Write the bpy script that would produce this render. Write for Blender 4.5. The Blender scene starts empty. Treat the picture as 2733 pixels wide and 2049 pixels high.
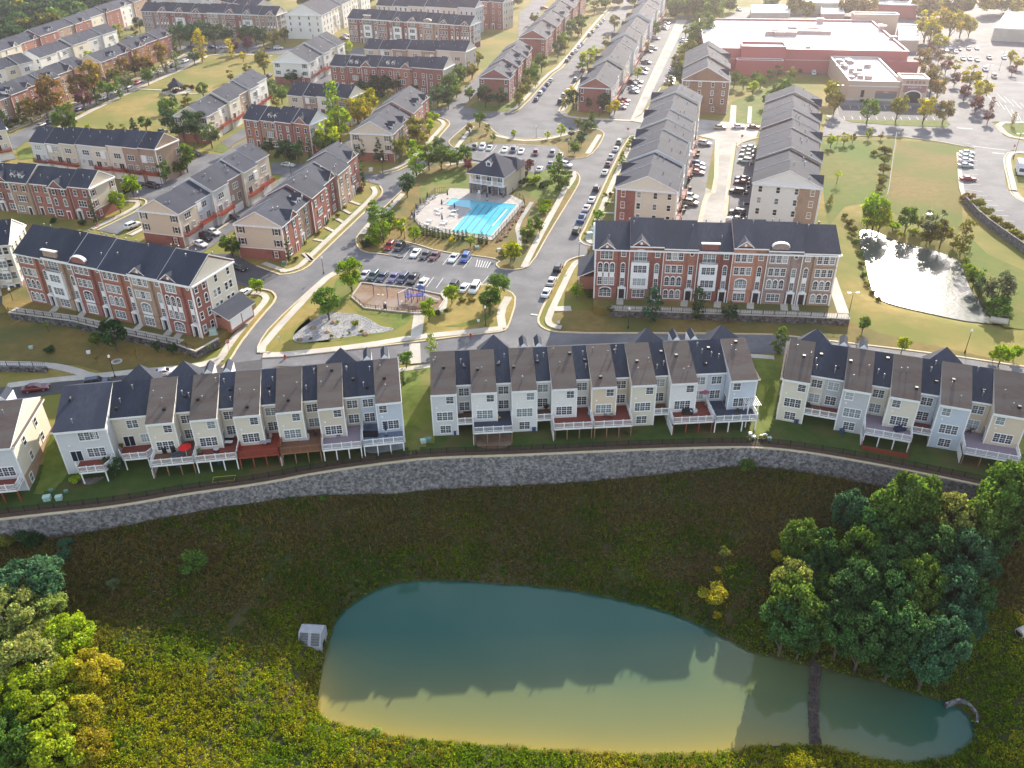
import bpy, bmesh, math, random
import numpy as np
from mathutils import Vector, Matrix
R = math.radians
random.seed(7); RNG = np.random.default_rng(7)
SC = bpy.context.scene
COL = SC.collection

# ------------------------------------------------------------------ camera, sky, sun, exposure
CAM_H, PITCH, ROLL, F, PW, PH = 86.0, R(32.4), R(0.78), 2250.0, 2733.0, 2049.0
_f = Vector((0, math.cos(PITCH), -math.sin(PITCH)))
_r = Vector((1, 0, 0)); _u = Vector((0, math.sin(PITCH), math.cos(PITCH)))
CR = _r*math.cos(ROLL) - _u*math.sin(ROLL)
CU = _u*math.cos(ROLL) + _r*math.sin(ROLL)
cam_d = bpy.data.cameras.new('camera'); cam = bpy.data.objects.new('camera', cam_d); COL.objects.link(cam)
cam.matrix_world = Matrix(((CR.x, CU.x, -_f.x, 0), (CR.y, CU.y, -_f.y, 0), (CR.z, CU.z, -_f.z, CAM_H), (0, 0, 0, 1)))
cam_d.sensor_width = 36; cam_d.lens = 36*F/PW; cam_d.clip_start = 1; cam_d.clip_end = 5000
SC.camera = cam

SUN_EL, SUN_AZ = R(25), R(22.5)
SUN_DIR = Vector((math.sin(SUN_AZ)*math.cos(SUN_EL), math.cos(SUN_AZ)*math.cos(SUN_EL), math.sin(SUN_EL)))
world = bpy.data.worlds.new('World'); SC.world = world; world.use_nodes = True
wn = world.node_tree.nodes; wl = world.node_tree.links; wn.clear()
sky = wn.new('ShaderNodeTexSky'); sky.sky_type = 'NISHITA'; sky.sun_disc = False
sky.sun_elevation = SUN_EL; sky.sun_rotation = SUN_AZ; sky.dust_density = .6; sky.ozone_density = 1.3
bg = wn.new('ShaderNodeBackground'); bg.inputs[1].default_value = 0.135
wo = wn.new('ShaderNodeOutputWorld')
wtc = wn.new('ShaderNodeTexCoord'); wnz = wn.new('ShaderNodeTexNoise'); wnz.inputs['Scale'].default_value = 2.6; wnz.inputs['Detail'].default_value = 6; wl.new(wtc.outputs['Generated'], wnz.inputs['Vector'])
wrp = wn.new('ShaderNodeValToRGB'); wrp.color_ramp.elements[0].position = .45; wrp.color_ramp.elements[1].position = .66; wrp.color_ramp.elements[1].color = (.75, .75, .75, 1); wl.new(wnz.outputs[0], wrp.inputs[0])
wmx = wn.new('ShaderNodeMix'); wmx.data_type = 'RGBA'; wl.new(wrp.outputs[0], wmx.inputs[0]); wl.new(sky.outputs[0], wmx.inputs[6]); wmx.inputs[7].default_value = (9, 9, 9.2, 1)
wl.new(wmx.outputs[2], bg.inputs[0]); wl.new(bg.outputs[0], wo.inputs[0])
sl = bpy.data.lights.new('sun', 'SUN'); sl.energy = 5.0; sl.angle = R(0.5); sl.color = (1.0, 0.90, 0.76)
sun = bpy.data.objects.new('sun', sl); COL.objects.link(sun)
sun.rotation_euler = SUN_DIR.to_track_quat('Z', 'Y').to_euler()
SC.view_settings.view_transform = 'Standard'; SC.view_settings.look = 'None'
SC.view_settings.gamma = 1; SC.view_settings.use_curve_mapping = False
SC.view_settings.exposure = 1.05
SC.cycles.max_bounces = 5; SC.cycles.diffuse_bounces = 2; SC.cycles.glossy_bounces = 3; SC.cycles.transmission_bounces = 2
SC.cycles.transparent_max_bounces = 4; SC.cycles.volume_bounces = 0

# ------------------------------------------------------------------ picking ground points out of the survey photograph
CROP = {'a': (0, 0, 3.16), 'b': (683, 0, 3.16), 'c': (1366, 0, 3.16), 'd': (2033, 0, 3.16),
        'e': (0, 500, 3.16), 'f': (683, 500, 3.16), 'g': (1366, 500, 3.16), 'h': (2033, 500, 3.16),
        'i': (0, 950, 3.16), 'j': (683, 850, 3.16), 'k': (1366, 850, 3.16), 'l': (2033, 850, 3.16),
        'm': (0, 1450, 2.765), 'n': (700, 1450, 2.765), 'o': (1400, 1450, 2.765), 'p': (1933, 1250, 2.764),
        'q': (1100, 380, 5.527), 'r': (900, 720, 5.53), 's': (2300, 0, 5.108), 't': (2100, 1650, 3.494),
        'u': (2200, 120, 6.144), 'v': (0, 330, 5.267), 'D': (0, 0, 0.80935), 'S': (0, 0, 1.0)}
def px(c, x, y):
    ox, oy, s = CROP[c]; return ox + x/s, oy + y/s
def P(c, x, y, z=0.0):
    u, v = px(c, x, y)
    d = CR*((u-PW/2)/F) + CU*((PH/2-v)/F) + _f
    t = (z-CAM_H)/d.z
    return Vector((d.x*t, d.y*t, z))
def scale_at(w):                                    # metres per photo pixel at world point w
    return (Vector(w)-Vector((0, 0, CAM_H))).dot(_f)/F
def T(s, z=0.0):                                    # "f 0,10 20,30 g 4,5" -> world points
    out = []; c = 'S'
    for tok in s.split():
        if tok in CROP: c = tok
        else:
            x, y = tok.split(','); out.append(P(c, float(x), float(y), z))
    return out
def smooth(pts, n=2, closed=False):
    for _ in range(n):
        q = []; m = len(pts)
        for i in range(m if closed else m-1):
            a, b = pts[i], pts[(i+1) % m]
            q += [a*.75+b*.25, a*.25+b*.75]
        if not closed: q = [pts[0]] + q + [pts[-1]]
        pts = q
    return pts

# ------------------------------------------------------------------ materials
MAT = {}
def new_mat(name):
    m = bpy.data.materials.new(name); m.use_nodes = True; m.node_tree.nodes.clear(); MAT[name] = m
    return m, m.node_tree.nodes, m.node_tree.links
def mat(name, c1, c2=None, scale=1.0, rough=.8, detail=4, c3=None, scale2=None, bump=0, obj=False, spec=.3, metal=0, coat=0, coord='Object', stretch=None, objvar=0, w2=.5):
    """noise-mottled principled; obj=True multiplies by the object's own colour"""
    m, N, L = new_mat(name)
    out = N.new('ShaderNodeOutputMaterial'); b = N.new('ShaderNodeBsdfPrincipled'); L.new(b.outputs[0], out.inputs[0])
    b.inputs['Roughness'].default_value = rough; b.inputs['Specular IOR Level'].default_value = spec; b.inputs['Metallic'].default_value = metal
    b.inputs['Coat Weight'].default_value = coat
    c2 = c2 or c1
    tc = N.new('ShaderNodeTexCoord'); src = tc.outputs[coord]
    if stretch:
        mp = N.new('ShaderNodeMapping'); mp.inputs['Scale'].default_value = stretch; L.new(src, mp.inputs[0]); src = mp.outputs[0]
    nz = N.new('ShaderNodeTexNoise'); nz.inputs['Scale'].default_value = scale; nz.inputs['Detail'].default_value = detail; nz.inputs['Roughness'].default_value = .65
    L.new(src, nz.inputs['Vector'])
    rp = N.new('ShaderNodeValToRGB'); rp.color_ramp.elements[0].position = .35; rp.color_ramp.elements[1].position = .65
    rp.color_ramp.elements[0].color = (*c1, 1); rp.color_ramp.elements[1].color = (*c2, 1)
    L.new(nz.outputs[0], rp.inputs[0]); col = rp.outputs[0]
    if c3:
        n2 = N.new('ShaderNodeTexNoise'); n2.inputs['Scale'].default_value = scale2; n2.inputs['Detail'].default_value = 3
        L.new(src, n2.inputs['Vector'])
        r2 = N.new('ShaderNodeValToRGB'); r2.color_ramp.elements[0].position = w2-.08; r2.color_ramp.elements[1].position = w2+.12
        L.new(n2.outputs[0], r2.inputs[0])
        mx = N.new('ShaderNodeMix'); mx.data_type = 'RGBA'; L.new(r2.outputs[0], mx.inputs[0]); L.new(col, mx.inputs[6]); mx.inputs[7].default_value = (*c3, 1)
        col = mx.outputs[2]
    if obj:
        oi = N.new('ShaderNodeObjectInfo'); mx = N.new('ShaderNodeMix'); mx.data_type = 'RGBA'; mx.blend_type = 'MULTIPLY'; mx.inputs[0].default_value = 1
        L.new(col, mx.inputs[6]); L.new(oi.outputs['Color'], mx.inputs[7]); col = mx.outputs[2]
    if objvar:
        oi = N.new('ShaderNodeObjectInfo'); hs = N.new('ShaderNodeHueSaturation'); mr = N.new('ShaderNodeMapRange')
        mr.inputs[3].default_value = 1-objvar; mr.inputs[4].default_value = 1+objvar
        L.new(oi.outputs['Random'], mr.inputs[0]); L.new(mr.outputs[0], hs.inputs['Value']); L.new(col, hs.inputs['Color']); col = hs.outputs[0]
    L.new(col, b.inputs['Base Color'])
    if bump:
        bp = N.new('ShaderNodeBump'); bp.inputs['Strength'].default_value = bump; bp.inputs['Distance'].default_value = .1
        L.new(nz.outputs[0], bp.inputs['Height']); L.new(bp.outputs[0], b.inputs['Normal'])
    return m
W1 = (1, 1, 1)
mat('siding', (.93, .93, .93), W1, .8, .6, obj=True, stretch=(1, 1, 4))
mat('brick', (.72, .66, .66), (1.05, 1.0, 1.0), 3.5, .85, detail=8, obj=True, c3=(.62, .6, .62), scale2=.35, w2=.62)
mat('shingle', (.038, .044, .062), (.058, .064, .084), 2.2, .85, detail=6, c3=(.036, .042, .06), scale2=.25, stretch=(1, .35, .35), objvar=.14, spec=.2)
mat('shingle_sunlit', (.088, .068, .060), (.13, .098, .083), 2.4, .9, detail=7, c3=(.12, .102, .09), scale2=.3, stretch=(.35, 2.2, 2.2), objvar=.1)  # lit copy of the roof shingle: grazing sun put into its colour
mat('trim', (.76, .75, .73), (.83, .82, .8), 1.5, .5)
mat('paint', W1, W1, 1, .28, obj=True, spec=.5, coat=.6)
mat('plain', (.93, .93, .93), W1, 4, .6, obj=True)
mat('deckwood', (.8, .8, .8), (1.08, 1.05, 1.02), 1.6, .7, obj=True, stretch=(9, .6, 1))
mat('asphalt', (.15, .151, .158), (.185, .185, .19), .9, .8, detail=8, c3=(.122, .123, .132), scale2=.13, coord='Object', spec=.2)
mat('asphalt_dark', (.07, .07, .076), (.09, .09, .094), .9, .85, detail=8)
mat('alley', (.37, .35, .325), (.45, .43, .40), .5, .85, detail=8, c3=(.30, .28, .255), scale2=.11)
mat('concrete', (.45, .42, .36), (.56, .52, .45), .7, .85, detail=7, c3=(.42, .385, .33), scale2=.12)
mat('kerb_stone', (.5, .41, .27), (.6, .5, .34), .8, .85, detail=5)
mat('marking', (.72, .72, .7), (.62, .62, .6), 3, .7)
mat('tan_grass', (.225, .17, .04), (.31, .235, .07), .35, .95, detail=9, c3=(.16, .165, .03), scale2=.05, w2=.47, bump=.4)
mat('olive_grass', (.115, .13, .02), (.175, .165, .032), .4, .95, detail=9, c3=(.09, .145, .014), scale2=.045, bump=.4)
mat('brown_grass', (.165, .115, .03), (.23, .165, .05), .5, .95, detail=9, c3=(.11, .11, .03), scale2=.09, bump=.4)
mat('green_grass', (.085, .125, .018), (.15, .185, .03), .5, .95, detail=9, c3=(.19, .165, .05), scale2=.1, w2=.6, bump=.4)
mat('yard_grass', (.036, .068, .010), (.062, .092, .018), .5, .95, detail=9, c3=(.12, .085, .035), scale2=.12, w2=.58, bump=.4)
mat('basin_soil', (.05, .045, .018), (.085, .07, .03), .5, .95, detail=9, c3=(.04, .055, .012), scale2=.07, bump=.5)
mat('mulch', (.17, .105, .06), (.25, .165, .105), .8, .95, detail=8, c3=(.27, .21, .17), scale2=.12)
mat('bed', (.07, .045, .03), (.11, .075, .05), 1.2, .95, detail=6)
mat('creek_rock', (.22, .215, .21), (.50, .48, .45), 3.2, .9, detail=5, c3=(.28, .27, .27), scale2=.3)
mat('brown_rock', (.20, .13, .08), (.34, .23, .15), 1.4, .9, detail=5, objvar=.3)
mat('rock', (.34, .32, .30), (.6, .57, .53), 1.4, .9, detail=5, objvar=.25)
mat('pooldeck', (.36, .33, .30), (.43, .40, .365), .6, .8, detail=6)
mat('wood', (.2, .11, .06), (.3, .17, .09), 2, .7, stretch=(1, 1, 6))
mat('bark', (.09, .07, .05), (.15, .12, .09), 6, .9)
mat('metal', (.3, .3, .31), (.36, .36, .37), 3, .45, metal=.6)
mat('black', (.015, .015, .017), (.022, .022, .024), 3, .5)
mat('tyre', (.02, .02, .02), (.03, .03, .03), 3, .8)
mat('rubber_roof', (.72, .70, .68), (.86, .84, .82), .12, .7, detail=6, c3=(.6, .58, .56), scale2=.9, w2=.66, stretch=(1, .25, 1))
mat('stonewall', (.12, .115, .12), (.34, .32, .31), 1.3, .9, detail=2, c3=(.07, .07, .075), scale2=2.2, w2=.56, bump=.8)

def glass_mat():
    m, N, L = new_mat('glass')
    out = N.new('ShaderNodeOutputMaterial'); b = N.new('ShaderNodeBsdfPrincipled'); L.new(b.outputs[0], out.inputs[0])
    oi = N.new('ShaderNodeObjectInfo'); rp = N.new('ShaderNodeValToRGB'); L.new(oi.outputs['Random'], rp.inputs[0])
    e = rp.color_ramp.elements; rp.color_ramp.interpolation = 'CONSTANT'
    e[0].color = (.02, .026, .036, 1); e[1].position = .5; e[1].color = (.06, .075, .085, 1)
    x = e.new(.72); x.color = (.16, .19, .19, 1); x = e.new(.9); x.color = (.30, .33, .32, 1)
    L.new(rp.outputs[0], b.inputs['Base Color']); b.inputs['Roughness'].default_value = .08; b.inputs['Specular IOR Level'].default_value = .6
glass_mat()
def flat(name, c, rough=.5, spec=.4, metal=0, coat=0):
    return mat(name, tuple(x*.94 for x in c), tuple(x*1.04 for x in c), 2, rough, spec=spec, metal=metal, coat=coat)
flat('carglass', (.012, .016, .022), .06, .7)
flat('headlamp', (.7, .7, .68), .15, .6)
flat('taillamp', (.35, .015, .012), .2, .6)
flat('rim', (.42, .42, .43), .35, .5, .7)

def leaf_mat(name='leaf'):
    m, N, L = new_mat(name)
    out = N.new('ShaderNodeOutputMaterial')
    oi = N.new('ShaderNodeObjectInfo'); at = N.new('ShaderNodeAttribute'); at.attribute_name = 'tint'
    mx = N.new('ShaderNodeMix'); mx.data_type = 'RGBA'; mx.blend_type = 'MULTIPLY'; mx.inputs[0].default_value = 1
    L.new(oi.outputs['Color'], mx.inputs[6]); L.new(at.outputs['Color'], mx.inputs[7])
    d = N.new('ShaderNodeBsdfDiffuse'); t = N.new('ShaderNodeBsdfTranslucent'); ms = N.new('ShaderNodeMixShader'); ms.inputs[0].default_value = .45
    hs = N.new('ShaderNodeHueSaturation'); hs.inputs['Hue'].default_value = .485; hs.inputs['Saturation'].default_value = 1.15; hs.inputs['Value'].default_value = 1.35
    L.new(mx.outputs[2], d.inputs[0]); L.new(mx.outputs[2], hs.inputs['Color']); L.new(hs.outputs[0], t.inputs[0])
    L.new(d.outputs[0], ms.inputs[1]); L.new(t.outputs[0], ms.inputs[2]); L.new(ms.outputs[0], out.inputs[0])
leaf_mat()

def water_mat(name, col, rough, bump, bscale, spec=.5, coat=0, lit_shore=False):
    m, N, L = new_mat(name)
    out = N.new('ShaderNodeOutputMaterial'); b = N.new('ShaderNodeBsdfPrincipled'); L.new(b.outputs[0], out.inputs[0])
    tc = N.new('ShaderNodeTexCoord'); nz = N.new('ShaderNodeTexNoise'); nz.inputs['Scale'].default_value = bscale; nz.inputs['Detail'].default_value = 3
    L.new(tc.outputs['Object'], nz.inputs['Vector'])
    n2 = N.new('ShaderNodeTexNoise'); n2.inputs['Scale'].default_value = .035; n2.inputs['Detail'].default_value = 2; L.new(tc.outputs['Object'], n2.inputs['Vector'])
    rp = N.new('ShaderNodeValToRGB'); rp.color_ramp.elements[0].color = (*[c*.85 for c in col], 1); rp.color_ramp.elements[1].color = (*[c*1.15 for c in col], 1)
    L.new(n2.outputs[0], rp.inputs[0]); L.new(rp.outputs[0], b.inputs['Base Color'])
    if lit_shore:                                       # edge silt, plus sunlight on the front water put into the colour
        at = N.new('ShaderNodeAttribute'); at.attribute_name = 'silt_sun'; mx = N.new('ShaderNodeMix'); mx.data_type = 'RGBA'
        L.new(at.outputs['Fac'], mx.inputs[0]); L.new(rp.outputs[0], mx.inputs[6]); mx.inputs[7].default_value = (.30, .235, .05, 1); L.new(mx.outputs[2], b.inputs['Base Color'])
    b.inputs['Roughness'].default_value = rough; b.inputs['IOR'].default_value = 1.33; b.inputs['Specular IOR Level'].default_value = spec
    bp = N.new('ShaderNodeBump'); bp.inputs['Strength'].default_value = bump; bp.inputs['Distance'].default_value = .05
    L.new(nz.outputs[0], bp.inputs['Height']); L.new(bp.outputs[0], b.inputs['Normal'])
water_mat('pond_water', (.028, .098, .072), .06, .09, 1.2, spec=.6, lit_shore=True)
water_mat('bright_water', (.07, .09, .075), .2, .5, 1.1, spec=.5)
water_mat('pool_water', (.10, .46, .58), .05, .12, 1.5)

# ------------------------------------------------------------------ mesh building
class MB:
    def __init__(s): s.v = []; s.f = []; s.m = []
    def face(s, pts, mi=0):
        n = len(s.v); s.v += [tuple(p) for p in pts]; s.f.append(tuple(range(n, n+len(pts)))); s.m.append(mi); return s
    def box(s, x0, y0, z0, x1, y1, z1, mi=0, top=None):
        n = len(s.v)
        s.v += [(x0, y0, z0), (x1, y0, z0), (x1, y1, z0), (x0, y1, z0), (x0, y0, z1), (x1, y0, z1), (x1, y1, z1), (x0, y1, z1)]
        for k, q in enumerate(((0, 3, 2, 1), (4, 5, 6, 7), (0, 1, 5, 4), (1, 2, 6, 5), (2, 3, 7, 6), (3, 0, 4, 7))):
            s.f.append(tuple(n+i for i in q)); s.m.append(top if (k == 1 and top is not None) else mi)
        return s
    def prism(s, poly, z0, z1, mi=0, top=None):             # poly: xy points, vertical extrusion
        n = len(s.v); k = len(poly)
        s.v += [(p[0], p[1], z0) for p in poly] + [(p[0], p[1], z1) for p in poly]
        s.f.append(tuple(range(n+k-1, n-1, -1))); s.m.append(mi)
        s.f.append(tuple(range(n+k, n+2*k))); s.m.append(mi if top is None else top)
        for i in range(k):
            j = (i+1) % k; s.f.append((n+i, n+j, n+k+j, n+k+i)); s.m.append(mi)
        return s
    def extrude_x(s, prof, x0, x1, mi=0, mats=None, cap=None):   # prof: (y,z) loop
        n = len(s.v); k = len(prof)
        s.v += [(x0, a, b) for a, b in prof] + [(x1, a, b) for a, b in prof]
        for i in range(k):
            j = (i+1) % k; s.f.append((n+i, n+j, n+k+j, n+k+i)); s.m.append(mats[i] if mats else mi)
        c = mi if cap is None else cap
        s.f.append(tuple(range(n+k-1, n-1, -1))); s.m.append(c); s.f.append(tuple(range(n+k, n+2*k))); s.m.append(c)
        return s
    def extrude_y(s, prof, y0, y1, mi=0, mats=None, cap=None):   # prof: (x,z) loop
        n = len(s.v); k = len(prof)
        s.v += [(a, y0, b) for a, b in prof] + [(a, y1, b) for a, b in prof]
        for i in range(k):
            j = (i+1) % k; s.f.append((n+i, n+j, n+k+j, n+k+i)); s.m.append(mats[i] if mats else mi)
        c = mi if cap is None else cap
        s.f.append(tuple(range(n+k-1, n-1, -1))); s.m.append(c); s.f.append(tuple(range(n+k, n+2*k))); s.m.append(c)
        return s
    def tube(s, a, b, r0, r1=None, k=6, mi=0, cap=True):
        a = Vector(a); b = Vector(b); r1 = r0 if r1 is None else r1
        d = (b-a).normalized(); u = d.orthogonal().normalized(); w = d.cross(u); n = len(s.v)
        for p, r in ((a, r0), (b, r1)):
            for i in range(k):
                t = 2*math.pi*i/k; s.v.append(tuple(p + u*(r*math.cos(t)) + w*(r*math.sin(t))))
        for i in range(k):
            j = (i+1) % k; s.f.append((n+i, n+j, n+k+j, n+k+i)); s.m.append(mi)
        if cap:
            s.f.append(tuple(range(n+k-1, n-1, -1))); s.m.append(mi); s.f.append(tuple(range(n+k, n+2*k))); s.m.append(mi)
        return s
    def lathe(s, prof, k=10, c=(0, 0), mi=0):               # prof: (r,z)
        n = len(s.v)
        for r, z in prof:
            for i in range(k):
                t = 2*math.pi*i/k; s.v.append((c[0]+r*math.cos(t), c[1]+r*math.sin(t), z))
        for q in range(len(prof)-1):
            for i in range(k):
                j = (i+1) % k; s.f.append((n+q*k+i, n+q*k+j, n+(q+1)*k+j, n+(q+1)*k+i)); s.m.append(mi)
        s.f.append(tuple(range(n+k-1, n-1, -1))); s.m.append(mi)
        s.f.append(tuple(n+(len(prof)-1)*k+i for i in range(k))); s.m.append(mi)
        return s
    def mesh(s, name, mats, smooth=False):
        me = bpy.data.meshes.new(name); me.from_pydata(s.v, [], s.f)
        for x in mats: me.materials.append(MAT[x])
        me.polygons.foreach_set('material_index', s.m)
        if smooth: me.polygons.foreach_set('use_smooth', [True]*len(s.f))
        me.update(); return me
    def build(s, name, mats, parent=None, loc=(0, 0, 0), rz=0, color=None, smooth=False):
        return link(name, s.mesh(name, mats if isinstance(mats, (list, tuple)) else [mats], smooth), parent, loc, rz, color)
def link(name, me, parent=None, loc=(0, 0, 0), rz=0, color=None, sc=None):
    o = bpy.data.objects.new(name, me); COL.objects.link(o)
    o.location = loc
    if rz: o.rotation_euler = (0, 0, rz)
    if sc is not None: o.scale = sc if isinstance(sc, tuple) else (sc, sc, sc)
    if color is not None: o.color = (*color, 1)
    if parent is not None: o.parent = parent
    return o
def tag(o, label=None, cat=None, group=None, kind=None):
    if label: o['label'] = label
    if cat: o['category'] = cat
    if group: o['group'] = group
    if kind: o['kind'] = kind
    return o
def thing(name, label, cat, loc=(0, 0, 0), rz=0, group=None):
    o = link(name, None, None, loc, rz); o.empty_display_size = .5
    return tag(o, label, cat, group)
def struct(name, mb, mats, kind='structure', **k):
    return tag(mb.build(name, mats, **k), kind=kind)
ORD = ['first', 'second', 'third', 'fourth', 'fifth', 'sixth', 'seventh', 'eighth', 'ninth', 'tenth', 'eleventh', 'twelfth', 'thirteenth', 'fourteenth',
       'fifteenth', 'sixteenth', 'seventeenth', 'eighteenth', 'nineteenth', 'twentieth', 'twenty-first', 'twenty-second', 'twenty-third', 'twenty-fourth', 'twenty-fifth', 'twenty-sixth', 'twenty-seventh', 'twenty-eighth', 'twenty-ninth', 'thirtieth']
def strip(pts, d0, d1, z0, z1=None):                         # band between two offsets of a polyline (left positive); a flat sheet, or a slab when z1 is given
    n = len(pts); A = []; B = []
    for i in range(n):
        a = pts[max(i-1, 0)]; b = pts[min(i+1, n-1)]
        d = Vector((b.x-a.x, b.y-a.y)); d = d.normalized() if d.length > 1e-6 else Vector((1, 0)); nn = Vector((-d.y, d.x))
        A.append(pts[i].xy + nn*d0); B.append(pts[i].xy + nn*d1)
    mb = MB()
    for i in range(n-1):
        if z1 is None: mb.face([(*A[i], z0), (*A[i+1], z0), (*B[i+1], z0), (*B[i], z0)])
        else:
            mb.face([(*A[i], z1), (*A[i+1], z1), (*B[i+1], z1), (*B[i], z1)])
            mb.face([(*A[i], z0), (*A[i+1], z0), (*A[i+1], z1), (*A[i], z1)]); mb.face([(*B[i], z0), (*B[i+1], z0), (*B[i+1], z1), (*B[i], z1)])
    return mb
# ------------------------------------------------------------------ terrain
WALL_Z = -2.8
_wt = T("S -420,1428 -200,1408 0,1385 i 500,1318 1000,1265 1600,1155 2212,1075 j 500,1300 1100,1215 1500,1170 2212,1150 k 900,1110 1650,1085 2000,1082 l 0,1085 400,1125 1200,1270 2050,1445 S 2800,1345 3000,1395 3300,1470", WALL_Z)
WPTS = smooth(_wt, 2)
WX = np.array([p.x for p in WPTS]); WY = np.array([p.y for p in WPTS])
_hx = np.array([P('S', x, 1280, WALL_Z).x for x in (0, 130, 316, 600, 760, 900, 1030, 1366, 1650, 2000, 2450, 2733)])
_hh = np.array([4.3, 5.2, 4.3, 3.5, 3.7, 5.2, 6.7, 6.7, 6.2, 4.1, 4.3, 4.3])
def wall_y(x): return np.interp(x, WX, WY)
def wall_h(x): return np.interp(x, _hx, _hh)
POND_Z = -16.5
POND = smooth(T("D 690,1480 686,1530 700,1557 760,1572 850,1592 1000,1607 1150,1617 1280,1627 1420,1632 1560,1625 1640,1612 1700,1608 1790,1612 1830,1625 1900,1645 1990,1647 2060,1632 2108,1597 2100,1560 2080,1530 2040,1515 2000,1505 1900,1475 1820,1455 1720,1430 1640,1415 1600,1397 1560,1375 1480,1335 1400,1310 1300,1287 1200,1270 1100,1262 1000,1255 900,1252 830,1265 770,1295 730,1330 715,1370 700,1420", POND_Z), 2, True)
P2_Z = -0.9
POND2 = smooth(T("h 820,370 860,355 940,362 1050,410 1150,460 1330,500 1500,545 1640,600 1690,650 1720,760 1760,860 1830,950 1920,1050 2010,1110 2030,1160 1900,1145 1700,1125 1450,1070 1200,1015 1000,955 940,900 900,750 870,600 830,520", P2_Z), 2, True)
def poly_dist(x, y, poly):                        # signed distance, negative inside
    x = np.asarray(x, float); y = np.asarray(y, float)
    best = np.full(x.shape, 1e9); ins = np.zeros(x.shape, bool); n = len(poly)
    for i in range(n):
        ax, ay = poly[i][0], poly[i][1]; bx, by = poly[(i+1) % n][0], poly[(i+1) % n][1]
        dx, dy = bx-ax, by-ay; t = np.clip(((x-ax)*dx+(y-ay)*dy)/(dx*dx+dy*dy+1e-12), 0, 1)
        best = np.minimum(best, np.hypot(x-ax-t*dx, y-ay-t*dy))
        c = (ay > y) != (by > y)
        with np.errstate(divide='ignore', invalid='ignore'): ins ^= c & (x < (bx-ax)*(y-ay)/(by-ay+1e-12)+ax)
    return np.where(ins, -best, best)
def sstep(a, b, t): t = np.clip((t-a)/(b-a), 0, 1); return t*t*(3-2*t)
def z_plateau(x, y):
    dw = y-wall_y(x)
    z = -2.7 + 2.7*sstep(8, 20, dw)
    d2 = poly_dist(x, y, POND2)
    return z - 1.5*(1-sstep(-2, 5, d2))
def z_basin(x, y):
    dp = poly_dist(x, y, POND); dw = np.maximum(wall_y(x)-y, 0)
    zb = WALL_Z-wall_h(x)
    s = np.clip(dp, 0, None)/(np.clip(dp, 0, None)+dw+.01)
    z = POND_Z + (zb-POND_Z)*s**.85
    z = z + .5*np.sin(x*.21+y*.13)*np.sin(y*.31-x*.07)*sstep(1, 8, dp)*sstep(1, 6, dw) + .25*sstep(0, 3, dp)*(1-sstep(12, 20, dp)*.0)
    return np.where(dp < 0, POND_Z-np.minimum(1.5, .25-dp*.3), z)
def zt(x, y):
    x = np.atleast_1d(np.asarray(x, float)); y = np.atleast_1d(np.asarray(y, float))
    r = np.where(y < wall_y(x), z_basin(x, y), z_plateau(x, y)); return r if r.size > 1 else float(r[0])
def G(c, x, y):                                     # ground point seen at a photo pixel
    u, v = px(c, x, y); z = -10. if v > 1320 else 0.
    for _ in range(7): p = P(c, x, y, z); z = .5*z+.5*zt(p.x, p.y)
    return Vector((p.x, p.y, zt(p.x, p.y)))
def grid_mesh(name, X, Y, Z, m, kind='structure'):
    r, c = X.shape; me = bpy.data.meshes.new(name)
    v = np.stack([X, Y, Z], -1).reshape(-1, 3)
    i = np.arange(r*c).reshape(r, c); f = np.stack([i[:-1, :-1], i[:-1, 1:], i[1:, 1:], i[1:, :-1]], -1).reshape(-1, 4)
    me.from_pydata(v.tolist(), [], f.tolist()); me.materials.append(MAT[m]); me.polygons.foreach_set('use_smooth', [True]*len(f))
    return tag(link(name, me), kind=kind)
cx = np.concatenate([np.linspace(-1500, -330, 12), np.arange(-320, 420, 3.), np.linspace(430, 1600, 12)])
ry = np.concatenate([np.arange(0, 60, 2.), np.arange(60, 170, 3.), np.arange(175, 700, 20.), np.array([750, 900, 1200, 1700, 2500])])
Xp = np.repeat(cx[None], len(ry), 0); Yp = wall_y(cx)[None] + ry[:, None]
grid_mesh('ground', Xp, Yp, z_plateau(Xp, Yp), 'tan_grass')
cx = np.concatenate([np.linspace(-600, -150, 10), np.arange(-140, 170, 1.5), np.linspace(175, 700, 10)])
tt = np.linspace(0, 1, 64)
Xb = np.repeat(cx[None], 64, 0); y0 = wall_y(cx)[None]-.35; Yb = y0 + (25-y0)*tt[:, None]
grid_mesh('basin_ground', Xb, Yb, z_basin(Xb, Yb), 'basin_soil')
struct('bright_pond_water', MB().face([(p.x, p.y, P2_Z) for p in POND2]), 'bright_water')
_gx, _gy = np.meshgrid(np.arange(min(p.x for p in POND)-2, max(p.x for p in POND)+2.5, .8), np.arange(min(p.y for p in POND)-2, max(p.y for p in POND)+2.5, .8))
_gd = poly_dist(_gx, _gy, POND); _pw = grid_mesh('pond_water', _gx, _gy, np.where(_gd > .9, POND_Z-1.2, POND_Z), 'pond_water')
_fr = np.clip((90-_gy)/12, 0, 1)*np.clip((60-_gx)/30, 0, 1)             # front mask: silt at the edge, painted sunlight farther out
_at = _pw.data.attributes.new('silt_sun', 'FLOAT', 'POINT'); _at.data.foreach_set('value', ((np.exp(np.minimum(_gd, 0)/1.8)*.45+np.exp(np.minimum(_gd, 0)/16)*.55)*_fr).astype(np.float32).ravel())
zz = -18.0                                          # ground carries on under and behind the camera
grid_mesh('near_ground', np.array([[-600, 700], [-600, 700.]]), np.array([[26, 26], [-600, -600.]]), np.array([[-15.2, -15.2], [-15.5, -15.5]]), 'basin_soil')

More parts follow.
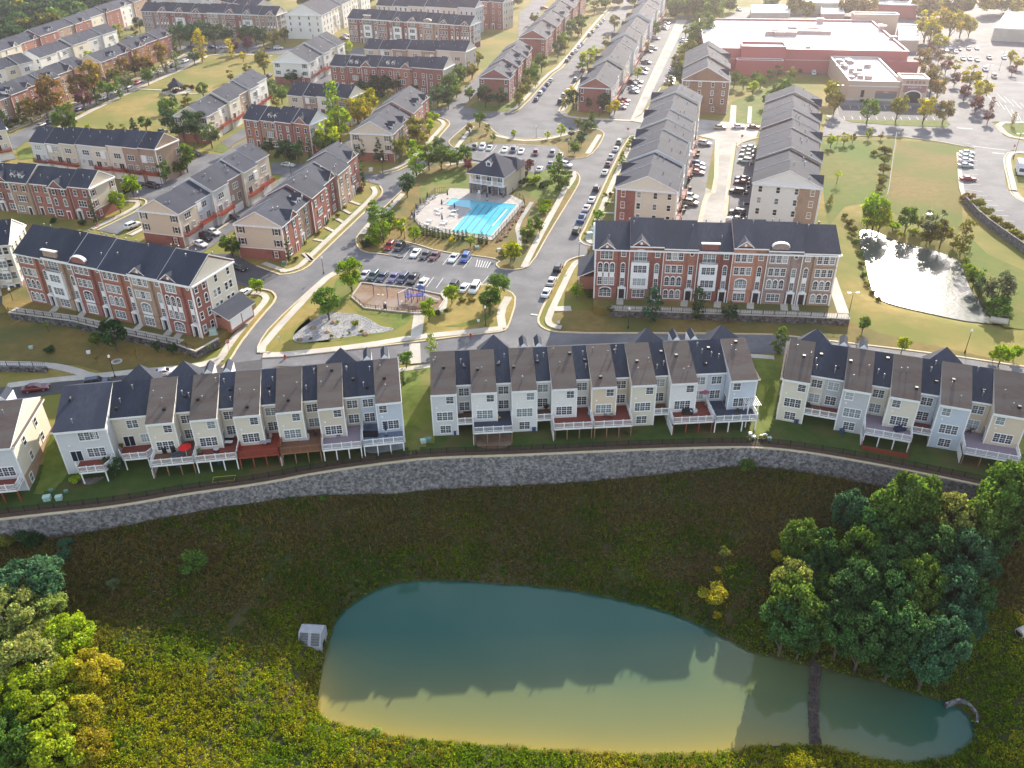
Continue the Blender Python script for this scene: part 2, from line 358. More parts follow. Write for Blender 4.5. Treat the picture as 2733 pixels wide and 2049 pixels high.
_lev = {}
def sheet(name, pts, m, z=None, lift=0, kind='structure'):
    if z is None:
        _k = lift > .04; _lev[_k] = _lev.get(_k, 0)+1; z = lift + .003*_lev[_k]
    return struct(name, MB().face([(p.x, p.y, z) for p in pts]), m, kind)
def slab(name, pts, m, z0, z1, kind='structure', side=None):
    return struct(name, MB().prism([(p.x, p.y) for p in pts], z0, z1), m, kind)
LAWN, ROAD, WALK = .015, .10, .19
mat('field_grass', (.165, .115, .03), (.21, .165, .045), .5, .95, detail=9, c3=(.11, .135, .016), scale2=.035, w2=.48, bump=.4)
# lawns ---------------------------------------------------------------------------------------------------------
sheet('lawn', T("f 1330,0 1480,0 1440,130 1300,260 1120,380 870,560 830,470 950,280"), 'tan_grass', lift=LAWN)
sheet('lawn', smooth(T("b 1400,1560 1550,1460 1700,1410 1790,1450 1795,1618 f 1800,20 1500,60 1400,150 1350,60"), 1, True), 'green_grass', lift=LAWN)
sheet('lawn', T("g 0,100 90,90 260,0 c 510,1440 400,1430 60,1470 0,1500"), 'green_grass', lift=LAWN)
sheet('lawn', T("c 0,1470 60,1390 480,1430 575,1500 530,1618 g 500,0 280,250 150,600 30,690 -80,640 -60,560 20,480 80,420 130,300 180,120 100,20"), 'green_grass', lift=LAWN)
sheet('lawn', T("g 80,300 280,200 380,60 300,250 90,660 0,690 -90,640 -50,500 60,480"), 'tan_grass', lift=LAWN)
sheet('lawn', T("a 620,1075 560,960 700,930 1130,745 1700,478 2212,462 b 150,500 0,640 a 2000,640 1500,960 1400,1060 1230,1130"), 'tan_grass', lift=LAWN)
if 0: sheet('lawn', smooth(T("a 650,1020 900,870 1300,800 1600,800 1500,900 1380,1060 1000,1110 700,1090"), 1, True), 'green_grass', lift=LAWN)
sheet('lawn', T("d 500,1180 1125,1180 1060,1618 h 1040,100 700,160 560,330 530,160 520,0 d 500,1560"), 'olive_grass', lift=LAWN)
sheet('lawn', T("d 1140,1185 1480,1195 1700,1240 1640,1300 1650,1560 h 1690,100 1690,350 1620,430 1050,190 d 1080,1600"), 'field_grass', lift=LAWN)
if 0: sheet('lawn', smooth(T("d 1480,1200 1690,1240 1640,1300 1645,1500 1500,1500 1450,1350"), 1, True), 'olive_grass', lift=LAWN)
sheet('lawn', T("h 1690,350 1900,560 2212,700 2212,1200 2050,1180 1900,1000 1800,800 1720,600"), 'olive_grass', lift=LAWN)
sheet('lawn', T("d 1950,1040 2212,1030 2212,1180 2040,1150"), 'green_grass', lift=LAWN)
sheet('lawn', T("d 700,1015 1560,1020 1590,1050 1560,1075 1200,1065 760,1035"), 'green_grass', z=ROAD+.16)
sheet('lawn', T("c 1850,860 2100,760 2212,700 2212,900 2090,1050 1900,1045"), 'green_grass', lift=LAWN)
sheet('lawn', T("c 1260,780 1400,700 1420,810 1250,820"), 'green_grass', lift=LAWN)
sheet('lawn', T("g 440,700 600,590 700,580 690,980 370,1015"), 'tan_grass', lift=LAWN)
sheet('lawn', T("g 330,1130 380,1050 850,1000 1060,1050 2212,1105 h 0,1120 750,1140 850,1170 1000,1230 1700,1390 2212,1500 2212,1530 1500,1400 150,1245 g 2212,1240 400,1215"), 'brown_grass', lift=LAWN)
sheet('lawn', T("e 0,1060 130,1050 700,1210 1450,1390 1650,1440 1880,1350 1900,1330 1640,1480 1000,1540 860,1555 660,1500 400,1485 0,1490"), 'brown_grass', lift=LAWN)
for s in ("f 860,140 940,90 890,150", "f 770,210 870,160 820,215", "f 690,290 790,235 740,295", "f 610,360 715,310 660,365", "f 510,445 650,380 580,450", "f 400,535 560,470 490,540"):
    sheet('lawn', T(s), 'green_grass', lift=LAWN)
sheet('lawn', T("b 1790,900 1890,840 2130,870 2212,900 2212,935 1900,940 1770,920"), 'green_grass', lift=LAWN)
sheet('lawn', T("b 1660,1220 1840,1050 1930,1050 1990,1130 2212,1190 c 60,1200 440,1150 560,1100 680,1110 700,1140 600,1330 430,1330 380,1250 0,1240 b 1800,1240 1700,1260"), 'tan_grass', lift=LAWN)
sheet('lawn', T("e 330,920 60,940 -100,930 100,860 270,800"), 'green_grass', lift=LAWN)
sheet('lawn', T("a 1730,1260 1880,1200 1960,1240 1880,1290"), 'green_grass', lift=LAWN)
sheet('lawn', T("a 140,1250 290,1260 300,1330 160,1350"), 'green_grass', lift=LAWN)
# asphalt -------------------------------------------------------------------------------------------------------
R1L = T("f 200,742 300,735 430,690 520,600 800,330 1060,80 1078,30 1050,-12")          # west kerb of the slanting street
R1LO = T("e 1880,1530 1965,1440 2020,1340 2150,1170 f 60,1090 185,945 160,885 90,860 0,855")
R1R = T("f 130,1390 20,1400 15,1330 130,1170 500,830 600,745 720,690")
ISL1 = T("f 1290,590 1220,590 1040,560 940,555 870,530 838,450 870,395 960,290 1180,80 1262,0 b 1420,1430 1620,1240")
R3L = T("g 0,715 80,703 165,660 300,410 530,0 c 575,1530 570,1470 500,1435")
R3L2 = T("c 510,1355 610,1345 700,1285 785,1140 760,1105 700,1088")
R3R = T("c 1060,1140 970,1155 745,1618 g 620,330 560,430 580,470 630,495 710,500")
R3R2 = T("g 700,572 600,575 500,600 440,640 330,860 215,1090 215,1150 260,1195 330,1220 400,1228")
sheet('road', T("e 1880,1530 1965,1440 2020,1340 2150,1170 f 60,1090 185,945 160,885 0,855 -400,760 -420,640 0,675 200,742 300,735 430,690 800,330 1060,80 1075,30 1040,-20 b 890,1520 860,1450 1080,1472 1250,1430 1420,1300 1620,1080 1645,1040 1600,1000 1480,985 1440,920 1600,910 1740,760 1890,620 2060,470 2212,330 c 60,120 120,60 180,0 300,0 b 2190,480 1760,890 1900,948 2212,945 c 60,920 330,640 450,560 740,190 860,60 900,-40 1080,-40 1050,0 900,230 600,600 390,940 470,1000 1000,1025 1130,1060 1060,1140 970,1155 745,1618 g 560,430 700,500 700,575 600,578 440,640 215,1090 230,1180 400,1230 700,1240 1300,1240 2212,1250 h 150,1250 1500,1410 2212,1520 2212,1620 1500,1520 0,1400 g 2000,1400 0,1400 f 1480,1480 1220,1490 200,1510 e 1880,1600"), 'asphalt', lift=ROAD)
sheet('road', T("i -40,275 230,235 820,185 1700,95 2212,30 2212,140 900,260 400,330 -40,420"), 'asphalt_dark', lift=ROAD)
# islands inside the road network (raised, kerbed)
def island(name, edge, m, walk=None, h=.14):
    e = smooth(edge, 1, True)
    slab(name, e, m, -.2, ROAD+.03+h)
    struct('kerb', strip(e+[e[0]], -.16, .16, -.1, ROAD+.03+h+.012), 'kerb_stone')
PLAY = T("f 120,1390 15,1405 20,1330 130,1170 500,830 600,745 720,690 880,680 905,740 870,800 1300,850 1560,905 1600,870 1690,895 1900,830 1960,820 2150,880 2200,950 2130,1180 2090,1220 1880,1240 1300,1315 250,1435")
LOT1 = T("f 720,690 880,675 905,740 870,800 1300,845 1560,900 1690,890 1890,830 1960,818 2130,870 2212,940 g 30,930 0,715 f 2040,708 2010,660 2065,625 1960,590 1560,550 1300,480 1150,440 1040,555 860,545")
island('grass_island', PLAY, 'tan_grass')
BIG = T("f 1215,590 1040,562 940,555 868,525 838,450 870,395 960,290 1180,80 1262,0 b 1420,1430 1560,1320 1690,1370 2160,1400 c 220,1470 300,1435 510,1440 570,1475 575,1530 530,1618 g 300,410 165,660 60,700 -90,695 -140,655 -90,620 -220,590 f 1560,550 1310,470 1145,440")
island('grass_island', BIG, 'brown_grass')
island('grass_island', T("b 1625,1215 1635,1180 1800,1040 1850,1028 1940,1035 1980,1085 2060,1150 2212,1172 c 250,1170 440,1130 560,1085 700,1088 760,1105 785,1140 700,1285 610,1340 440,1340 380,1240 0,1220 b 1800,1225 1690,1265"), 'brown_grass')
for s, m in (("f 900,690 880,740 1300,850 1560,900 1690,890 1890,830 1700,700 1000,650", 0),):
    pass
sheet('lawn', smooth(T("b 1400,1560 1550,1460 1700,1410 1790,1450 1795,1618 f 1780,20 1500,60 1420,120 1370,40"), 1, True), 'green_grass', z=ROAD+.19)
sheet('lawn', smooth(T("c 30,1520 60,1400 230,1440 480,1450 560,1500 520,1618 g 500,0 300,170 200,120 100,20 -10,90"), 1, True), 'green_grass', z=ROAD+.19)
sheet('lawn', smooth(T("f 690,740 850,740 880,800 800,900 680,1060 640,920"), 1, True), 'green_grass', z=ROAD+.19)
sheet('lawn', smooth(T("f 1560,1180 1800,1150 1980,1040 2030,1060 1900,1160 1650,1190"), 2, True), 'green_grass', z=ROAD+.195)
sheet('lawn', smooth(T("f 290,1310 330,1180 480,1090 340,1200 310,1290 500,1330 1000,1260 1240,1190 1350,1070 900,1030 1050,1120 1200,1190 700,1300 400,1340"), 1, True), 'green_grass', z=ROAD+.192)
sheet('parking_lot', T("f 880,690 900,740 870,800 1300,848 1560,902 1690,893 1895,830 1960,700 1700,640 1000,600"), 'asphalt', z=ROAD+.235)
sheet('parking_lot', T("f 1080,560 1150,445 1300,475 1260,590 1215,600"), 'asphalt', z=ROAD+.239)
sheet('parking_lot', T("b 1690,1262 1800,1215 2212,1225 c 380,1240 440,1345 220,1475 b 2100,1400 1700,1330"), 'asphalt', z=ROAD+.235)
# parking of the left-hand lanes and rear alleys
for s in ("e -20,1000 140,960 300,800 0,830", "a 80,1150 640,870 1100,700 1600,460 1480,400 1700,380 2212,400 b 400,400 400,470 0,445 a 1750,440 1640,530 1130,745 600,980 440,1060 300,1130 240,1180 130,1260 80,1250",
          "e 830,365 1190,190 1260,100 1080,90 1100,30 1330,30 a 1480,1440 1720,1300 1870,1300 b 0,1130 -40,1250 a 1650,1480 e 1250,130 1180,250 1000,400",
          "e 1540,520 1650,420 1880,240 2100,130 2212,60 f 100,0 200,-60 b 250,1440 400,1370 560,1470 300,1618 f 0,180 -60,240 -120,260 e 1990,350 1700,560",
          "b 140,1370 460,1380 700,1230 880,1110 820,1250 440,1400 300,1480 130,1470", "b 420,700 640,560 640,700 560,790 330,800 280,780",
          "a 1860,1200 2060,1080 2212,1000 2212,1080 2020,1190 1930,1250", "a 1000,1490 1360,1510 1560,1560 1500,1618 1000,1618 e 1040,60 1050,40",
          "b 700,690 1560,790 1490,890 1300,760 900,740", "b 760,430 900,400 920,480 800,470", "b 0,400 400,400 420,470 0,450", "a 1480,360 2212,360 2212,440 1700,430"):
    sheet('road', T(s), 'asphalt', lift=ROAD)
sheet('road', T("e -400,640 0,640 f -200,560 0,665 200,740 0,860 e 1900,740 1500,640 "), 'asphalt_dark', lift=ROAD)
sheet('alley', T("c 1000,1020 1110,1040 1710,1180 1700,1618 g 1630,0 1580,300 1800,300 1845,0 c 1835,1618 1890,1210 2060,1160 2100,1060 1120,960"), 'alley', lift=ROAD)
sheet('alley', T("c 1000,1020 1095,960 1480,165 1390,170"), 'alley', lift=ROAD)
sheet('parking_lot', T("c 820,1000 1000,1020 1390,170 1290,150 860,880"), 'asphalt', lift=ROAD)
sheet('parking_lot', T("c 1095,960 1240,740 1330,660 1580,170 1480,165"), 'asphalt', lift=ROAD)
sheet('parking_lot', T("c 1550,1180 1710,1180 1630,1618 g 1560,300 1380,300 c 1480,1618"), 'asphalt', lift=ROAD)
sheet('parking_lot', T("c 1900,1215 2060,1190 2030,1618 g 2000,290 1820,300 c 1840,1618"), 'asphalt', lift=ROAD)
sheet('road', T("c 1280,130 1900,130 1900,60 2212,60 2212,140 1740,190 1690,480 1860,540 1700,500 1580,170"), 'asphalt', lift=ROAD)
# shopping centre paving
sheet('road', T("c 1740,190 1690,500 1850,560 d -150,620 0,615 640,640 650,900 540,1040 500,1140 1130,1145 1480,1190 1720,1235 1800,1260 1640,1290 1660,1580 h 1690,80 1800,160 2212,400 2212,100 2110,60 2060,0 d 2040,1380 2050,1300 2110,1270 2212,1280 2212,1200 2040,1150 1940,1030 2212,1028 2212,100 1300,100 700,100 0,100 -200,60 -300,190"), 'asphalt', lift=ROAD)
sheet('parking_lot', T("d 640,890 1600,900 1560,1018 700,1012 650,980"), 'asphalt_dark', lift=ROAD)
slab('kerb', T("d 650,990 700,1012 1560,1020 1600,1050 1640,1075 1560,1085 1190,1072 760,1045 560,990 540,975 600,975"), 'concrete', 0, ROAD+.05)
sheet('road', T('d 1300,100 2212,100 2212,-80 1300,-80'), 'asphalt', lift=ROAD)
# sidewalks and kerbs -------------------------------------------------------------------------------------------
_kb = [0]
def kerb(pts, side, walk=True, gap=1.2, ww=1.5, name='sidewalk'):
    p = smooth(pts, 1)
    struct('kerb', strip(p, 0, side*.45, -.1, ROAD+.11+.003*(_kb[0] % 9)), 'kerb_stone')
    _kb[0] += 1
    if walk: struct(name, strip(p, side*(.45+gap), side*(.45+gap+ww), -.1, ROAD+.07+.003*(_kb[0] % 12)), 'concrete')
kerb(R1L, 1); kerb(R1LO, 1)
kerb(T("b 1080,1472 1250,1430 1420,1300 1620,1080 1645,1040 1600,1000 1480,985"), 1)
kerb(T("c 0,960 100,905 330,640 450,560 740,190 860,60"), 1); kerb(R3R, 1); kerb(R3R2, 1)
kerb(T("c 390,940 470,1000 1000,1025"), 1, gap=0); kerb(T("c 600,600 480,780 390,940"), 1, gap=.6)
kerb(T("g 400,1228 700,1238 1300,1235 2212,1248 h 150,1252 1500,1412 2212,1520"), 1, walk=False)
kerb(T("e 100,1160 640,870 1100,700 1600,460"), 0.0001, walk=False)
kerb(T("a 80,1115 640,880 1100,705 1600,460"), 1, gap=1.4); kerb(T("a 400,1120 640,985 1130,750 1640,530 1750,450 2212,460 b 150,470"), -1, gap=.3)
kerb(T("e 830,365 1190,190 1250,125 1220,95 1080,92"), 1); kerb(T("e 1060,400 1200,330 1260,280"), -1, gap=.4)
kerb(T("f 0,668 200,742"), 1); kerb(T("e 1540,530 1700,445 1880,330 2000,250"), -1, gap=.3, walk=False)
kerb(T("d 500,1145 1130,1147 1480,1190 1720,1238"), -1, walk=False)
kerb(T("d 1640,1290 1660,1580 h 1690,90"), 1, gap=0, ww=.8); kerb(T("d 2212,1280 2110,1275 2050,1300 2030,1360 2090,1618 h 2075,20 2130,90 2212,130"), 1, gap=.2)
kerb(T("d 2212,1180 2040,1150 1940,1032 2212,1028"), -1, gap=.2); kerb(T("c 860,60 830,20 790,0"), 1, walk=False)
kerb(T("c 1000,1020 1120,960 1250,740"), -1, walk=False); kerb(T("c 1390,175 1150,680 1000,1020"), 1, gap=0, ww=.5)
kerb(T("c 1900,1240 1890,1215 1940,1190 2060,1160"), -1, gap=0, ww=.6); kerb(T("c 1715,1190 1700,1618 g 1620,60 1565,300"), 1, gap=0, ww=.9); kerb(T("c 1890,1215 1835,1618 g 1815,270"), -1, gap=0, ww=.7)
_wk = [0]
def walk(s, w, z=WALK, m='concrete', name='sidewalk', sm=1):
    _wk[0] += 1; z += .003*(_wk[0] % 12)
    return struct(name, strip(smooth(T(s), sm), -w/2, w/2, -.1, z), m)
IW = ROAD+.20
walk("f 45,1400 60,1330 560,790 720,705", 1.7, IW); walk("f 60,1425 300,1412 900,1345 1340,1270 1900,1215 2080,1195", 1.9, IW); walk("f 2080,1195 2060,1060 2130,930", 1.8, IW)
walk("f 1380,1065 1350,1290", 2.4, IW); walk("f 1560,1060 1590,960 1560,900", 1.8, IW)
walk("g 100,680 280,330 420,80 460,-10", 1.6, IW); walk("c 460,1600 530,1500 520,1450", 1.5, IW); walk("g 170,130 40,330 60,420 70,490 10,590", 1.2, IW, 'alley')
walk("f 1240,60 1110,200 960,310 900,400", 1.6, IW); walk("b 1600,1400 1750,1370 1800,1420", 1.5, IW); walk("b 1690,1250 1830,1070", 1.5, IW); walk("c 640,1300 740,1140", 1.7, IW)
walk("b 1990,1140 2212,1190 c 250,1185 460,1140 560,1100", 1.6, IW)
walk("i -20,68 400,78 620,120 760,175 900,165 1100,140 1650,95 1880,20", 1.9); walk("i 60,255 500,200 760,180", 1.9)
walk("f 1340,1320 1345,1490", 2.2, ROAD+.06, name='crosswalk'); walk("f 1210,1545 1490,1505", 1.4); walk("g 2000,1425 2212,1440", 1.5)
walk("a 1150,752 1400,762 1500,790 1690,790", 1.3); walk("c 2000,1045 2010,900", 0.0+1.5); walk("c 1860,1045 1870,890", 2.2)
walk("g 350,1030 500,1025", 2.2)
for s in ("f 400,560 500,640 430,560", "f 490,440 590,460", "f 590,340 660,375", "f 660,255 740,300", "f 735,190 800,225", "f 800,120 880,150"):
    walk(s, 1.0)
for s in ("g 800,50 860,45", "g 760,130 860,130", "g 730,215 860,220", "g 700,320 740,325", "c 940,1390 890,1395", "c 985,1330 960,1330"):
    walk(s, 1.1)
# parking bay lines
def bays(s1, s2, n, ext=None, w=.13, z=ROAD+.255):
    a, b = T(s1); c, d = T(s2); mb = MB()
    for i in range(n+1):
        t = i/n; p = a.lerp(b, t); q = c.lerp(d, t); dr = (q-p).normalized(); nn = Vector((-dr.y, dr.x, 0))*w/2
        mb.face([(*(p+nn).xy, z), (*(q+nn).xy, z), (*(q-nn).xy, z), (*(p-nn).xy, z)])
    struct('parking_line', mb, 'marking')
bays("f 1300,530 1820,600", "f 1240,610 1750,690", 6); bays("f 960,700 1580,775", "f 890,785 1520,860", 8); bays("f 1560,900 1900,830", "f 1640,820 1960,760", 1)
bays("f 1870,620 1980,640", "f 1855,680 1950,690", 5, w=.18)
bays("b 1850,1225 2212,1240", "b 1800,1285 2170,1300", 6); bays("d 740,890 1250,895", "d 750,920 1265,925", 7, z=ROAD+.125); bays("d 690,985 1440,990", "d 700,1010 1460,1018", 11, z=ROAD+.125)
bays("d 1650,1290 1665,1560", "d 1810,1285 1840,1560", 7, z=ROAD+.12); bays("h 1690,20 2000,290", "h 1860,40 2130,290", 6, z=ROAD+.12)
bays("d 1900,800 2212,990", "d 1960,870 2240,1060", 6, z=ROAD+.12); bays("d 1980,790 2250,900", "d 2060,870 2330,980", 4, z=ROAD+.12)
bays("d 1600,1105 1690,1210", "d 1620,1100 1760,1215", 1, z=ROAD+.12); bays("d 2100,960 2212,1000", "d 2110,1010 2212,1020", 2, z=ROAD+.12)
walk("d 1640,1083 1775,1092", .5, ROAD+.12, 'marking', 'road_marking'); walk("d 1945,1293 2045,1302", .5, ROAD+.12, 'marking', 'road_marking'); walk("d 1770,1235 2060,1272", .3, ROAD+.12, 'marking', 'road_marking')
walk("g 160,1075 218,1083", .4, ROAD+.12, 'marking', 'road_marking'); walk("d 1620,690 2212,700", .2, ROAD+.12, 'marking', 'road_marking')
# grass strips between kerb and walk are the ground itself; rocks, playground bed and pool terrace
sheet('dry_creek_bed', smooth(T("f 310,1300 320,1250 480,1130 600,1065 760,1065 900,1090 980,1130 1040,1180 1180,1195 1130,1225 980,1240 700,1280 380,1325"), 2, True), 'creek_rock', z=ROAD+.2)
sheet('playground_bed', T("f 890,805 1300,850 1560,905 1590,950 1530,1040 1380,1065 1200,1050 915,1018 805,925"), 'mulch', z=ROAD+.22)
TERR_Z = 1.7
# ------------------------------------------------------------------ building kit
BRK = dict(red=(.33, .145, .112), dark=(.26, .105, .085), orange=(.42, .20, .14), peach=(.50, .26, .17), tan=(.42, .31, .22), grey=(.36, .28, .24), brown=(.30, .19, .13))
SID = dict(cream=(.68, .62, .50), white=(.74, .72, .68), tan=(.55, .46, .35), grey=(.50, .50, .50), blue=(.53, .57, .62), beige=(.60, .52, .41), lgrey=(.60, .60, .59), peach=(.66, .54, .40), bgrey=(.36,.40,.45))
SHUT = dict(black=(.02, .02, .022), red=(.2, .04, .04), none=None)
_wm = {}
def window_mesh(kind):
    """wall-plane window, outward is -y; slot 0 trim, slot 1 glass, slot 2 shutters"""
    if kind in _wm: return _wm[kind]
    nm, w, h, n, arch, shut = kind
    mb = MB(); t = .11; D = .09
    H = h/2; W = w/2
    mb.box(-W-t, -D, -H-t*1.3, W+t, 0, -H, 0); mb.box(-W-t*1.3, -D*1.3, -H-t*1.7, W+t*1.3, 0, -H-t*1.1, 0)
    mb.box(-W-t, -D, -H, -W, 0, H, 0); mb.box(W, -D, -H, W+t, 0, H, 0)
    if arch:
        prof = [(-W-t, H)] + [(-(W+t)*math.cos(math.pi*i/6), H+(W+t)*min(1, .45 if w > 1.3 else 1)*math.sin(math.pi*i/6)) for i in range(1, 6)] + [(W+t, H)]
        mb.extrude_y(prof, -D, 0, 0)
        a2 = [(-W*.8, H)] + [(-W*.8*math.cos(math.pi*i/6), H+W*.8*min(1, .4 if w > 1.3 else .9)*math.sin(math.pi*i/6)) for i in range(1, 6)] + [(W*.8, H)]
        mb.face([(x, -D-.01, z) for x, z in a2], 1)
    else: mb.box(-W-t, -D, H, W+t, 0, H+t*1.2, 0)
    mb.face([(-W, -.03, -H), (W, -.03, -H), (W, -.03, H), (-W, -.03, H)], 1)
    for i in range(1, n):
        x = -W + w*i/n; mb.box(x-.06, -D, -H, x+.06, -.02, H, 0)
    mb.box(-W, -.065, -.04, W, -.02, .04, 0)
    if nm == 'grid':
        for i in range(n):
            x = -W + w*(i+.5)/n; mb.box(x-.018, -.05, -H, x+.018, -.02, H, 0)
        for z in (-H/2, H/2): mb.box(-W, -.05, z-.018, W, -.02, z+.018, 0)
    if shut:
        for s in (-1, 1): mb.box(s*(W+t+.24)-.21, -.05, -H-.05, s*(W+t+.24)+.21, 0, H+.05, 2)
    me = mb.mesh('window', ['trim', 'glass', shut or 'black']); _wm[kind] = me
    return me
flat('shutter_black', SHUT['black']); flat('shutter_red', SHUT['red']); flat('door_dark', (.03, .025, .03)); flat('door_red', (.3, .02, .02)); flat('red_deck', (.36, .07, .035), .7); flat('brown_deck', (.22, .06, .045), .7)
def add_window(par, x, y, z, w=.95, h=1.5, n=1, arch=False, shut=None, rz=0, grid=False):
    return link('window', window_mesh(('grid' if grid else 'w', w, h, n, arch, shut)), par, (x, y, z), rz)
_dm = {}
def door_mesh(kind):
    if kind in _dm: return _dm[kind]
    mb = MB()
    if kind == 'garage':
        mb.box(-2.3, -.06, 0, 2.3, 0, 2.35, 0)
        for i in range(4): mb.box(-2.2, -.09, .1+i*.55, 2.2, -.05, .57+i*.55, 0)
        me = mb.mesh('garage_door', ['trim'])
    elif kind == 'slide':
        mb.box(-.95, -.08, 0, .95, 0, 2.15, 0); mb.face([(-.85, -.085, .08), (-.04, -.085, .08), (-.04, -.085, 2.05), (-.85, -.085, 2.05)], 1); mb.face([(.04, -.085, .08), (.85, -.085, .08), (.85, -.085, 2.05), (.04, -.085, 2.05)], 1)
        me = mb.mesh('patio_door', ['trim', 'glass'])
    elif kind == 'portico':
        mb.box(-.85, -.5, 0, -.62, 0, 2.5, 0); mb.box(.62, -.5, 0, .85, 0, 2.5, 0); mb.box(-.9, -.55, 2.5, .9, 0, 2.75, 0)
        mb.extrude_y([(-.95, 2.75), (.95, 2.75), (0, 3.3)], -.6, 0, 0); mb.box(-.55, -.05, 0, .55, 0, 2.1, 1); mb.face([(-.4, -.06, 2.16), (.4, -.06, 2.16), (.4, -.06, 2.42), (-.4, -.06, 2.42)], 2)
        me = mb.mesh('door', ['trim', 'door_dark', 'glass'])
    else:
        mb.box(-.68, -.1, 0, -.5, 0, 2.3, 0); mb.box(.5, -.1, 0, .68, 0, 2.3, 0); mb.box(-.72, -.12, 2.1, .72, 0, 2.45, 0); mb.box(-.5, -.05, 0, .5, 0, 2.1, 1)
        me = mb.mesh('door', ['trim', 'door_red' if kind == 'red' else 'door_dark'])
    _dm[kind] = me; return me
def add_door(par, x, y, z, kind='door', rz=0): return link({'garage': 'garage_door', 'slide': 'patio_door'}.get(kind, 'door'), door_mesh(kind), par, (x, y, z), rz)
_bal = {}
def balcony(par, x, y, z, w, color='red_deck', d=1.3):
    k = (round(w, 1), color, d)
    if k not in _bal:
        mb = MB(); W = w/2; mb.box(-W, -d, -.22, W, 0, 0, 0)
        me = mb.mesh('balcony', [color]); mb = MB()
        for a, b in (((-W, -d+.04), (W, -d+.04)), ((-W+.04, -d), (-W+.04, 0)), ((W-.04, -d), (W-.04, 0))):
            for zz in (.12, .98): mb.tube((*a, zz), (*b, zz), .06, k=4)
            L = math.dist(a, b); m = max(2, int(L/.22))
            for i in range(m+1):
                t = i/m; p = (a[0]+(b[0]-a[0])*t, a[1]+(b[1]-a[1])*t); mb.box(p[0]-.03, p[1]-.03, 0, p[0]+.03, p[1]+.03, 1.0)
        _bal[k] = (me, mb.mesh('railing', [color]))
    o = link('balcony', _bal[k][0], par, (x, y, z)); link('railing', _bal[k][1], o); return o
def pent(y0, y1, ze, zr, yr=None, zb=-.6):
    yr = (y0+y1)/2 if yr is None else yr
    return [(y0, zb), (y1, zb), (y1, ze), (yr, zr), (y0, ze)]
def roof_obj(par, x0, x1, y0, y1, ze, zr, ov=.35, th=.28, m='shingle', yr=None, oe=.0):
    yr = (y0+y1)/2 if yr is None else yr
    s0 = (zr-ze)/(yr-y0); s1 = (zr-ze)/(y1-yr)
    a, b = (y0-ov, ze-ov*s0+.06), (y1+ov, ze-ov*s1+.06); r = (yr, zr+.06)
    prof = [a, (a[0], a[1]+th), (r[0], r[1]+th), (b[0], b[1]+th), b, r]
    return MB().extrude_x(prof, x0, x1, mats=[1, 0, 0, 1, 1, 1], cap=1).build('roof', [m, 'trim'], par)
def cross_gable(par, xc, w, y0, ze, h, reach, wallcol, wm='brick', m='shingle', z0=None):
    """gable rising from the eave at y0; ridge runs back `reach` into the main roof"""
    W = w/2; z0 = ze-.35 if z0 is None else z0
    o = MB().extrude_y([(xc-W, z0), (xc+W, z0), (xc+W, ze), (xc, ze+h-.1), (xc-W, ze)], y0-.06, y0+.5).build('gable', wm, par, color=wallcol)
    ov = .3; th = .22; k = h/W
    prof = [(xc-W-ov, ze-ov*k), (xc-W-ov, ze-ov*k+th), (xc, ze+h+th), (xc+W+ov, ze-ov*k+th), (xc+W+ov, ze-ov*k), (xc, ze+h)]
    n = MB(); v = []
    for yy in (y0-.35,): v = [(a, yy, b) for a, b in prof]
    # the roof planes run back to a point on the main slope
    tip = (xc, y0+reach, ze+h+th)
    n.face([v[1], v[2], tip, (xc-W-ov, y0+.05, ze-ov*k+th)], 0); n.face([v[2], v[3], (xc+W+ov, y0+.05, ze-ov*k+th), tip], 0)
    n.face([v[0], v[1], v[2], v[5]], 1); n.face([v[5], v[2], v[3], v[4]], 1); n.face([v[0], v[5], tip, (xc-W-ov, y0+.1, ze-ov*k)], 1); n.face([v[5], v[4], (xc+W+ov, y0+.1, ze-ov*k), tip], 1)
    g = n.build('gable_roof', [m, 'trim'], par)
    return o
def dormer(par, xc, y0, z0, w=1.5, h=1.7, reach=3.0, slope=.5, m='shingle'):
    W = w/2; mb = MB()
    mb.extrude_y([(xc-W, z0), (xc+W, z0), (xc+W, z0+h*.6), (xc, z0+h), (xc-W, z0+h*.6)], y0, y0+reach*.8, 0)
    k = h*.4/W; ov = .15
    prof = [(xc-W-ov, z0+h*.6-ov*k+.02), (xc-W-ov, z0+h*.6-ov*k+.18), (xc, z0+h+.18), (xc+W+ov, z0+h*.6-ov*k+.18), (xc+W+ov, z0+h*.6-ov*k+.02), (xc, z0+h+.02)]
    mb.extrude_y(prof, y0-.2, y0+reach, mats=[0, 1, 1, 0, 0, 0], cap=0)
    mb.face([(xc-W*.6, y0-.03, z0+.25), (xc+W*.6, y0-.03, z0+.25), (xc+W*.6, y0-.03, z0+h*.62), (xc-W*.6, y0-.03, z0+h*.62)], 2)
    return mb.build('dormer', ['trim', m, 'glass'], par)
_vm = None
def vents(par, x0, x1, y0, z0, y1, z1, n, r=None):
    global _vm
    if not _vm:
        a = MB().tube((0, 0, -.3), (0, 0, .55), .09, k=5).lathe([(.16, .5), (.16, .7), (.05, .78)], 6).mesh('roof_vent', ['metal'])
        b = MB().box(-.25, -.25, -.2, .25, .25, .28).mesh('roof_vent', ['black'])
        _vm = (a, b)
    for i in range(n):
        t = random.uniform(.12, .9); x = random.uniform(x0+.5, x1-.5)
        link('roof_vent', _vm[i % 3 == 2], par, (x, y0+(y1-y0)*t, z0+(z1-z0)*t+.3))
def frame_of(e1, e2, name, label, cat, group, z=0.0):
    d = (e2-e1); a = math.atan2(d.y, d.x)
    return thing(name, label, cat, (e1.x, e1.y, z), a, group), math.hypot(d.x, d.y)

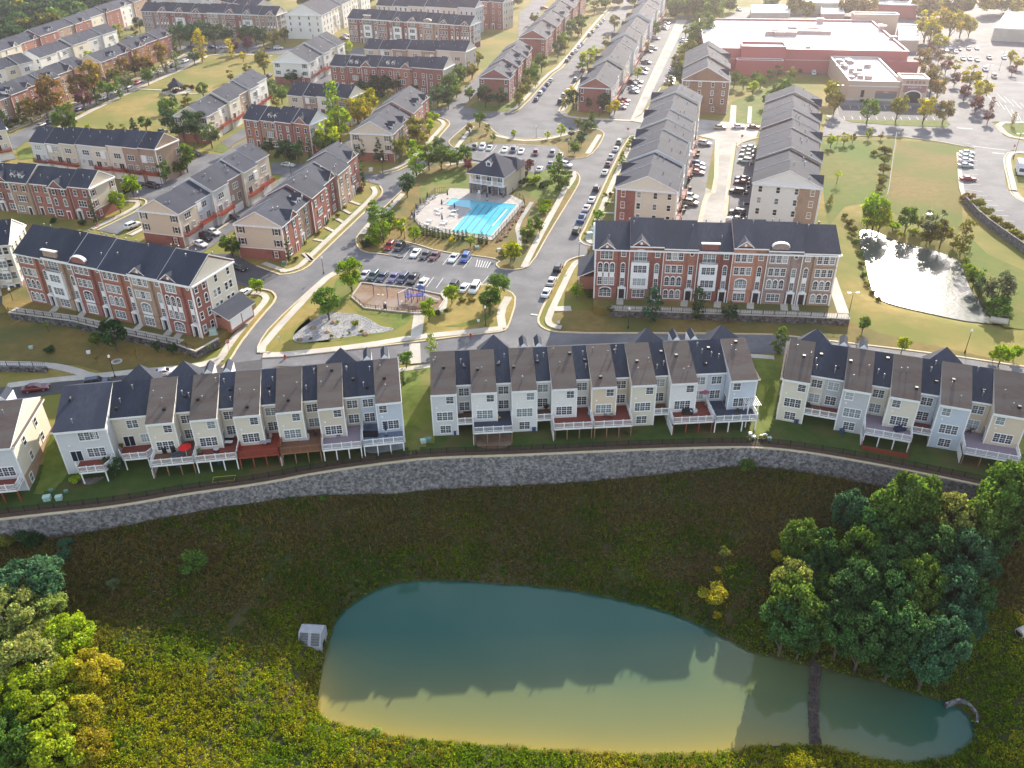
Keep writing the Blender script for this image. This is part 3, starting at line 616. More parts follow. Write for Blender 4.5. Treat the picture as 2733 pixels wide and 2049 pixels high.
ROWG = 'rows of attached townhouses'
def row(e1, e2, n, style, cols, label, he=9.0, depth=11.0, pitch=28, end='right', endcol=None, endbrick=True, steps=.9, proj=.8, extras=(), base=0.0, fl=3, name='townhouse_row', shut=(None,), e3=None, endwin=True, deck='red_deck', leftend=False, gtrim=True, cat='townhouse row', group=ROWG, roofm='shingle', rise=0, split=None):
    """a row of n attached houses. e1,e2: crop points of the eave corners of the visible long side"""
    A, B = P(*e1, he+base), P(*e2, he+base)
    root, L = frame_of(A, B, name, label, cat, group, base)
    if e3 is not None:
        q = P(*e3, he+base); dd = (B-A).normalized(); depth = abs((q-A).x*-dd.y+(q-A).y*dd.x)
    u = L/n; k = math.tan(R(pitch)); top = {}
    if abs((B-A).y) > .3*abs((B-A).x) and not rise: rise = .28; steps = .3
    elif not rise: steps = min(steps, .45)
    fh = he/fl
    for i in range(n):
        c = cols[i % len(cols)]; isb = c in BRK; wc = BRK[c] if isb else SID[c]
        dz = steps*((i*2+1) % 3)/2 + rise*i; y0 = -proj*((i+1) % 2)+proj; x0, x1 = i*u, (i+1)*u
        ze = he+dz-steps*.5; zr = ze + k*(depth-y0)/2; top[i] = (x0, x1, y0, ze, zr)
        MB().extrude_x(pent(y0, depth, ze, zr), x0+.01, x1-.01).build('wall', 'brick' if isb else 'siding', root, color=wc)
        roof_obj(root, x0-(.25 if i == 0 else -.0), x1+(.25 if i == n-1 else .0), y0, depth, ze, zr, m=roofm)
        if gtrim and i: MB().box(x0-.09, y0-.08, 0, x0+.09, y0+.05, he-.3).build('downpipe', 'trim', root)
        sh = shut[i % len(shut)]; sh = ('shutter_'+sh) if sh else None
        xm = (x0+x1)/2
        if style == 'front':
            for f in range(fl):
                z = fh*f + fh*.53
                if f == 0:
                    s = 1 if i % 2 else -1
                    add_door(root, xm-s*u*.25, y0, 0, ('door', 'portico', 'red', 'door')[(i*3+n) % 4]); add_window(root, xm+s*u*.2, y0, z, 1.7, 1.5, 2, shut=None)
                elif (i+f+n) % 3 == 0 and f < fl-1: add_window(root, xm, y0, z, 2.6, 1.6, 3, arch=False, shut=sh)
                else:
                    for s in (-1, 1): add_window(root, xm+s*u*.24, y0, z, .95, 1.55, 1, arch=(f == 1 and (i+n) % 2 == 0), shut=sh if f == fl-1 or i % 2 else None)
        elif style == 'back':
            add_door(root, xm+.2, y0, -.05, 'garage')
            zz = fh+.15; s = 1 if i % 2 else -1
            add_door(root, xm+s*u*.2, y0, zz, 'slide'); add_window(root, xm-s*u*.22, y0, zz+1.45, .9, 1.2, 2)
            if deck and i % 5 != 3: balcony(root, xm, y0, zz-.05, u*.86, deck if i % 3 else 'brown_deck')
            add_window(root, xm+s*.3, y0, fh*2+1.5, 2.4, 1.45, 3)
            if i % 3 == 1: MB().box(xm-s*u*.25-.9, y0-.45, fh*2+.4, xm-s*u*.25+.9, y0+.02, fh*3-.35).build('bay_window', 'trim', root)
        elif style == 'cond':
            for f in range(fl):
                z = fh*f+fh*.55
                for q in (.2, .5, .8):
                    if f == 0 and q == .5: add_door(root, x0+u*q, y0, 0, 'door')
                    else: add_window(root, x0+u*q, y0, z, 1.0, 1.6, 1, arch=(f == 2 and i % 2 == 0))
                if f in (1, 2) and i % 2: MB().box(x0+u*.35, y0-.5, fh*f+.2, x0+u*.65, y0+.02, fh*f+fh).build('bay_window', 'trim', root); add_window(root, xm, y0-.5, z, 1.6, 1.5, 2)
        vents(root, x0, x1, y0+.6, ze+.2, depth/2, zr, 2)
    for ex in extras:
        kind, pos = ex[0], ex[1]; i = min(n-1, int(pos*n)); x0, x1, y0, ze, zr = top[i]; c = cols[i % len(cols)]
        wc = BRK.get(c) or SID.get(c); x = pos*L
        if kind == 'g': cross_gable(root, x, min(u*.8, ex[2] if len(ex) > 2 else 4.4), y0, ze, min(u*.8, ex[2] if len(ex) > 2 else 4.4)*.42, (min(u*.8, ex[2] if len(ex) > 2 else 4.4)*.42)/k+.3, wc, 'brick' if c in BRK else 'siding')
        elif kind == 'G':
            w_ = 4.6; h_ = w_*.34; yb = depth+.7; zb_ = ze+h_+.1; yt = depth/2+.4 if h_ > (zr-ze) else depth-(h_+.1)/k
            MB().extrude_y([(x-w_/2, 0), (x+w_/2, 0), (x+w_/2, ze), (x, zb_), (x-w_/2, ze)], depth-.3, depth+.45).build('gable', 'brick' if c in BRK else 'siding', root, color=wc)
            MB().face([(x-w_/2-.35, yb, ze-.1), (x, yb, zb_+.15), (x, yt, zb_+.15), (x-w_/2-.35, depth-.2, ze+.02)]).face([(x+w_/2+.35, yb, ze-.1), (x, yb, zb_+.15), (x, yt, zb_+.15), (x+w_/2+.35, depth-.2, ze+.02)]).build('gable_roof', roofm, root)
        elif kind == 'd':
            for s in (-1, 1): dormer(root, x+s*1.3, y0+1.0, ze+.75*k+.2, 1.25, 1.7, 2.7)
        elif kind == 'p': MB().box(x-2, y0-.1, ze-.6, x+2, y0+.35, ze+1.5).build('parapet', 'brick', root, color=wc); MB().box(x-2.2, y0-.25, ze+1.5, x+2.2, y0+.45, ze+1.8).build('parapet_cap', 'trim', root)
        elif kind == 'a':
            pr = [(x-2, ze-.6), (x+2, ze-.6), (x+2, ze+1.0)] + [(x+2*math.cos(math.pi*j/8), ze+1.0+.8*math.sin(math.pi*j/8)) for j in range(1, 8)] + [(x-2, ze+1.0)]
            MB().extrude_y(pr, y0-.1, y0+.35).build('parapet', 'brick', root, color=wc)
            arc = [(x+2.25*math.cos(math.pi*j/8), ze+1.0+1.1*math.sin(math.pi*j/8)) for j in range(9)] + [(x-2*math.cos(math.pi*j/8), ze+.97+.8*math.sin(math.pi*j/8)) for j in range(9)]
            MB().extrude_y(arc, y0-.25, y0+.45).build('parapet_cap', 'trim', root)
    # end wall cladding
    for which in (['right'] if end == 'right' else ['left'] if end == 'left' else ['left', 'right']):
        i = n-1 if which == 'right' else 0; x0, x1, y0, ze, zr = top[i]; X = L if which == 'right' else 0; s = 1 if which == 'right' else -1
        ec = endcol or cols[i % len(cols)]; isb = ec in BRK; col = BRK[ec] if isb else SID[ec]
        p = pent(y0+.02, depth-.02, ze-.05, zr-.08, zb=fh if endbrick else -.6)
        MB().extrude_x(p, X-.05 if s > 0 else X-.1, X+.1 if s > 0 else X+.05).build('end_wall', 'brick' if isb else 'siding', root, color=col)
        if endbrick:
            MB().box(X-.05 if s > 0 else X-.14, y0+.02, -.6, X+.14 if s > 0 else X+.05, depth-.02, fh).build('brick_base', 'brick', root, color=BRK['red'])
            MB().box(X-.1, y0, fh-.1, X+.16*s+.0, depth, fh+.1).build('belt_course', 'trim', root)
        MB().box(X if s > 0 else X-.7, y0-.1, ze-.25, X+.7 if s > 0 else X, depth+.1, ze+.02).build('pent_roof', 'trim', root)
        if split: MB().box(X-.05 if s > 0 else X-.16, depth*split[0], -.5, X+.16 if s > 0 else X+.05, depth*split[1], ze-.25).build('end_wall', 'brick', root, color=BRK[split[2]])
        for cy in (y0+.06, depth-.06): MB().box(X-.12, cy-.12, 0, X+.12, cy+.12, ze-.2).build('corner_board', 'trim', root)
        if endwin:
            shh = ('shutter_'+shut[0]) if shut[0] else None
            for f in range(fl):
                for q in ((.12, .88) if f else (.2,)) if fl == 3 else ((.12, .35, .62, .88) if f else (.3,)):
                    add_window(root, X+s*.1, y0+(depth-y0)*q, fh*f+fh*.55, .9, 1.5, 1, shut=shh, rz=R(90)*s)
    return root

# ------------------------------------------------------------------ stacked-flat blocks (four storeys, brick bays)
def condo(e1, e2, units, label, he=12.0, depth=13.0, pitch=28, base=0.0, end='right', endcol='white', fl=4, shed=None, group='four storey brick apartment blocks', roofm='shingle', flip_last=True, detail=True, stp=.5):
    A, B = P(*e1, he+base), P(*e2, he+base)
    root, L = frame_of(A, B, 'apartment_block', label, 'apartment block', group, base)
    n = len(units); u = L/n; k = math.tan(R(pitch)); fh = he/fl
    for i, (typ, c, topk) in enumerate(units):
        x0 = i*u; x1 = x0+u; mir = flip_last and i == n-1
        ww = u*.66; wx0 = x0 if not mir else x1-ww; wx1 = wx0+ww; sx0, sx1 = (wx1, x1) if not mir else (x0, wx0)
        wc = BRK[c]; dz = stp*((i*5) % 7)/7; ze = he+dz-.25; zr = ze+k*depth/2
        MB().extrude_x(pent(0, depth, ze, zr), wx0+.01, wx1-.01).build('wall', 'brick', root, color=wc)
        MB().extrude_x(pent(.5, depth, ze, zr, yr=depth/2), sx0+.01, sx1-.01).build('stair_wall', 'brick', root, color=tuple(v*.93 for v in wc))
        roof_obj(root, x0-(.3 if i == 0 else 0), x1+(.3 if i == n-1 else 0), 0, depth, ze, zr, ov=.5, m=roofm)
        vents(root, x0, x1, 1, ze+.4, depth/2, zr, 1); vents(root, x0, x1, depth*.55, zr-.5, depth*.9, ze+.8, 2)
        MB().box(x0-.07, -.12, 0, x0+.07, .05, he-.4).build('downpipe', 'trim', root)
        for z in (fh-.05, fh*3-.02): MB().box(wx0+.02, -.07, z-.11, wx1-.02, .02, z+.11).build('belt_course', 'brick', root, color=tuple(v*.72 for v in wc))
        xm = (wx0+wx1)/2; q = ww*.27; g = True
        if typ == 'plain':
            for f in (1, 2, 3):
                for s in (-1, 0, 1): add_window(root, xm+s*q, 0, fh*f+1.6, .92, 1.65, 1, arch=(f == 1), grid=detail)
            if i % 2: add_window(root, xm, 0, 1.6, 2.6, 1.6, 3, grid=detail)
            else:
                for s in (-1, 0, 1): add_window(root, xm+s*q, 0, 1.5, .92, 1.6, 1, grid=detail, arch=True)
        elif typ == 'arch':
            for s in (-1, 0, 1):
                add_window(root, xm+s*q, 0, fh*2+1.4, .92, 1.8, 1, arch=True, grid=detail); add_window(root, xm+s*q, 0, fh+1.4, .92, 1.7, 1, grid=detail)
                MB().box(xm+s*q-.5, -.06, fh+2.35, xm+s*q+.5, .02, fh*2+.38).build('spandrel', 'trim', root)
            add_window(root, xm, 0, fh*3+1.45, 2.5, 1.7, 3, arch=True, grid=detail); add_window(root, xm, 0, 1.55, 2.5, 1.7, 3, arch=True, grid=detail)
        elif typ == 'tall':
            for s in (-1, 0, 1):
                for f in (2, 3): add_window(root, xm+s*q, 0, fh*f+1.6, .92, 1.6, 1, grid=detail)
            add_window(root, xm, 0, fh+1.5, 2.4, 1.7, 3, arch=True, grid=detail); MB().box(xm-1.3, -.06, 2.5, xm+1.3, .02, fh+.5).build('spandrel', 'trim', root); add_window(root, xm, 0, 1.45, 2.4, 1.7, 3, grid=detail)
        elif typ == 'bay':
            MB().box(wx0+ww*.1, -.55, fh-.1, wx1-ww*.1, .03, fh*3+.1).build('bay_window', 'trim', root)
            for f in (1, 2): add_window(root, xm, -.55, fh*f+1.6, 2.7, 1.6, 3, grid=detail)
            add_window(root, xm, 0, 1.55, 2.5, 1.7, 3, grid=detail); add_window(root, xm, 0, fh*3+1.35, 2.5, 2.0, 3, arch=True, grid=detail)
            b = MB().box(wx0+ww*.1, -.75, fh*3+.1, wx1-ww*.1, .03, fh*3+.22).build('balcony', 'trim', root)
            m2 = MB()
            for a_, b_ in (((wx0+ww*.1, -.72), (wx1-ww*.1, -.72)),):
                for zz in (.25, 1.05): m2.tube((*a_, fh*3+.1+zz), (*b_, fh*3+.1+zz), .04, k=4)
                for j in range(16): m2.tube((a_[0]+(b_[0]-a_[0])*j/15, -.72, fh*3+.2), (a_[0]+(b_[0]-a_[0])*j/15, -.72, fh*3+1.1), .025, k=4)
            m2.build('railing', 'black', b)
        sm = (sx0+sx1)/2
        if i % 3 == 2: MB().tube((sm, .44, fh*3+1.9), (sm, .52, fh*3+1.9), .5, k=10).build('oval_window', 'trim', root); MB().tube((sm, .42, fh*3+1.9), (sm, .45, fh*3+1.9), .34, k=10).build('oval_pane', 'glass', root)
        else: add_window(root, sm, .5, fh*3+1.7, .9, 1.2, 1, grid=detail)
        add_window(root, sm, .5, fh*2+1.2, .8, 1.9, 1, arch=(i % 3 != 2), grid=detail); add_window(root, sm, .5, fh+1.0, .8, 1.8, 1, grid=detail)
        MB().box(sm-.5, .42, fh+1.95, sm+.5, .52, fh*2+.2).build('spandrel', 'trim', root)
        add_door(root, sm, .5, 0, 'portico')
        if topk == 'g': cross_gable(root, xm, ww*.78, 0, ze, ww*.3, ww*.3/k+.3, wc, m=roofm, z0=ze-.6); MB().box(xm-.25, -.12, ze+.35, xm+.25, 0, ze+.9).build('keystone', 'trim', root)
        elif topk == 'p': MB().box(wx0+ww*.14, -.12, ze-.7, wx1-ww*.14, .4, ze+1.6).build('parapet', 'brick', root, color=wc); MB().box(wx0+ww*.09, -.3, ze+1.6, wx1-ww*.09, .45, ze+1.82).build('parapet_cap', 'trim', root)
        elif topk == 'a':
            h_ = ww*.36; pr = [(xm-h_, ze-.7), (xm+h_, ze-.7)] + [(xm+h_*math.cos(math.pi*j/8), ze+.9+.8*math.sin(math.pi*j/8)) for j in range(9)]
            MB().extrude_y(pr, -.12, .4).build('parapet', 'brick', root, color=wc)
            arc = [(xm+(h_+.12)*math.cos(math.pi*j/8), ze+.9+.98*math.sin(math.pi*j/8)) for j in range(9)] + [(xm-h_*math.cos(math.pi*j/8), ze+.86+.8*math.sin(math.pi*j/8)) for j in range(9)]
            MB().extrude_y(arc, -.3, .55).build('parapet_cap', 'trim', root)
    MB().box(-.2, -.32, he-.55, L+.2, 0, he-.22).build('cornice', 'trim', root)
    ze = he-.25; zr = ze+k*depth/2
    for which in (('left', 'right') if end == 'both' else (end,)):
        X, s = (L, 1) if which == 'right' else (0, -1)
        i = n-1 if which == 'right' else 0; wc = BRK[units[i][1]]
        MB().extrude_x(pent(depth*.36, depth-.02, ze-.1, zr-.15, yr=depth/2, zb=fh*.9), X-.05, X+.12*s if s > 0 else X-.12).build('end_wall', 'siding', root, color=SID[endcol])
        MB().extrude_x([(.3, ze+.1), (depth-.3, ze+.1), (depth/2, zr-.1)], X-.05, X+.14*s).build('gable', 'siding', root, color=SID[endcol])
        MB().box(min(X, X+.7*s), -.1, ze-.25, max(X, X+.7*s), depth+.1, ze+.05).build('pent_roof', 'trim', root)
        for cy in (.1, depth*.36, depth-.06): MB().box(X-.14, cy-.12, 0, X+.14, cy+.12, ze-.2).build('corner_board', 'trim', root)
        for f in range(fl):
            for q in (.1, .28): add_window(root, X+s*.02, depth*q, fh*f+1.6, .85, 1.55, 1, rz=R(90)*s, arch=f == 2)
            if f:
                for q in ((.47, .57, .75, .86) if f < 3 else (.55, .85)): add_window(root, X+s*.12, depth*q, fh*f+1.5, .85, 1.55, 1, rz=R(90)*s)
    if shed:
        s = 1 if shed == 'right' else -1; X = L if s > 0 else 0
        MB().box(min(X, X+3.4*s), depth*.38, -.6, max(X, X+3.4*s), depth*.98, 2.5).build('garage', 'brick', root, color=BRK['orange'])
        xs = (X, X+3.9*s); pr = [(xs[0], 4.3), (xs[1], 2.5), (xs[1], 2.75), (xs[0], 4.55)]
        MB().extrude_y(pr, depth*.33, depth+.2, mats=[1, 1, 0, 1], cap=1).build('garage_roof', [roofm, 'trim'], root)
        for q in (.53, .82): link('garage_door', door_mesh('garage'), root, (X+3.4*s, depth*q, 0), R(90)*s, sc=(.75, 1, .95))
    return root
# ------------------------------------------------------------------ the rows, front to back
S_ = 'S'
row(('a', 0, 432), ('a', 1240, 20), 9, 'front', ['cream', 'orange', 'red', 'tan', 'red', 'cream', 'red', 'white', 'tan'], 'long cream and brick townhouse row at the edge of the wood', extras=[('g', .08, 4.5), ('d', .3), ('g', .2, 4), ('g', .5, 4), ('g', .68, 4), ('g', .83, 4)], end='right')
row(('a', 335, 490), ('a', 985, 272), 5, 'back', ['white', 'lgrey', 'cream', 'lgrey', 'white'], 'pale sided townhouse row behind the brick row with paired white dormers', end='left', endcol='white', endbrick=False, deck=None)
row(('a', -330, 690), ('a', 280, 535), 5, 'back', ['white', 'lgrey', 'white', 'cream', 'white'], 'pale sided townhouse row cut by the left edge, behind the orange trees', end='right', endcol='white', endbrick=False, deck=None)
row(('a', 850, 525), ('a', 1450, 308), 5, 'front', ['orange', 'red', 'orange', 'red', 'orange'], 'brick townhouse row with paired white dormers opposite the gazebo', end='left', endcol='beige', extras=[('d', .18), ('d', .68), ('g', .36, 4), ('g', .53, 4), ('g', .93, 4)])
row(('a', -220, 935), ('a', 748, 575), 7, 'front', ['red', 'tan', 'orange', 'red', 'orange', 'tan', 'red'], 'brick townhouse row behind the orange trees along the park road', end='right', endcol='orange', endbrick=False, extras=[('d', .3), ('d', .65), ('g', .45, 4.2), ('g', .84, 4.5), ('g', .96, 4.5)])
condo((S_, 376, 28), (S_, 736, 40), [('plain', 'grey', None), ('arch', 'red', 'g'), ('bay', 'red', 'g'), ('plain', 'red', 'g'), ('plain', 'tan', None), ('plain', 'red', 'g'), ('bay', 'tan', 'g'), ('arch', 'tan', 'g')], 'long brick apartment block above the shaded trees at the head of the park', endcol='cream', pitch=30, detail=False, depth=12)
row(('a', 1740, 985), ('a', 2265, 690), 6, 'back', ['beige', 'cream', 'cream', 'tan', 'lgrey', 'white'], 'beige townhouse row with red rear balconies beside the park lawn', end='left', endcol='beige', shut=('black',), e3=('a', 1500, 958), endbrick=True)
row(('a', 250, 1197), ('a', 1310, 1312), 8, 'back', ['lgrey', 'beige', 'beige', 'lgrey', 'cream', 'cream', 'tan', 'tan'], 'beige townhouse row under one long dark roof below the park lawn', end='right', endcol='tan', endbrick=False, steps=.2, proj=.3, pitch=32)
row(('v', -420, 770), ('v', 1215, 935), 6, 'front', ['tan', 'red', 'tan', 'orange', 'red', 'red'], 'brick townhouse row with two dormers and maroon shutters at the left edge', end='right', endcol='beige', shut=('red', 'black', 'red'), extras=[('g', .24, 5), ('d', .40), ('g', .745, 5)], pitch=32)
row(('e', 1500, 227), (S_, 724, 427), 6, 'back', ['beige', 'blue', 'lgrey', 'grey', 'cream', 'beige'], 'beige and grey townhouse row with red balconies over the garage court', end='left', endcol='beige', shut=('black',), e3=('e', 1175, 183))
row((S_, 751, 606), (S_, 962, 424), 6, 'front', ['red', 'tan', 'red', 'dark', 'tan', 'red'], 'brick townhouse row with white porticoes along the slanting street', end='left', endcol='beige', shut=('black',), extras=[('g', .12, 4.6), ('d', .28), ('g', .62, 4.6), ('g', .93, 4.2)], e3=('e', 2000, 287))
row((S_, 649, 317), (S_, 822, 341), 4, 'front', ['orange', 'tan', 'red', 'orange'], 'short brick townhouse row with dormers beside the tall yellow-green tree', end='right', endcol='white', shut=('red',), extras=[('d', .42), ('g', .87, 5)], pitch=32)
row((S_, 768, 253), (S_, 927, 270), 4, 'back', ['beige', 'tan', 'white', 'tan'], 'short beige townhouse row behind the two big yellow trees', end='right', endcol='cream', endbrick=False, steps=.2, pitch=32, deck='brown_deck')
row((S_, 1047, 359), (S_, 1149, 265), 4, 'front', ['tan', 'tan', 'peach', 'red'], 'tan brick townhouse row behind two blue-green spruces', end='left', endcol='beige', shut=('black',), extras=[('d', .12), ('g', .32, 4), ('d', .72), ('g', .92, 4)], e3=('b', 822, 1098))
row((S_, 881, 175), (S_, 1183, 197), 7, 'front', ['red', 'red', 'red', 'red', 'orange', 'red', 'red'], 'long red brick townhouse row with two pairs of dormers above a dark hedge', end='right', endcol='cream', extras=[('d', .2), ('g', .33, 5), ('d', .53), ('g', .68, 5)], pitch=31, depth=11)
row((S_, 972, 130), (S_, 1242, 149), 7, 'back', ['beige', 'beige', 'tan', 'beige', 'tan', 'cream', 'beige'], 'beige townhouse row with dark roofs behind the long red brick row', end='right', endcol='cream', steps=.2, pitch=31, deck=None)
row((S_, 823, 168), (S_, 919, 119), 5, 'back', ['lgrey', 'white', 'lgrey', 'cream', 'white'], 'white townhouse row with small red balconies right of the park', end='left', endcol='white', shut=('black',), e3=('b', 163, 510))
condo((S_, 928, 47), (S_, 1254, 67), [('plain', 'red', None), ('bay', 'grey', 'p'), ('plain', 'red', None), ('bay', 'dark', 'g'), ('bay', 'orange', 'g'), ('tall', 'tan', 'a'), ('plain', 'red', 'g'), ('arch', 'dark', 'g')], 'wide dark brick apartment block with gables, arches and white bays', endcol='lgrey', pitch=30, detail=False, depth=12)
row((S_, 857, 41), (S_, 985, -20), 5, 'cond', ['white', 'cream', 'white', 'cream', 'white'], 'tall white apartment row with a brick end beside the dark brick block', he=12, fl=4, end='left', endcol='white', endbrick=False, e3=('b', 292, 106), cat='apartment block', name='apartment_block', group='four storey brick apartment blocks')
row((S_, 1004, 14), (S_, 1266, 30), 6, 'cond', ['cream', 'white', 'cream', 'white', 'cream', 'lgrey'], 'pale apartment row with a long roof behind the dark brick block', he=12, fl=4, end='right', endcol='lgrey', endbrick=False, pitch=32, cat='apartment block', name='apartment_block', group='four storey brick apartment blocks')
row((S_, 1360, 210), (S_, 1424, 138), 6, 'front', ['red', 'red', 'orange', 'red', 'red', 'red'], 'brick townhouse row with dormers left of the boulevard, nearer of the two', end='left', endcol='red', endbrick=False, extras=[('g', .07, 3.6), ('d', .25), ('g', .42, 3.6), ('d', .58), ('g', .75, 3.6), ('g', .93, 3.6)], e3=('b', 1880, 655))
row((S_, 1458, 103), (S_, 1567, -8), 10, 'front', ['red', 'orange', 'red', 'red', 'tan', 'red', 'red', 'red', 'orange', 'red'], 'brick townhouse row with dormers left of the boulevard, farther of the two', end='left', endcol='red', endbrick=False, extras=[('g', .07, 3.6), ('d', .17), ('g', .3, 3.6), ('d', .42), ('g', .56, 3.6), ('d', .7), ('g', .85, 3.6)], e3=('c', 60, 316))
row((S_, 1633, 236), (S_, 1776, 2), 13, 'back', ['lgrey', 'white', 'cream', 'lgrey', 'white', 'lgrey', 'cream', 'white', 'lgrey', 'white', 'cream', 'lgrey', 'white'], 'very long grey roofed townhouse row with a red brick end beside the boulevard', end='left', endcol='red', endbrick=False, e3=('c', 560, 735), deck='brown_deck', rise=.25, extras=[('G', .04), ('G', .12), ('G', .2), ('G', .35), ('G', .42), ('G', .58), ('G', .66), ('G', .81), ('G', .89)])
row((S_, 1949, 217), (S_, 1945, 150), 5, 'front', ['brown', 'tan', 'brown', 'brown', 'brown'], 'tan brick apartment building with a gable front facing the cross street', he=12, fl=4, end='left', endcol='brown', endbrick=False, extras=[('g', .2, 5), ('g', .8, 4)], e3=(S_, 1820, 220), cat='apartment block', name='apartment_block', group='four storey brick apartment blocks', steps=.25)
row((S_, 1808, 513), (S_, 1870, 279), 9, 'back', ['lgrey', 'cream', 'lgrey', 'white', 'lgrey', 'cream', 'white', 'lgrey', 'cream'], 'stepped grey roofed row left of the concrete alley, brick and cream end wall', he=12, fl=4, end='left', endcol='cream', endbrick=False, e3=(S_, 1643, 506), steps=.3, rise=.33, pitch=24, deck='brown_deck', extras=[('G', .05), ('G', .17), ('G', .39), ('G', .5), ('G', .72), ('G', .94)], group=ROWG, split=(.68, .98, 'red'))
row((S_, 2194, 503), (S_, 2184, 287), 9, 'front', ['tan', 'red', 'tan', 'brown', 'tan', 'red', 'tan', 'brown', 'tan'], 'stepped grey roofed row right of the concrete alley, cream and tan end wall', he=12, fl=4, end='left', endcol='white', endbrick=False, e3=(S_, 2008, 500), steps=.3, rise=.33, pitch=24, split=(.02, .33, 'tan'), extras=[('g', .06, 4), ('g', .28, 4), ('g', .5, 4), ('g', .72, 4), ('g', .9, 4)])
condo(('e', 125, 541), ('e', 1600, 826), [('plain', 'orange', None), ('bay', 'tan', 'p'), ('tall', 'red', 'a'), ('plain', 'orange', None), ('tall', 'tan', 'g'), ('arch', 'red', 'g')], 'dark roofed brick apartment block on the terrace at the left', base=TERR_Z, pitch=30, shed='right', endcol='cream', flip_last=False)
condo((S_, 1590.7, 661), (S_, 2240, 679), [('arch', 'red', 'g'), ('bay', 'red', 'g'), ('plain', 'orange', None), ('bay', 'dark', 'p'), ('tall', 'peach', 'g'), ('plain', 'grey', 'a'), ('plain', 'tan', None)], 'grey roofed brick apartment block on the terrace behind the middle townhouses', base=TERR_Z, pitch=23, depth=15, stp=1.3, shed='left', endcol='cream', end='both')
row(('e', -700, 560), ('e', 60, 495), 4, 'cond', ['cream', 'white', 'cream', 'cream'], 'cream gabled apartment block cut off by the left edge of the photo', he=12, fl=4, base=.0, end='right', endcol='cream', endbrick=True, pitch=30, depth=13, cat='apartment block', name='apartment_block', group='four storey brick apartment blocks')
row(('a', -420, 1190), ('a', 55, 1110), 3, 'back', ['cream', 'beige', 'cream'], 'beige townhouse with a bright red balcony at the left edge', end='right', endcol='cream', endbrick=False)
row((S_, 590, 3), (S_, 683, 22), 3, 'front', ['red', 'orange', 'red'], 'brick and cream townhouse row seen over the long apartment block', he=12, fl=4, end='right', endcol='cream', extras=[('g', .8, 4)], endbrick=False)
row((S_, 1270, 2), (S_, 1340, 8), 2, 'front', ['dark', 'red'], 'tall dark brick block at the top edge behind the pale apartments', he=14, fl=4, end='right', endcol='cream', endbrick=False, cat='apartment block', name='apartment_block', group='four storey brick apartment blocks')
row((S_, 400, -14), (S_, 640, -6), 7, 'back', ['white', 'cream', 'white', 'lgrey', 'white', 'cream', 'white'], 'white townhouse row at the top edge behind the long apartment block', end='right', endcol='white', endbrick=False, deck=None)
# terraces under the two near apartment blocks
def terrace(front, back, label, ledge=1.0):
    f = T(front, TERR_Z); b = T(back, TERR_Z)
    slab('terrace', f+b, 'brown_grass', -.3, TERR_Z)
    w = thing('retaining_wall', label, 'wall', (0, 0, 0))
    return w, f
_stone_meshes = None
def stone_face(parent, pts, zb, ztop, sz=.45, nrm=-1, seed=1):
    """thousands of rough stones along a wall line, joined into one mesh"""
    rng = np.random.default_rng(seed); V = []; Fc = []; n = 0; C = []
    seg = [pts[i+1]-pts[i] for i in range(len(pts)-1)]
    for i, d in enumerate(seg):
        L = d.length
        if L < .05: continue
        t = d/L; nn = Vector((t.y, -t.x, 0)) if nrm < 0 else Vector((-t.y, t.x, 0))
        m = max(1, int(L/sz))
        for a in range(m):
            h0 = zb(pts[i] + t*(L*(a+.5)/m)); z = h0 - rng.uniform(0, sz)
            while z < ztop:
                h = sz*rng.uniform(.6, 1.15); w = L/m*rng.uniform(.85, 1.25)/2; p = rng.uniform(.03, .3); z1 = min(z+h, ztop+rng.uniform(-.02, .12))
                c = pts[i]+t*(L*(a+.5)/m + rng.uniform(-.1, .1)*sz)
                bt = -.16*(ztop-z)/4.0 
                q = []
                for (s, zz) in ((-1, z+.03), (1, z+.03), (1, z1-.03), (-1, z1-.03)):
                    q.append(c+t*(s*w)+nn*(.0)+Vector((0, 0, zz-c.z)))
                for (s, zz) in ((-1, z+.06), (1, z+.06), (1, z1-.06), (-1, z1-.06)):
                    q.append(c+t*(s*w*rng.uniform(.6, .95))+nn*p+Vector((0, 0, zz-c.z+rng.uniform(-.05, .05))))
                V += [tuple(x) for x in q]
                for fc in ((4, 5, 6, 7), (0, 1, 5, 4), (1, 2, 6, 5), (2, 3, 7, 6), (3, 0, 4, 7)): Fc.append(tuple(n+k for k in fc))
                n += 8; g = rng.choice([.45, .7, .9, 1.1, 1.45], p=[.2, .25, .25, .2, .1])*rng.uniform(.85, 1.15); hue = rng.uniform(-.06, .06)
                C += [(g*(1+hue), g, g*(1-hue*.8+.06), 1)]*8
                z += h
    me = bpy.data.meshes.new('stonework'); me.from_pydata(V, [], Fc)
    at = me.attributes.new('tint', 'FLOAT_COLOR', 'POINT'); at.data.foreach_set('color', np.array(C, np.float32).ravel())
    me.materials.append(MAT['stone_face'])
    o = link('stonework', me, parent); o['kind'] = 'stuff'; return o
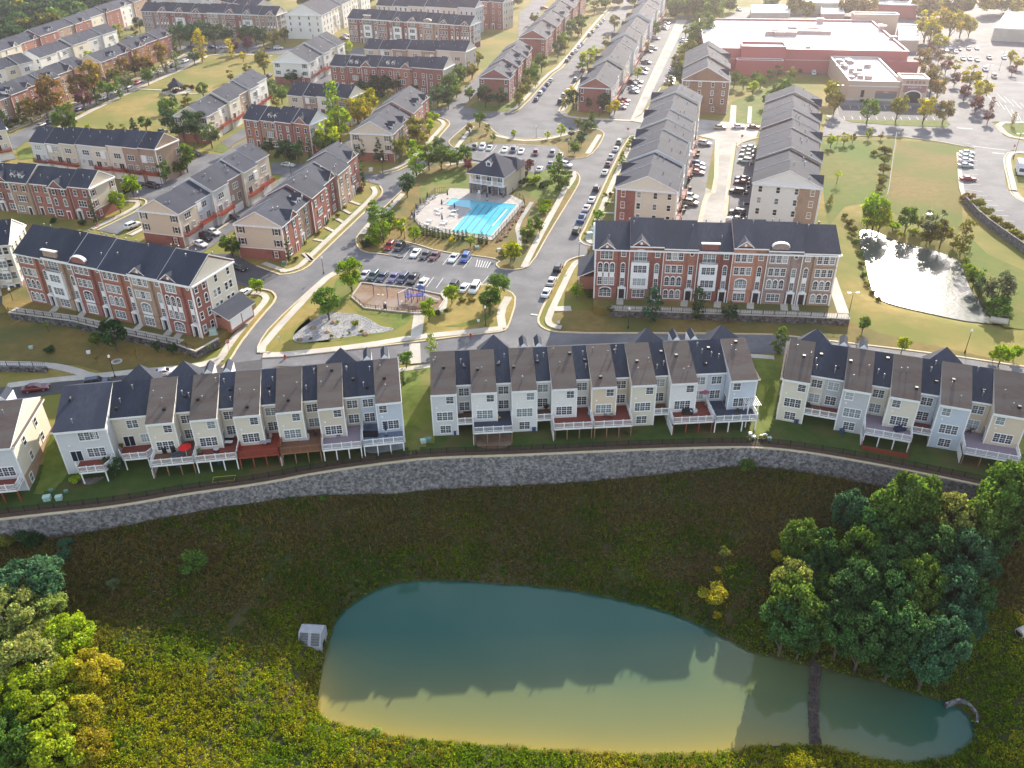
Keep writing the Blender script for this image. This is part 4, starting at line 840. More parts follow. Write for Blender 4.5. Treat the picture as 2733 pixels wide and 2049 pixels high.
def _stone_mat():
    m, N, L = new_mat('stone_face'); out = N.new('ShaderNodeOutputMaterial'); b = N.new('ShaderNodeBsdfPrincipled'); L.new(b.outputs[0], out.inputs[0])
    at = N.new('ShaderNodeAttribute'); at.attribute_name = 'tint'; tc = N.new('ShaderNodeTexCoord'); nz = N.new('ShaderNodeTexNoise'); nz.inputs['Scale'].default_value = 3; nz.inputs['Detail'].default_value = 6
    L.new(tc.outputs['Object'], nz.inputs[0]); rp = N.new('ShaderNodeValToRGB'); rp.color_ramp.elements[0].color = (.06, .058, .06, 1); rp.color_ramp.elements[1].color = (.24, .225, .22, 1); L.new(nz.outputs[0], rp.inputs[0])
    mx = N.new('ShaderNodeMix'); mx.data_type = 'RGBA'; mx.blend_type = 'MULTIPLY'; mx.inputs[0].default_value = 1; L.new(rp.outputs[0], mx.inputs[6]); L.new(at.outputs['Color'], mx.inputs[7]); L.new(mx.outputs[2], b.inputs['Base Color']); b.inputs['Roughness'].default_value = .9
_stone_mat()
def picket_fence(name, label, pts, h, zf, group=None, m='black', post=2.4, rails=(.15, .9), pick=.14, cat='fence', pr=.022, rr=.03):
    root = thing(name, label, cat, (pts[0].x, pts[0].y, zf(pts[0])), 0, group); o = root.location
    pm = MB().box(-.05, -.05, 0, .05, .05, h+.1).mesh('post', [m]); mb = MB(); acc = 0
    for i in range(len(pts)-1):
        a, b = pts[i], pts[i+1]; L = (b-a).length
        za, zb_ = zf(a), zf(b); A = Vector((a.x, a.y, za))-o; B = Vector((b.x, b.y, zb_))-o
        for r in rails: mb.tube(A+Vector((0, 0, h*r)), B+Vector((0, 0, h*r)), rr, k=4, cap=False)
        k = max(1, round(L/post))
        for j in range(k): link('post', pm, root, A.lerp(B, j/k))
        if pick:
            q = max(1, int(L/pick))
            for j in range(q):
                p = A.lerp(B, (j+.5)/q); mb.face([p+Vector((-pr, 0, h*.05)), p+Vector((pr, 0, h*.05)), p+Vector((pr, 0, h)), p+Vector((-pr, 0, h))])
    mb.build('rails', m, root); return root
for front, back, lab, seed in (("e 75,1050 600,1120 1070,1235 1500,1325 1650,1380 1840,1270", "e 2010,1110 2150,950 1990,860 1800,600 900,400 200,300 0,560 20,980", 'grey stone retaining wall under the left apartment block', 3),
                         ("g 830,1032 1250,1045 2212,1080 h 300,1085 745,1108", "h 700,1010 560,700 640,560 g 640,500 690,760 690,1000", 'grey stone retaining wall under the middle apartment block', 4)):
    w, f = terrace(front, back, lab)
    ff = f[:5] if seed == 4 else f
    stone_face(w, ff, lambda p: -.1, TERR_Z, .5, seed=seed)
    MB_cap = strip(ff, -.3, .25, TERR_Z-.05, TERR_Z+.12).build('coping', 'concrete', w)
    sw = struct('sidewalk', strip([p+Vector((0, 0, 0)) for p in ff[:4 if seed == 3 else 5]], .5, 2.1, TERR_Z-.1, TERR_Z+.05), 'concrete')
    picket_fence('railing_fence', 'low black railing on the '+('left' if seed == 3 else 'middle')+' terrace wall', [p for p in ff[:5]], 1.0, lambda p: TERR_Z+.1, 'black railings on the terraces', pick=.5)
for s in ("e 500,985 440,1050", "e 720,1040 665,1100", "e 960,1090 900,1155", "e 1210,1140 1145,1200", "e 1450,1190 1400,1250", "e 1530,1215 1475,1285", "g 915,900 910,990", "g 1185,900 1180,960", "g 1460,920 1450,1005", "g 1740,940 1730,1015", "g 2015,950 2010,1025", "h 185,970 190,1040", "h 275,965 285,1040"):
    struct('front_path', strip(T(s, TERR_Z), -.75, .75, TERR_Z-.1, TERR_Z+.06), 'concrete')
struct('sidewalk', strip(T("h 575,790 680,1100", 0.6), -1.2, 1.2, TERR_Z-.1, TERR_Z+.03), 'concrete')
# main retaining wall
mw = thing('retaining_wall', 'long curving grey stone retaining wall below the back yards', 'wall', (0, 0, 0))
_mp = [p for p in WPTS if -150 < p.x < 175]
_mp = smooth(_mp, 0)
stone_face(mw, [p-Vector((0, .1, 0)) for p in _mp], lambda p: WALL_Z-wall_h(p.x)-.5, WALL_Z, .38, seed=9)
strip(_mp, -.45, .45, -14, WALL_Z-.05).build('wall_core', 'stonewall', mw); strip(_mp, -.35, .1, WALL_Z-.06, WALL_Z+.14).build('coping', 'kerb_stone', mw)
_bs = struct('planting_strip', strip(_mp, .1, 1.7, 0), 'bed')
for v in _bs.data.vertices: v.co.z = zt(v.co.x, v.co.y)+.15
picket_fence('black_fence', 'black metal picket fence along the top of the long stone wall', [p+Vector((0, 1.0, 0)) for p in _mp], 1.25, lambda p: zt(p.x, p.y), pick=.13)
# ------------------------------------------------------------------ near townhouses above the stone wall
YB, EZ, RZ_, DEP, SET, RY = -2.8, 6.3, 9.6, 14.0, 3.0, 8.6
flat('deck_red', (.20, .052, .036), .75); flat('deck_brown', (.17, .085, .05), .75); flat('deck_mauve', (.27, .22, .26), .75); flat('deck_navy', (.05, .06, .09), .7)
flat('deck_grey', (.30, .28, .30), .75); flat('deck_slate', (.13, .17, .23), .7); flat('redwood', (.27, .05, .028), .7)
def deck_rail(par, a, b, z, m, solid=False):
    mb = MB(); a = Vector(a); b = Vector(b); L = (b-a).length; d = (b-a)/L; zz = Vector((0, 0, z))
    for h, r in ((1.02, .075), (.16, .06)): mb.tube((*a, z+h), (*b, z+h), r, k=4)
    k = max(1, round(L/1.6))
    for i in range(k+1): p = a.lerp(b, i/k); mb.box(p.x-.075, p.y-.075, z-.25, p.x+.075, p.y+.075, z+1.18)
    q = int(L/.19)
    for i in range(q): p = a.lerp(b, (i+.5)/q); mb.box(p.x-.028, p.y-.028, z+.16, p.x+.028, p.y+.028, z+1.0)
    return mb.build('railing', m, par)
def make_deck(par, poly, z, m, railm, rail_edges, posts=(), postm='wood', stairs=None):
    d = MB().prism(poly, z-.08, z).build('deck', m, par)
    for i, e in enumerate(rail_edges): deck_rail(d, poly[e], poly[(e+1) % len(poly)], z, railm)
    mb = MB(); n = len(poly)
    for e in rail_edges:
        a, b = Vector(poly[e]), Vector(poly[(e+1) % n]); t = (b-a).normalized(); nn = Vector((t.y, -t.x))*.05
        mb.face([(*(a+nn), z-.38), (*(b+nn), z-.38), (*(b+nn), z+.0), (*(a+nn), z+.0)])
    mb.build('fascia', railm, d)
    for p in posts:
        MB().box(p[0]-.09, p[1]-.09, YB-.4, p[0]+.09, p[1]+.09, z-.08).build('deck_post', postm, d)
    return d
def near_row(e1, e2, spec, rowname, wall_ends, gables, dormers, total=None):
    A, B = P(*e1, EZ), P(*e2, EZ); d = (B-A).normalized(); L = (B-A).length; ang = math.atan2(d.y, d.x); inw = Vector((-d.y, d.x, 0))
    n = len(spec); tot = sum(s['w'] for s in spec); x = 0
    out = []
    for i, s in enumerate(spec):
        w = s['w']*L/tot; o = A+d*x; o.z = 0
        lab = f"{s['desc']}, {ORD[i]} in the near {rowname} row"
        t = thing('townhouse', lab, 'townhouse', o, ang, 'townhouses above the stone wall'); out.append((t, w, s))
        col = SID[s['c']]; pat = s['pat']                       # 'wr','rw','w','r'
        wf = {'wr': .62, 'rw': .6, 'w': 1, 'r': 0}[pat]; ww = w*wf
        wx = (0, ww) if pat in ('wr', 'w') else (w-ww, w); rx = (ww, w) if pat == 'wr' else (0, w-ww) if pat == 'rw' else (0, w) if pat == 'r' else None
        steep = s.get('steep')
        ins = .0
        zr = RZ_ + s.get('dz', 0)
        def prof(y0): return [(y0, YB-.6), (DEP, -1.0), (DEP, EZ+.3), (RY, zr-.1), (y0, EZ-.08)]
        if wf:
            MB().extrude_x(prof(0), wx[0]+.02, wx[1]-.02).build('wall', 'siding', t, color=col)
            RoofW(t, wx, 0, zr, 'shingle_sunlit' if not steep else 'shingle')  # wide slopes take the shingle copy with sunlight in its colour
            for cx_ in wx: MB().box(cx_-.1, -.07, YB, cx_+.1, .1, EZ-.2).build('corner_board', 'trim', t)
            MB().box(wx[0], -.42, EZ-.36, wx[1], -.28, EZ-.16).build('gutter', 'trim', t)
            vents(t, wx[0], wx[1], 0, EZ+.1, RY, zr, 3)
        if rx:
            MB().extrude_x(prof(SET), rx[0]+.02, rx[1]-.02).build('recessed_wall', 'siding', t, color=tuple(v*.97 for v in col))
            RoofW(t, rx, SET, zr-.02, 'shingle')
            MB().box(rx[0], SET-.42, EZ-.36, rx[1], SET-.28, EZ-.16).build('gutter', 'trim', t)
            vents(t, rx[0], rx[1], SET, EZ+.1, RY, zr, 3)
        def win(xx, y, z, w_, h_, n_):
            fr = link('window', window_mesh(('grid', w_, h_, n_, False, None)), t, (xx, y, z)); return fr
        if wf:
            xm = (wx[0]+wx[1])/2; sg = 1 if pat == 'wr' else -1
            win(xm+ww*.24*(1 if pat != 'rw' else -1), 0, 4.9, 1.25, 1.35, 2 if steep else 1)
            if steep: win(xm+ww*.1, 0, 4.9, 2.7, 1.5, 3)
            win(xm+(.0 if not steep else ww*.18), 0, 1.55, 2.75, 1.65, 3)
            if steep: link('patio_door', door_mesh('slide'), t, (xm-ww*.22, 0, .05))
            win(xm, 0, -1.25, 1.8, 1.5, 2)
            MB().tube((xm-ww*.3, .02, 3.35), (xm-ww*.3, -.1, 3.35), .16, k=8).build('vent_cap', 'trim', t)
        if rx:
            xr = (rx[0]+rx[1])/2; rw = rx[1]-rx[0]
            win(xr, SET, 4.55, 1.75, 1.5, 2)
            if rw > 4.5: win(xr+rw*.25, SET, 1.5, 1.75, 1.55, 2); link('patio_door', door_mesh('slide'), t, (xr-rw*.2, SET, .05))
            else: win(xr, SET, 1.5, 1.75, 1.7, 2)
            link('patio_door', door_mesh('slide'), t, (xr, SET, YB))
            MB().box(rx[0]+.1, -.3, YB-.3, rx[1]-.1, SET, YB+.06).build('patio_slab', 'concrete', t)
            if pat != 'r': link('patio_door', door_mesh('slide'), t, ((wx[1] if pat == 'wr' else wx[0])-.0, 1.6, .05), R(90)*(1 if pat == 'wr' else -1), sc=(.75, 1, 1))
        # deck
        k = s['deck']
        if k[0] == 'small' and rx:
            make_deck(t, [(rx[0]+.05, -.15), (rx[1]-.05, -.15), (rx[1]-.05, SET), (rx[0]+.05, SET)], 0, k[1], 'trim', [0])
        elif k[0] == 'angled':
            c0, c1, pr = k[3]*w, k[4]*w, k[5]; b0 = 0 if (pat in ('w', 'r') and pat == 'w') else SET if pat == 'r' else 0
            poly = [(c0+.7, b0-pr), (c1-.7, b0-pr), (c1, b0-pr+1.3), (c1, b0), (c0, b0), (c0, b0-pr+1.3)]
            make_deck(t, poly, 0, k[1], k[2], [0, 1, 2, 4, 5][:5] and [0, 1, 2, 5], [(c0+.8, b0-pr+.3), (c1-.8, b0-pr+.3)], 'trim' if k[2] == 'trim' else 'wood')
        elif k[0] == 'large':
            pr = k[3]; pm = k[4]; x0, x1 = .12, w-.12; ch = 1.0 if len(k) > 5 and k[5] else 0
            if pat == 'wr': poly = [(x0, -pr), (x1, -pr), (x1, SET), (rx[0]+.05, SET), (rx[0]+.05, 0), (x0, 0)]
            elif pat == 'rw': poly = [(x0, -pr), (x1, -pr), (x1, 0), (rx[1]-.05, 0), (rx[1]-.05, SET), (x0, SET)]
            else: poly = [(x0, -pr), (x1, -pr), (x1, 0), (x0, 0)]
            npst = 4; make_deck(t, poly, 0, k[1], k[2], [0, 1, len(poly)-1], [(x0+.15+(x1-x0-.3)*j/(npst-1), -pr+.2) for j in range(npst)], pm)
            side = 1 if pat == 'wr' else -1
        if s.get('screen'): MB().box(-.05, -3.4, YB-.2, .05, -.2, YB+2.0).build('privacy_screen', 'trim', t)
        for which in wall_ends:
            if (which == 'left' and i == 0) or (which == 'right' and i == n-1):
                X = 0 if which == 'left' else w; sg = -1 if which == 'left' else 1
                MB().extrude_x([(0.1, 0.2), (DEP-.1, .2), (DEP-.1, EZ+.2), (RY, zr-.25), (.1, EZ-.2)], X-.05, X+.08*sg).build('end_wall', 'siding', t, color=SID[s.get('ec', 'cream')])
                MB().box(min(X, X+.1*sg), .1, YB-.5, max(X, X+.1*sg), DEP-.1, .25).build('brick_base', 'brick', t, color=BRK['tan'])
                pr = [(-.1, EZ-.3), (DEP+.1, EZ-.3), (DEP+.1, EZ), (-.1, EZ)]
                MB().extrude_x(pr, X, X+.6*sg, mats=[1, 1, 0, 1], cap=1).build('pent_roof', ['shingle_sunlit', 'trim'], t)
                for yy, z_ in ((4, 4.6), (9.5, 4.6), (4.5, 1.3), (10, 1.3), (2, -1.4)): add_window(t, X+.09*sg, yy, z_, 1.0, 1.5, 1, rz=R(90)*sg)
        MB().box(.1, DEP-.05, -.3, w-.1, DEP+.35, 2.9).build('front_base', 'brick', t, color=BRK[s.get('b', 'red')])
        x += w
    # roof peaks and dormers along the street side belong to the house below them
    def host(p):
        q = (Vector((p.x, p.y, 0))-A); xx = q.dot(d); acc = 0
        for t, w, s in out:
            if xx <= acc+w or t is out[-1][0]: return t, min(max(xx-acc, 1.5), w-1.5), w
            acc += w
    for c in gables:
        p = P(*c, RZ_+1.3); t, lx, w = host(p); zr = RZ_
        a = (lx, RY+3.2, RZ_+1.45); W = 3.1
        mb = MB(); base = [(lx-W, RY+.9, RZ_-.75), (lx+W, RY+.9, RZ_-.75), (lx+W, DEP+.6, EZ+.6), (lx-W, DEP+.6, EZ+.6)]
        b2 = [(lx-W, RY-.15, RZ_-.15), (lx+W, RY-.15, RZ_-.15)]
        mb.face([b2[0], b2[1], a]).face([b2[1], base[2], a]).face([base[2], base[3], a]).face([base[3], b2[0], a])
        mb.build('roof_peak', 'shingle', t)
    for c in dormers:
        p = P(*c, RZ_+.8); t, lx, w = host(p); hw = .72
        mb = MB(); pr = [(lx-hw, RZ_-2.3), (lx+hw, RZ_-2.3), (lx+hw, RZ_+.15), (lx, RZ_+.95), (lx-hw, RZ_+.15)]
        mb.extrude_y(pr, RY+.3, RY+3.6, mats=[0, 0, 1, 1, 0], cap=0)
        mb.build('dormer', ['trim', 'shingle'], t)
    return out, A, d, inw
def RoofW(t, xr, y0, zr, m):
    th = .22; s = (zr-EZ)/(RY-y0); s2 = (zr-EZ-.3)/(DEP-RY); a = (y0-.4, EZ-.4*s); b = (DEP+.4, EZ+.3-.4*s2)
    pr = [a, (a[0], a[1]+th), (RY, zr+th), (b[0], b[1]+th), b, (RY, zr)]
    return MB().extrude_x(pr, xr[0]-.02, xr[1]+.02, mats=[1, 0, 2, 1, 1, 1], cap=1).build('roof', [m, 'trim', 'shingle'], t)
def U(w, pat, c, desc, deck, **k): return dict(w=w, pat=pat, c=c, desc=desc, deck=deck, **k)
WT = 'trim'
ROW1 = near_row(('i', 452, 640), ('j', 1224, 692), [
    U(1.30, 'w', 'lgrey', 'grey sided end townhouse with an angled white railed deck', ('angled', 'deck_red', WT, .3, .97, 3.2), steep=True, ec='cream'),
    U(1.02, 'r', 'cream', 'cream townhouse whose roof is one wide dark slope', ('angled', 'deck_red', WT, .1, .95, 3.6)),
    U(1.13, 'wr', 'cream', 'cream townhouse with a red umbrella on its deck', ('large', 'deck_brown', WT, 3.2, 'wood'), screen=1),
    U(1.13, 'wr', 'cream', 'cream townhouse with a deck on tall white posts', ('large', 'deck_red', WT, 3.2, WT)),
    U(1.12, 'wr', 'cream', 'cream townhouse with an all red wooden deck', ('large', 'redwood', 'redwood', 3.2, 'redwood')),
    U(1.12, 'wr', 'cream', 'cream townhouse with a plain brown wood deck', ('large', 'deck_brown', 'deckbrownrail', 3.2, 'wood'), screen=1),
    U(1.10, 'wr', 'beige', 'beige townhouse with a pale mauve deck on white posts', ('large', 'deck_mauve', WT, 3.4, WT)),
    U(1.16, 'rw', 'blue', 'pale blue end townhouse with a slate blue deck', ('large', 'deck_slate', WT, 3.2, WT), ec='lgrey')] if flat('deckbrownrail', (.26, .12, .06), .7) else 0,
    'left', ['left'], [('i', 1175, 75), ('i', 1550, 40), ('j', 715, 205)], [('i', 1765, 60), ('i', 1930, 45), ('j', 935, 220), ('j', 1080, 208)])
ROW2 = near_row(('j', 1475, 638), ('k', 2072, 508), [
    U(1, 'wr', 'lgrey', 'grey sided end townhouse with a tiny recessed balcony', ('small', 'deck_brown')),
    U(1, 'wr', 'white', 'white townhouse with a dark slate deck and long table', ('large', 'deck_navy', WT, 3.2, 'wood'), screen=1),
    U(1, 'wr', 'white', 'white townhouse with a small balcony and one potted plant', ('small', 'deck_brown')),
    U(1, 'wr', 'white', 'white townhouse with an empty reddish deck', ('large', 'deck_red', WT, 3.2, 'wood'), screen=1),
    U(1, 'wr', 'peach', 'peach townhouse with a round table on its reddish deck', ('large', 'deck_red', WT, 3.2, 'wood')),
    U(1, 'wr', 'cream', 'cream townhouse with a paddle board on its small balcony', ('small', 'deck_brown')),
    U(1.06, 'wr', 'white', 'white townhouse with a pink covered table on its deck', ('large', 'deck_red', WT, 3.2, 'redwood'), screen=1),
    U(1.12, 'rw', 'blue', 'pale blue end townhouse with navy deck and white pergola', ('large', 'deck_navy', WT, 3.4, WT), ec='lgrey')],
    'middle', ['right'], [('j', 1998, 88), ('k', 1118, 35), ('k', 1735, 2)], [('k', 85, 125), ('k', 232, 125), ('k', 1345, 60), ('k', 1492, 55)])
ROW3 = near_row(('l', 188, 503), ('l', 2250, 838), [
    U(1.0, 'wr', 'cream', 'cream end townhouse with a furnished recessed balcony', ('small', 'deck_brown')),
    U(1.05, 'rw', 'grey', 'grey townhouse with an empty recessed balcony', ('small', 'deck_red')),
    U(1.1, 'rw', 'cream', 'cream townhouse with a reddish deck above a fenced plot', ('large', 'deck_mauve', WT, 3.2, WT), screen=1),
    U(1.12, 'rw', 'blue', 'pale blue townhouse with a small reddish balcony', ('small', 'deck_red')),
    U(1.2, 'rw', 'peach', 'peach end townhouse with a wide pale mauve deck', ('large', 'deck_mauve', WT, 3.8, 'wood'), screen=1, ec='cream')],
    'right', ['left', 'right'], [('l', 475, 57), ('l', 1550, 160)], [('l', 700, 118), ('l', 865, 146)])
# the fragment at the left edge, with its lit gable end
_A = P('i', 95, 765, EZ); _B = P('i', 383, 290, EZ); _dd = (_A-_B).normalized(); _ax = Vector((-_dd.y, _dd.x, 0))   # along the row, to the right
_s = scale_at(_A)
def frag():
    a = _A - _ax*15
    n = [U(1, 'rw', 'lgrey', 'grey sided townhouse', ('small', 'deck_red')), U(1.05, 'rw', 'lgrey', 'cream gabled corner townhouse cut by the left edge', ('large', 'deck_red', WT, 3.0, 'redwood'), ec='cream')]
    global P
    oldP = P
    seq = [a, _A]
    def fake(*k): return seq.pop(0) if seq else oldP(*k)
    P = fake
    r = near_row(('i', 0, 0), ('i', 0, 0), n, 'far left', ['right'], [], []); P = oldP; return r
ROW0 = frag()
for o in (ROW0[0][1][0],):
    dormer_host = o
    for lx in (1.0, 4.2):
        mb = MB(); hw = .72; pr = [(lx-hw, RZ_-2.3), (lx+hw, RZ_-2.3), (lx+hw, RZ_+.15), (lx, RZ_+.95), (lx-hw, RZ_+.15)]
        mb.extrude_y(pr, RY+.3, RY+3.6, mats=[0, 0, 1, 1, 0], cap=0).build('dormer', ['trim', 'shingle'], o)
# ------------------------------------------------------------------ leaves, trees, ground cover
def leaf_cloud(name, C, Nn, S, tint, mats=('leaf',), aspect=.62, upright=False):
    """C centres, Nn normals, S sizes (half length), tint rgb -> one mesh of leaf-shaped quads"""
    n = len(C); Nn = Nn/np.linalg.norm(Nn, axis=1, keepdims=True)
    r = RNG.normal(size=(n, 3)); U_ = np.cross(Nn, r); U_ /= np.linalg.norm(U_, axis=1, keepdims=True)+1e-9; V_ = np.cross(Nn, U_)
    if upright: U_ = np.array([0, 0, 1.])+RNG.normal(size=(n, 3))*.28; U_ /= np.linalg.norm(U_, axis=1, keepdims=True); V_ = np.cross(U_, r); V_ /= np.linalg.norm(V_, axis=1, keepdims=True)
    S = S[:, None]; fold = Nn*S*.18
    v = np.stack([C-U_*S, C+V_*S*aspect-fold, C+U_*S, C-V_*S*aspect-fold], 1).reshape(-1, 3)
    me = bpy.data.meshes.new(name); me.vertices.add(4*n); me.vertices.foreach_set('co', v.astype(np.float32).ravel())
    me.loops.add(4*n); me.loops.foreach_set('vertex_index', np.arange(4*n, dtype=np.int32))
    me.polygons.add(n); me.polygons.foreach_set('loop_start', np.arange(0, 4*n, 4, dtype=np.int32))
    at = me.attributes.new('tint', 'FLOAT_COLOR', 'POINT')
    t = np.concatenate([np.repeat(tint, 4, 0), np.ones((4*n, 1))], 1); at.data.foreach_set('color', t.astype(np.float32).ravel())
    for m in mats: me.materials.append(MAT[m])
    me.update(calc_edges=True); return me
def vnoise(x, y, s, seed=0):
    x = x/s; y = y/s; xi = np.floor(x).astype(np.int64); yi = np.floor(y).astype(np.int64); fx = x-xi; fy = y-yi
    fx = fx*fx*(3-2*fx); fy = fy*fy*(3-2*fy)
    def h(a, b): k = (a*374761393 + b*668265263 + seed*1442695041) & 0xffffffff; k = ((k ^ (k >> 13))*1274126177) & 0xffffffff; return ((k ^ (k >> 16)) & 0xffff)/65535.
    return (h(xi, yi)*(1-fx)+h(xi+1, yi)*fx)*(1-fy)+(h(xi, yi+1)*(1-fx)+h(xi+1, yi+1)*fx)*fy
def crown_mesh(kind, seed, n, ls):
    """crown one unit wide (diameter 1) standing on z=0; returned with its height"""
    rng = np.random.default_rng(seed); m = {'round': 22, 'big': 46, 'spread': 24, 'tall': 22, 'cone': 26, 'column': 14, 'sparse': 14, 'shrub': 12}[kind]
    H = {'round': 1.28, 'big': .95, 'spread': .75, 'tall': 1.9, 'cone': 1.55, 'column': 2.9, 'sparse': 1.1, 'shrub': .7}[kind]
    cs = []; rs = []
    for i in range(m):
        t = (i+.5)/m if kind in ('cone', 'column', 'tall') else rng.uniform()
        a = i*2.399+rng.uniform(-.4, .4)
        if kind == 'cone': R_ = .40*(1-t)**.85+.03; z = t*H*.93+.05; rad = R_*rng.uniform(.55, 1); br = .09+.12*(1-t)
        elif kind == 'column': R_ = .30*math.sin(math.pi*min(1, (t*.9+.12)))**.6; z = t*H*.92+.1; rad = R_*.5; br = .26*(1-.5*t)
        elif kind == 'tall': R_ = .42*math.sin(math.pi*(t*.85+.1))**.8; z = t*H*.9+.1; rad = R_*rng.uniform(.3, 1); br = rng.uniform(.13, .22)
        elif kind == 'shrub': rad = .32*math.sqrt(rng.uniform()); z = H*.35+rng.uniform(-.1, .2); br = rng.uniform(.16, .24)
        else:
            u = rng.normal(size=3); u /= np.linalg.norm(u); u[2] = u[2]*.9+.12; q = rng.uniform(.5, 1)**.5
            rad = None; c = np.array([u[0]*.36*q, u[1]*.36*q, H*.5+u[2]*H*.36*q]); br = rng.uniform(.11, .2)*(1 if kind != 'big' else .72)
        if rad is not None: c = np.array([rad*math.cos(a), rad*math.sin(a), z])
        cs.append(c); rs.append(br)
    cs = np.array(cs); rs = np.array(rs); w = rs**2; k = rng.choice(m, n, p=w/w.sum())
    d = rng.normal(size=(n, 3)); d /= np.linalg.norm(d, axis=1, keepdims=True); d[:, 2] = np.where(d[:, 2] < -.4, -d[:, 2]*.5, d[:, 2])
    q = rng.uniform(.35, 1.08, n)**.5*np.where(rng.uniform(size=n) < .1, 1.25, 1)
    C = cs[k]+d*(rs[k]*q)[:, None]*np.array([1, 1, .82])
    Nn = d+rng.normal(size=(n, 3))*.8+np.array([0, 0, .3])
    blob = rng.uniform(.7, 1.3, m)[k]; tint = (blob*rng.uniform(.55, 1.5, n))[:, None]*(1+rng.normal(size=(n, 3))*[.10, .05, .08])
    S = ls*rng.uniform(.6, 1.35, n)
    return leaf_cloud('crown', C, Nn, S, np.clip(tint, .05, 2.5)), H
def trunk_mesh(seed, h0, H, r=.035):
    rng = random.Random(seed); mb = MB(); mb.tube((0, 0, -h0-.12), (0, 0, H*.25), r, r*.7, 6)
    for i in range(5):
        a = i*1.26+rng.uniform(-.3, .3); mb.tube((0, 0, H*(.05+.05*i)), (math.cos(a)*.27, math.sin(a)*.27, H*(.4+.08*i)), r*.5, r*.15, 4)
    mb.tube((0, 0, H*.25), (0, 0, H*.75), r*.7, r*.2, 5)
    return mb.mesh('trunk', ['bark'])
PROTO = {}
def proto(kind, lod):
    k = (kind, lod)
    if k not in PROTO:
        n = {0: 460, 1: 1000, 2: 2800, 3: 8000}[lod]; ls = {0: .07, 1: .055, 2: .037, 3: .025}[lod]
        if kind == 'sparse': n = int(n*.28)
        L = []
        for s in range(3 if kind in ('round', 'big', 'spread', 'tall', 'shrub') else 2):
            me, H = crown_mesh(kind, s*17+lod*5+len(kind), n, ls); h0 = {'round': .05, 'big': .06, 'spread': .25, 'tall': .05, 'cone': .06, 'column': .04, 'sparse': .45, 'shrub': .0}[kind]
            L.append((me, trunk_mesh(s, h0, H), H, h0))
        PROTO[k] = L
    return PROTO[k]
LEAF = dict(green=(.066, .108, .024), dark=(.034, .062, .026), bright=(.13, .20, .022), yellow=(.26, .22, .02), orange=(.145, .108, .03), olive=(.115, .115, .028), yg=(.17, .21, .02), purple=(.075, .035, .04), red=(.11, .055, .045),
            bluegreen=(.042, .088, .046), grey=(.085, .105, .05), tan=(.18, .15, .07), gold=(.20, .18, .022), warm=(.15, .125, .05), deep=(.044, .09, .03), pale=(.15, .18, .05))
ADJ = dict(green='green', dark='dark green', bright='bright green', yellow='yellow', orange='orange', olive='olive green', yg='yellow-green', purple='purple leaved', red='red leaved', bluegreen='blue-green', grey='grey-green', tan='pale tan', gold='golden', warm='rusty', deep='deep green', pale='pale green')
KIND = dict(round='tree', big='big broad tree', spread='spreading tree', tall='tall tree', cone='cone shaped tree', column='slim columnar evergreen', sparse='thin young tree', shrub='bush')
TREES = []
def trees(region, s, base=None, lod=None):
    """'crop x,y,w,colour,kind' -> crown centre and width in crop pixels"""
    c = 'S'
    for tok in s.split():
        if tok in CROP: c = tok; continue
        q = tok.split(','); x, y, w = map(float, q[:3]); col = q[3] if len(q) > 3 else 'green'; kd = q[4] if len(q) > 4 else 'round'
        w = w/CROP[c][2]; hh = {'round': .8, 'big': .7, 'spread': .65, 'tall': 1.0, 'cone': .8, 'column': 1.3, 'sparse': .9, 'shrub': .3}[kd]
        for hk in ((1.0, .85, .7, .55) if 'wood' in region and kd == 'big' else (hh,)):
            g = G(c, x, y)
            for _ in range(4):
                D = w*scale_at((g.x, g.y, g.z+3)); z = g.z + D*hk; p = P(c, x, y, z); zz = zt(p.x, p.y) if base is None else base; g = Vector((p.x, p.y, zz))
            if poly_dist(g.x, g.y, POND) > .4: break
        TREES.append((region, col, kd, g, D, x/CROP[c][2]+CROP[c][0], lod))
MASS = {'at the edge of the far wood': 'far_wood', 'in the far wood beyond the shops': 'far_wood', 'in the tree belt behind the shops': 'tree_belt'}
def mass_all():
    by = {}
    for t in TREES:
        if t[0] in MASS: by.setdefault(MASS[t[0]], []).append(t)
    TREES[:] = [t for t in TREES if t[0] not in MASS]
    for nm, L in by.items():
        V = []; C = []
        for (_, col, kd, g, D, _, lod) in L:
            for rep in range(3):
                me, tr, H, h0 = random.choice(proto('big' if kd == 'big' else kd, 1)); n = len(me.vertices); v = np.empty(n*3, np.float32); me.vertices.foreach_get('co', v); v = v.reshape(-1, 3)
                a = random.uniform(0, 6.28); ca, sa = math.cos(a), math.sin(a); x = v[:, 0]*ca-v[:, 1]*sa; y = v[:, 0]*sa+v[:, 1]*ca; k = D*random.uniform(1.1, 1.45)
                V.append(np.stack([x*k+g.x+rep*random.uniform(-.4, .4)*D, y*k+g.y+rep*random.uniform(-.4, .4)*D, (v[:, 2]+h0*.6)*k+g.z-rep*.1*k], 1)); c = np.empty(n*4, np.float32); me.attributes['tint'].data.foreach_get('color', c)
                C.append(c.reshape(-1, 4)*np.array([*LEAF[col], 1])*random.uniform(1.4, 2.0))
        V = np.concatenate(V); C = np.concatenate(C); n = len(V); me = bpy.data.meshes.new(nm); me.vertices.add(n); me.vertices.foreach_set('co', V.astype(np.float32).ravel()); me.loops.add(n); me.loops.foreach_set('vertex_index', np.arange(n, dtype=np.int32))
        me.polygons.add(n//4); me.polygons.foreach_set('loop_start', np.arange(0, n, 4, dtype=np.int32)); at = me.attributes.new('tint', 'FLOAT_COLOR', 'POINT'); at.data.foreach_set('color', C.astype(np.float32).ravel()); me.materials.append(MAT['leaf']); me.update(calc_edges=True)
        tag(link(nm, me), kind='stuff')
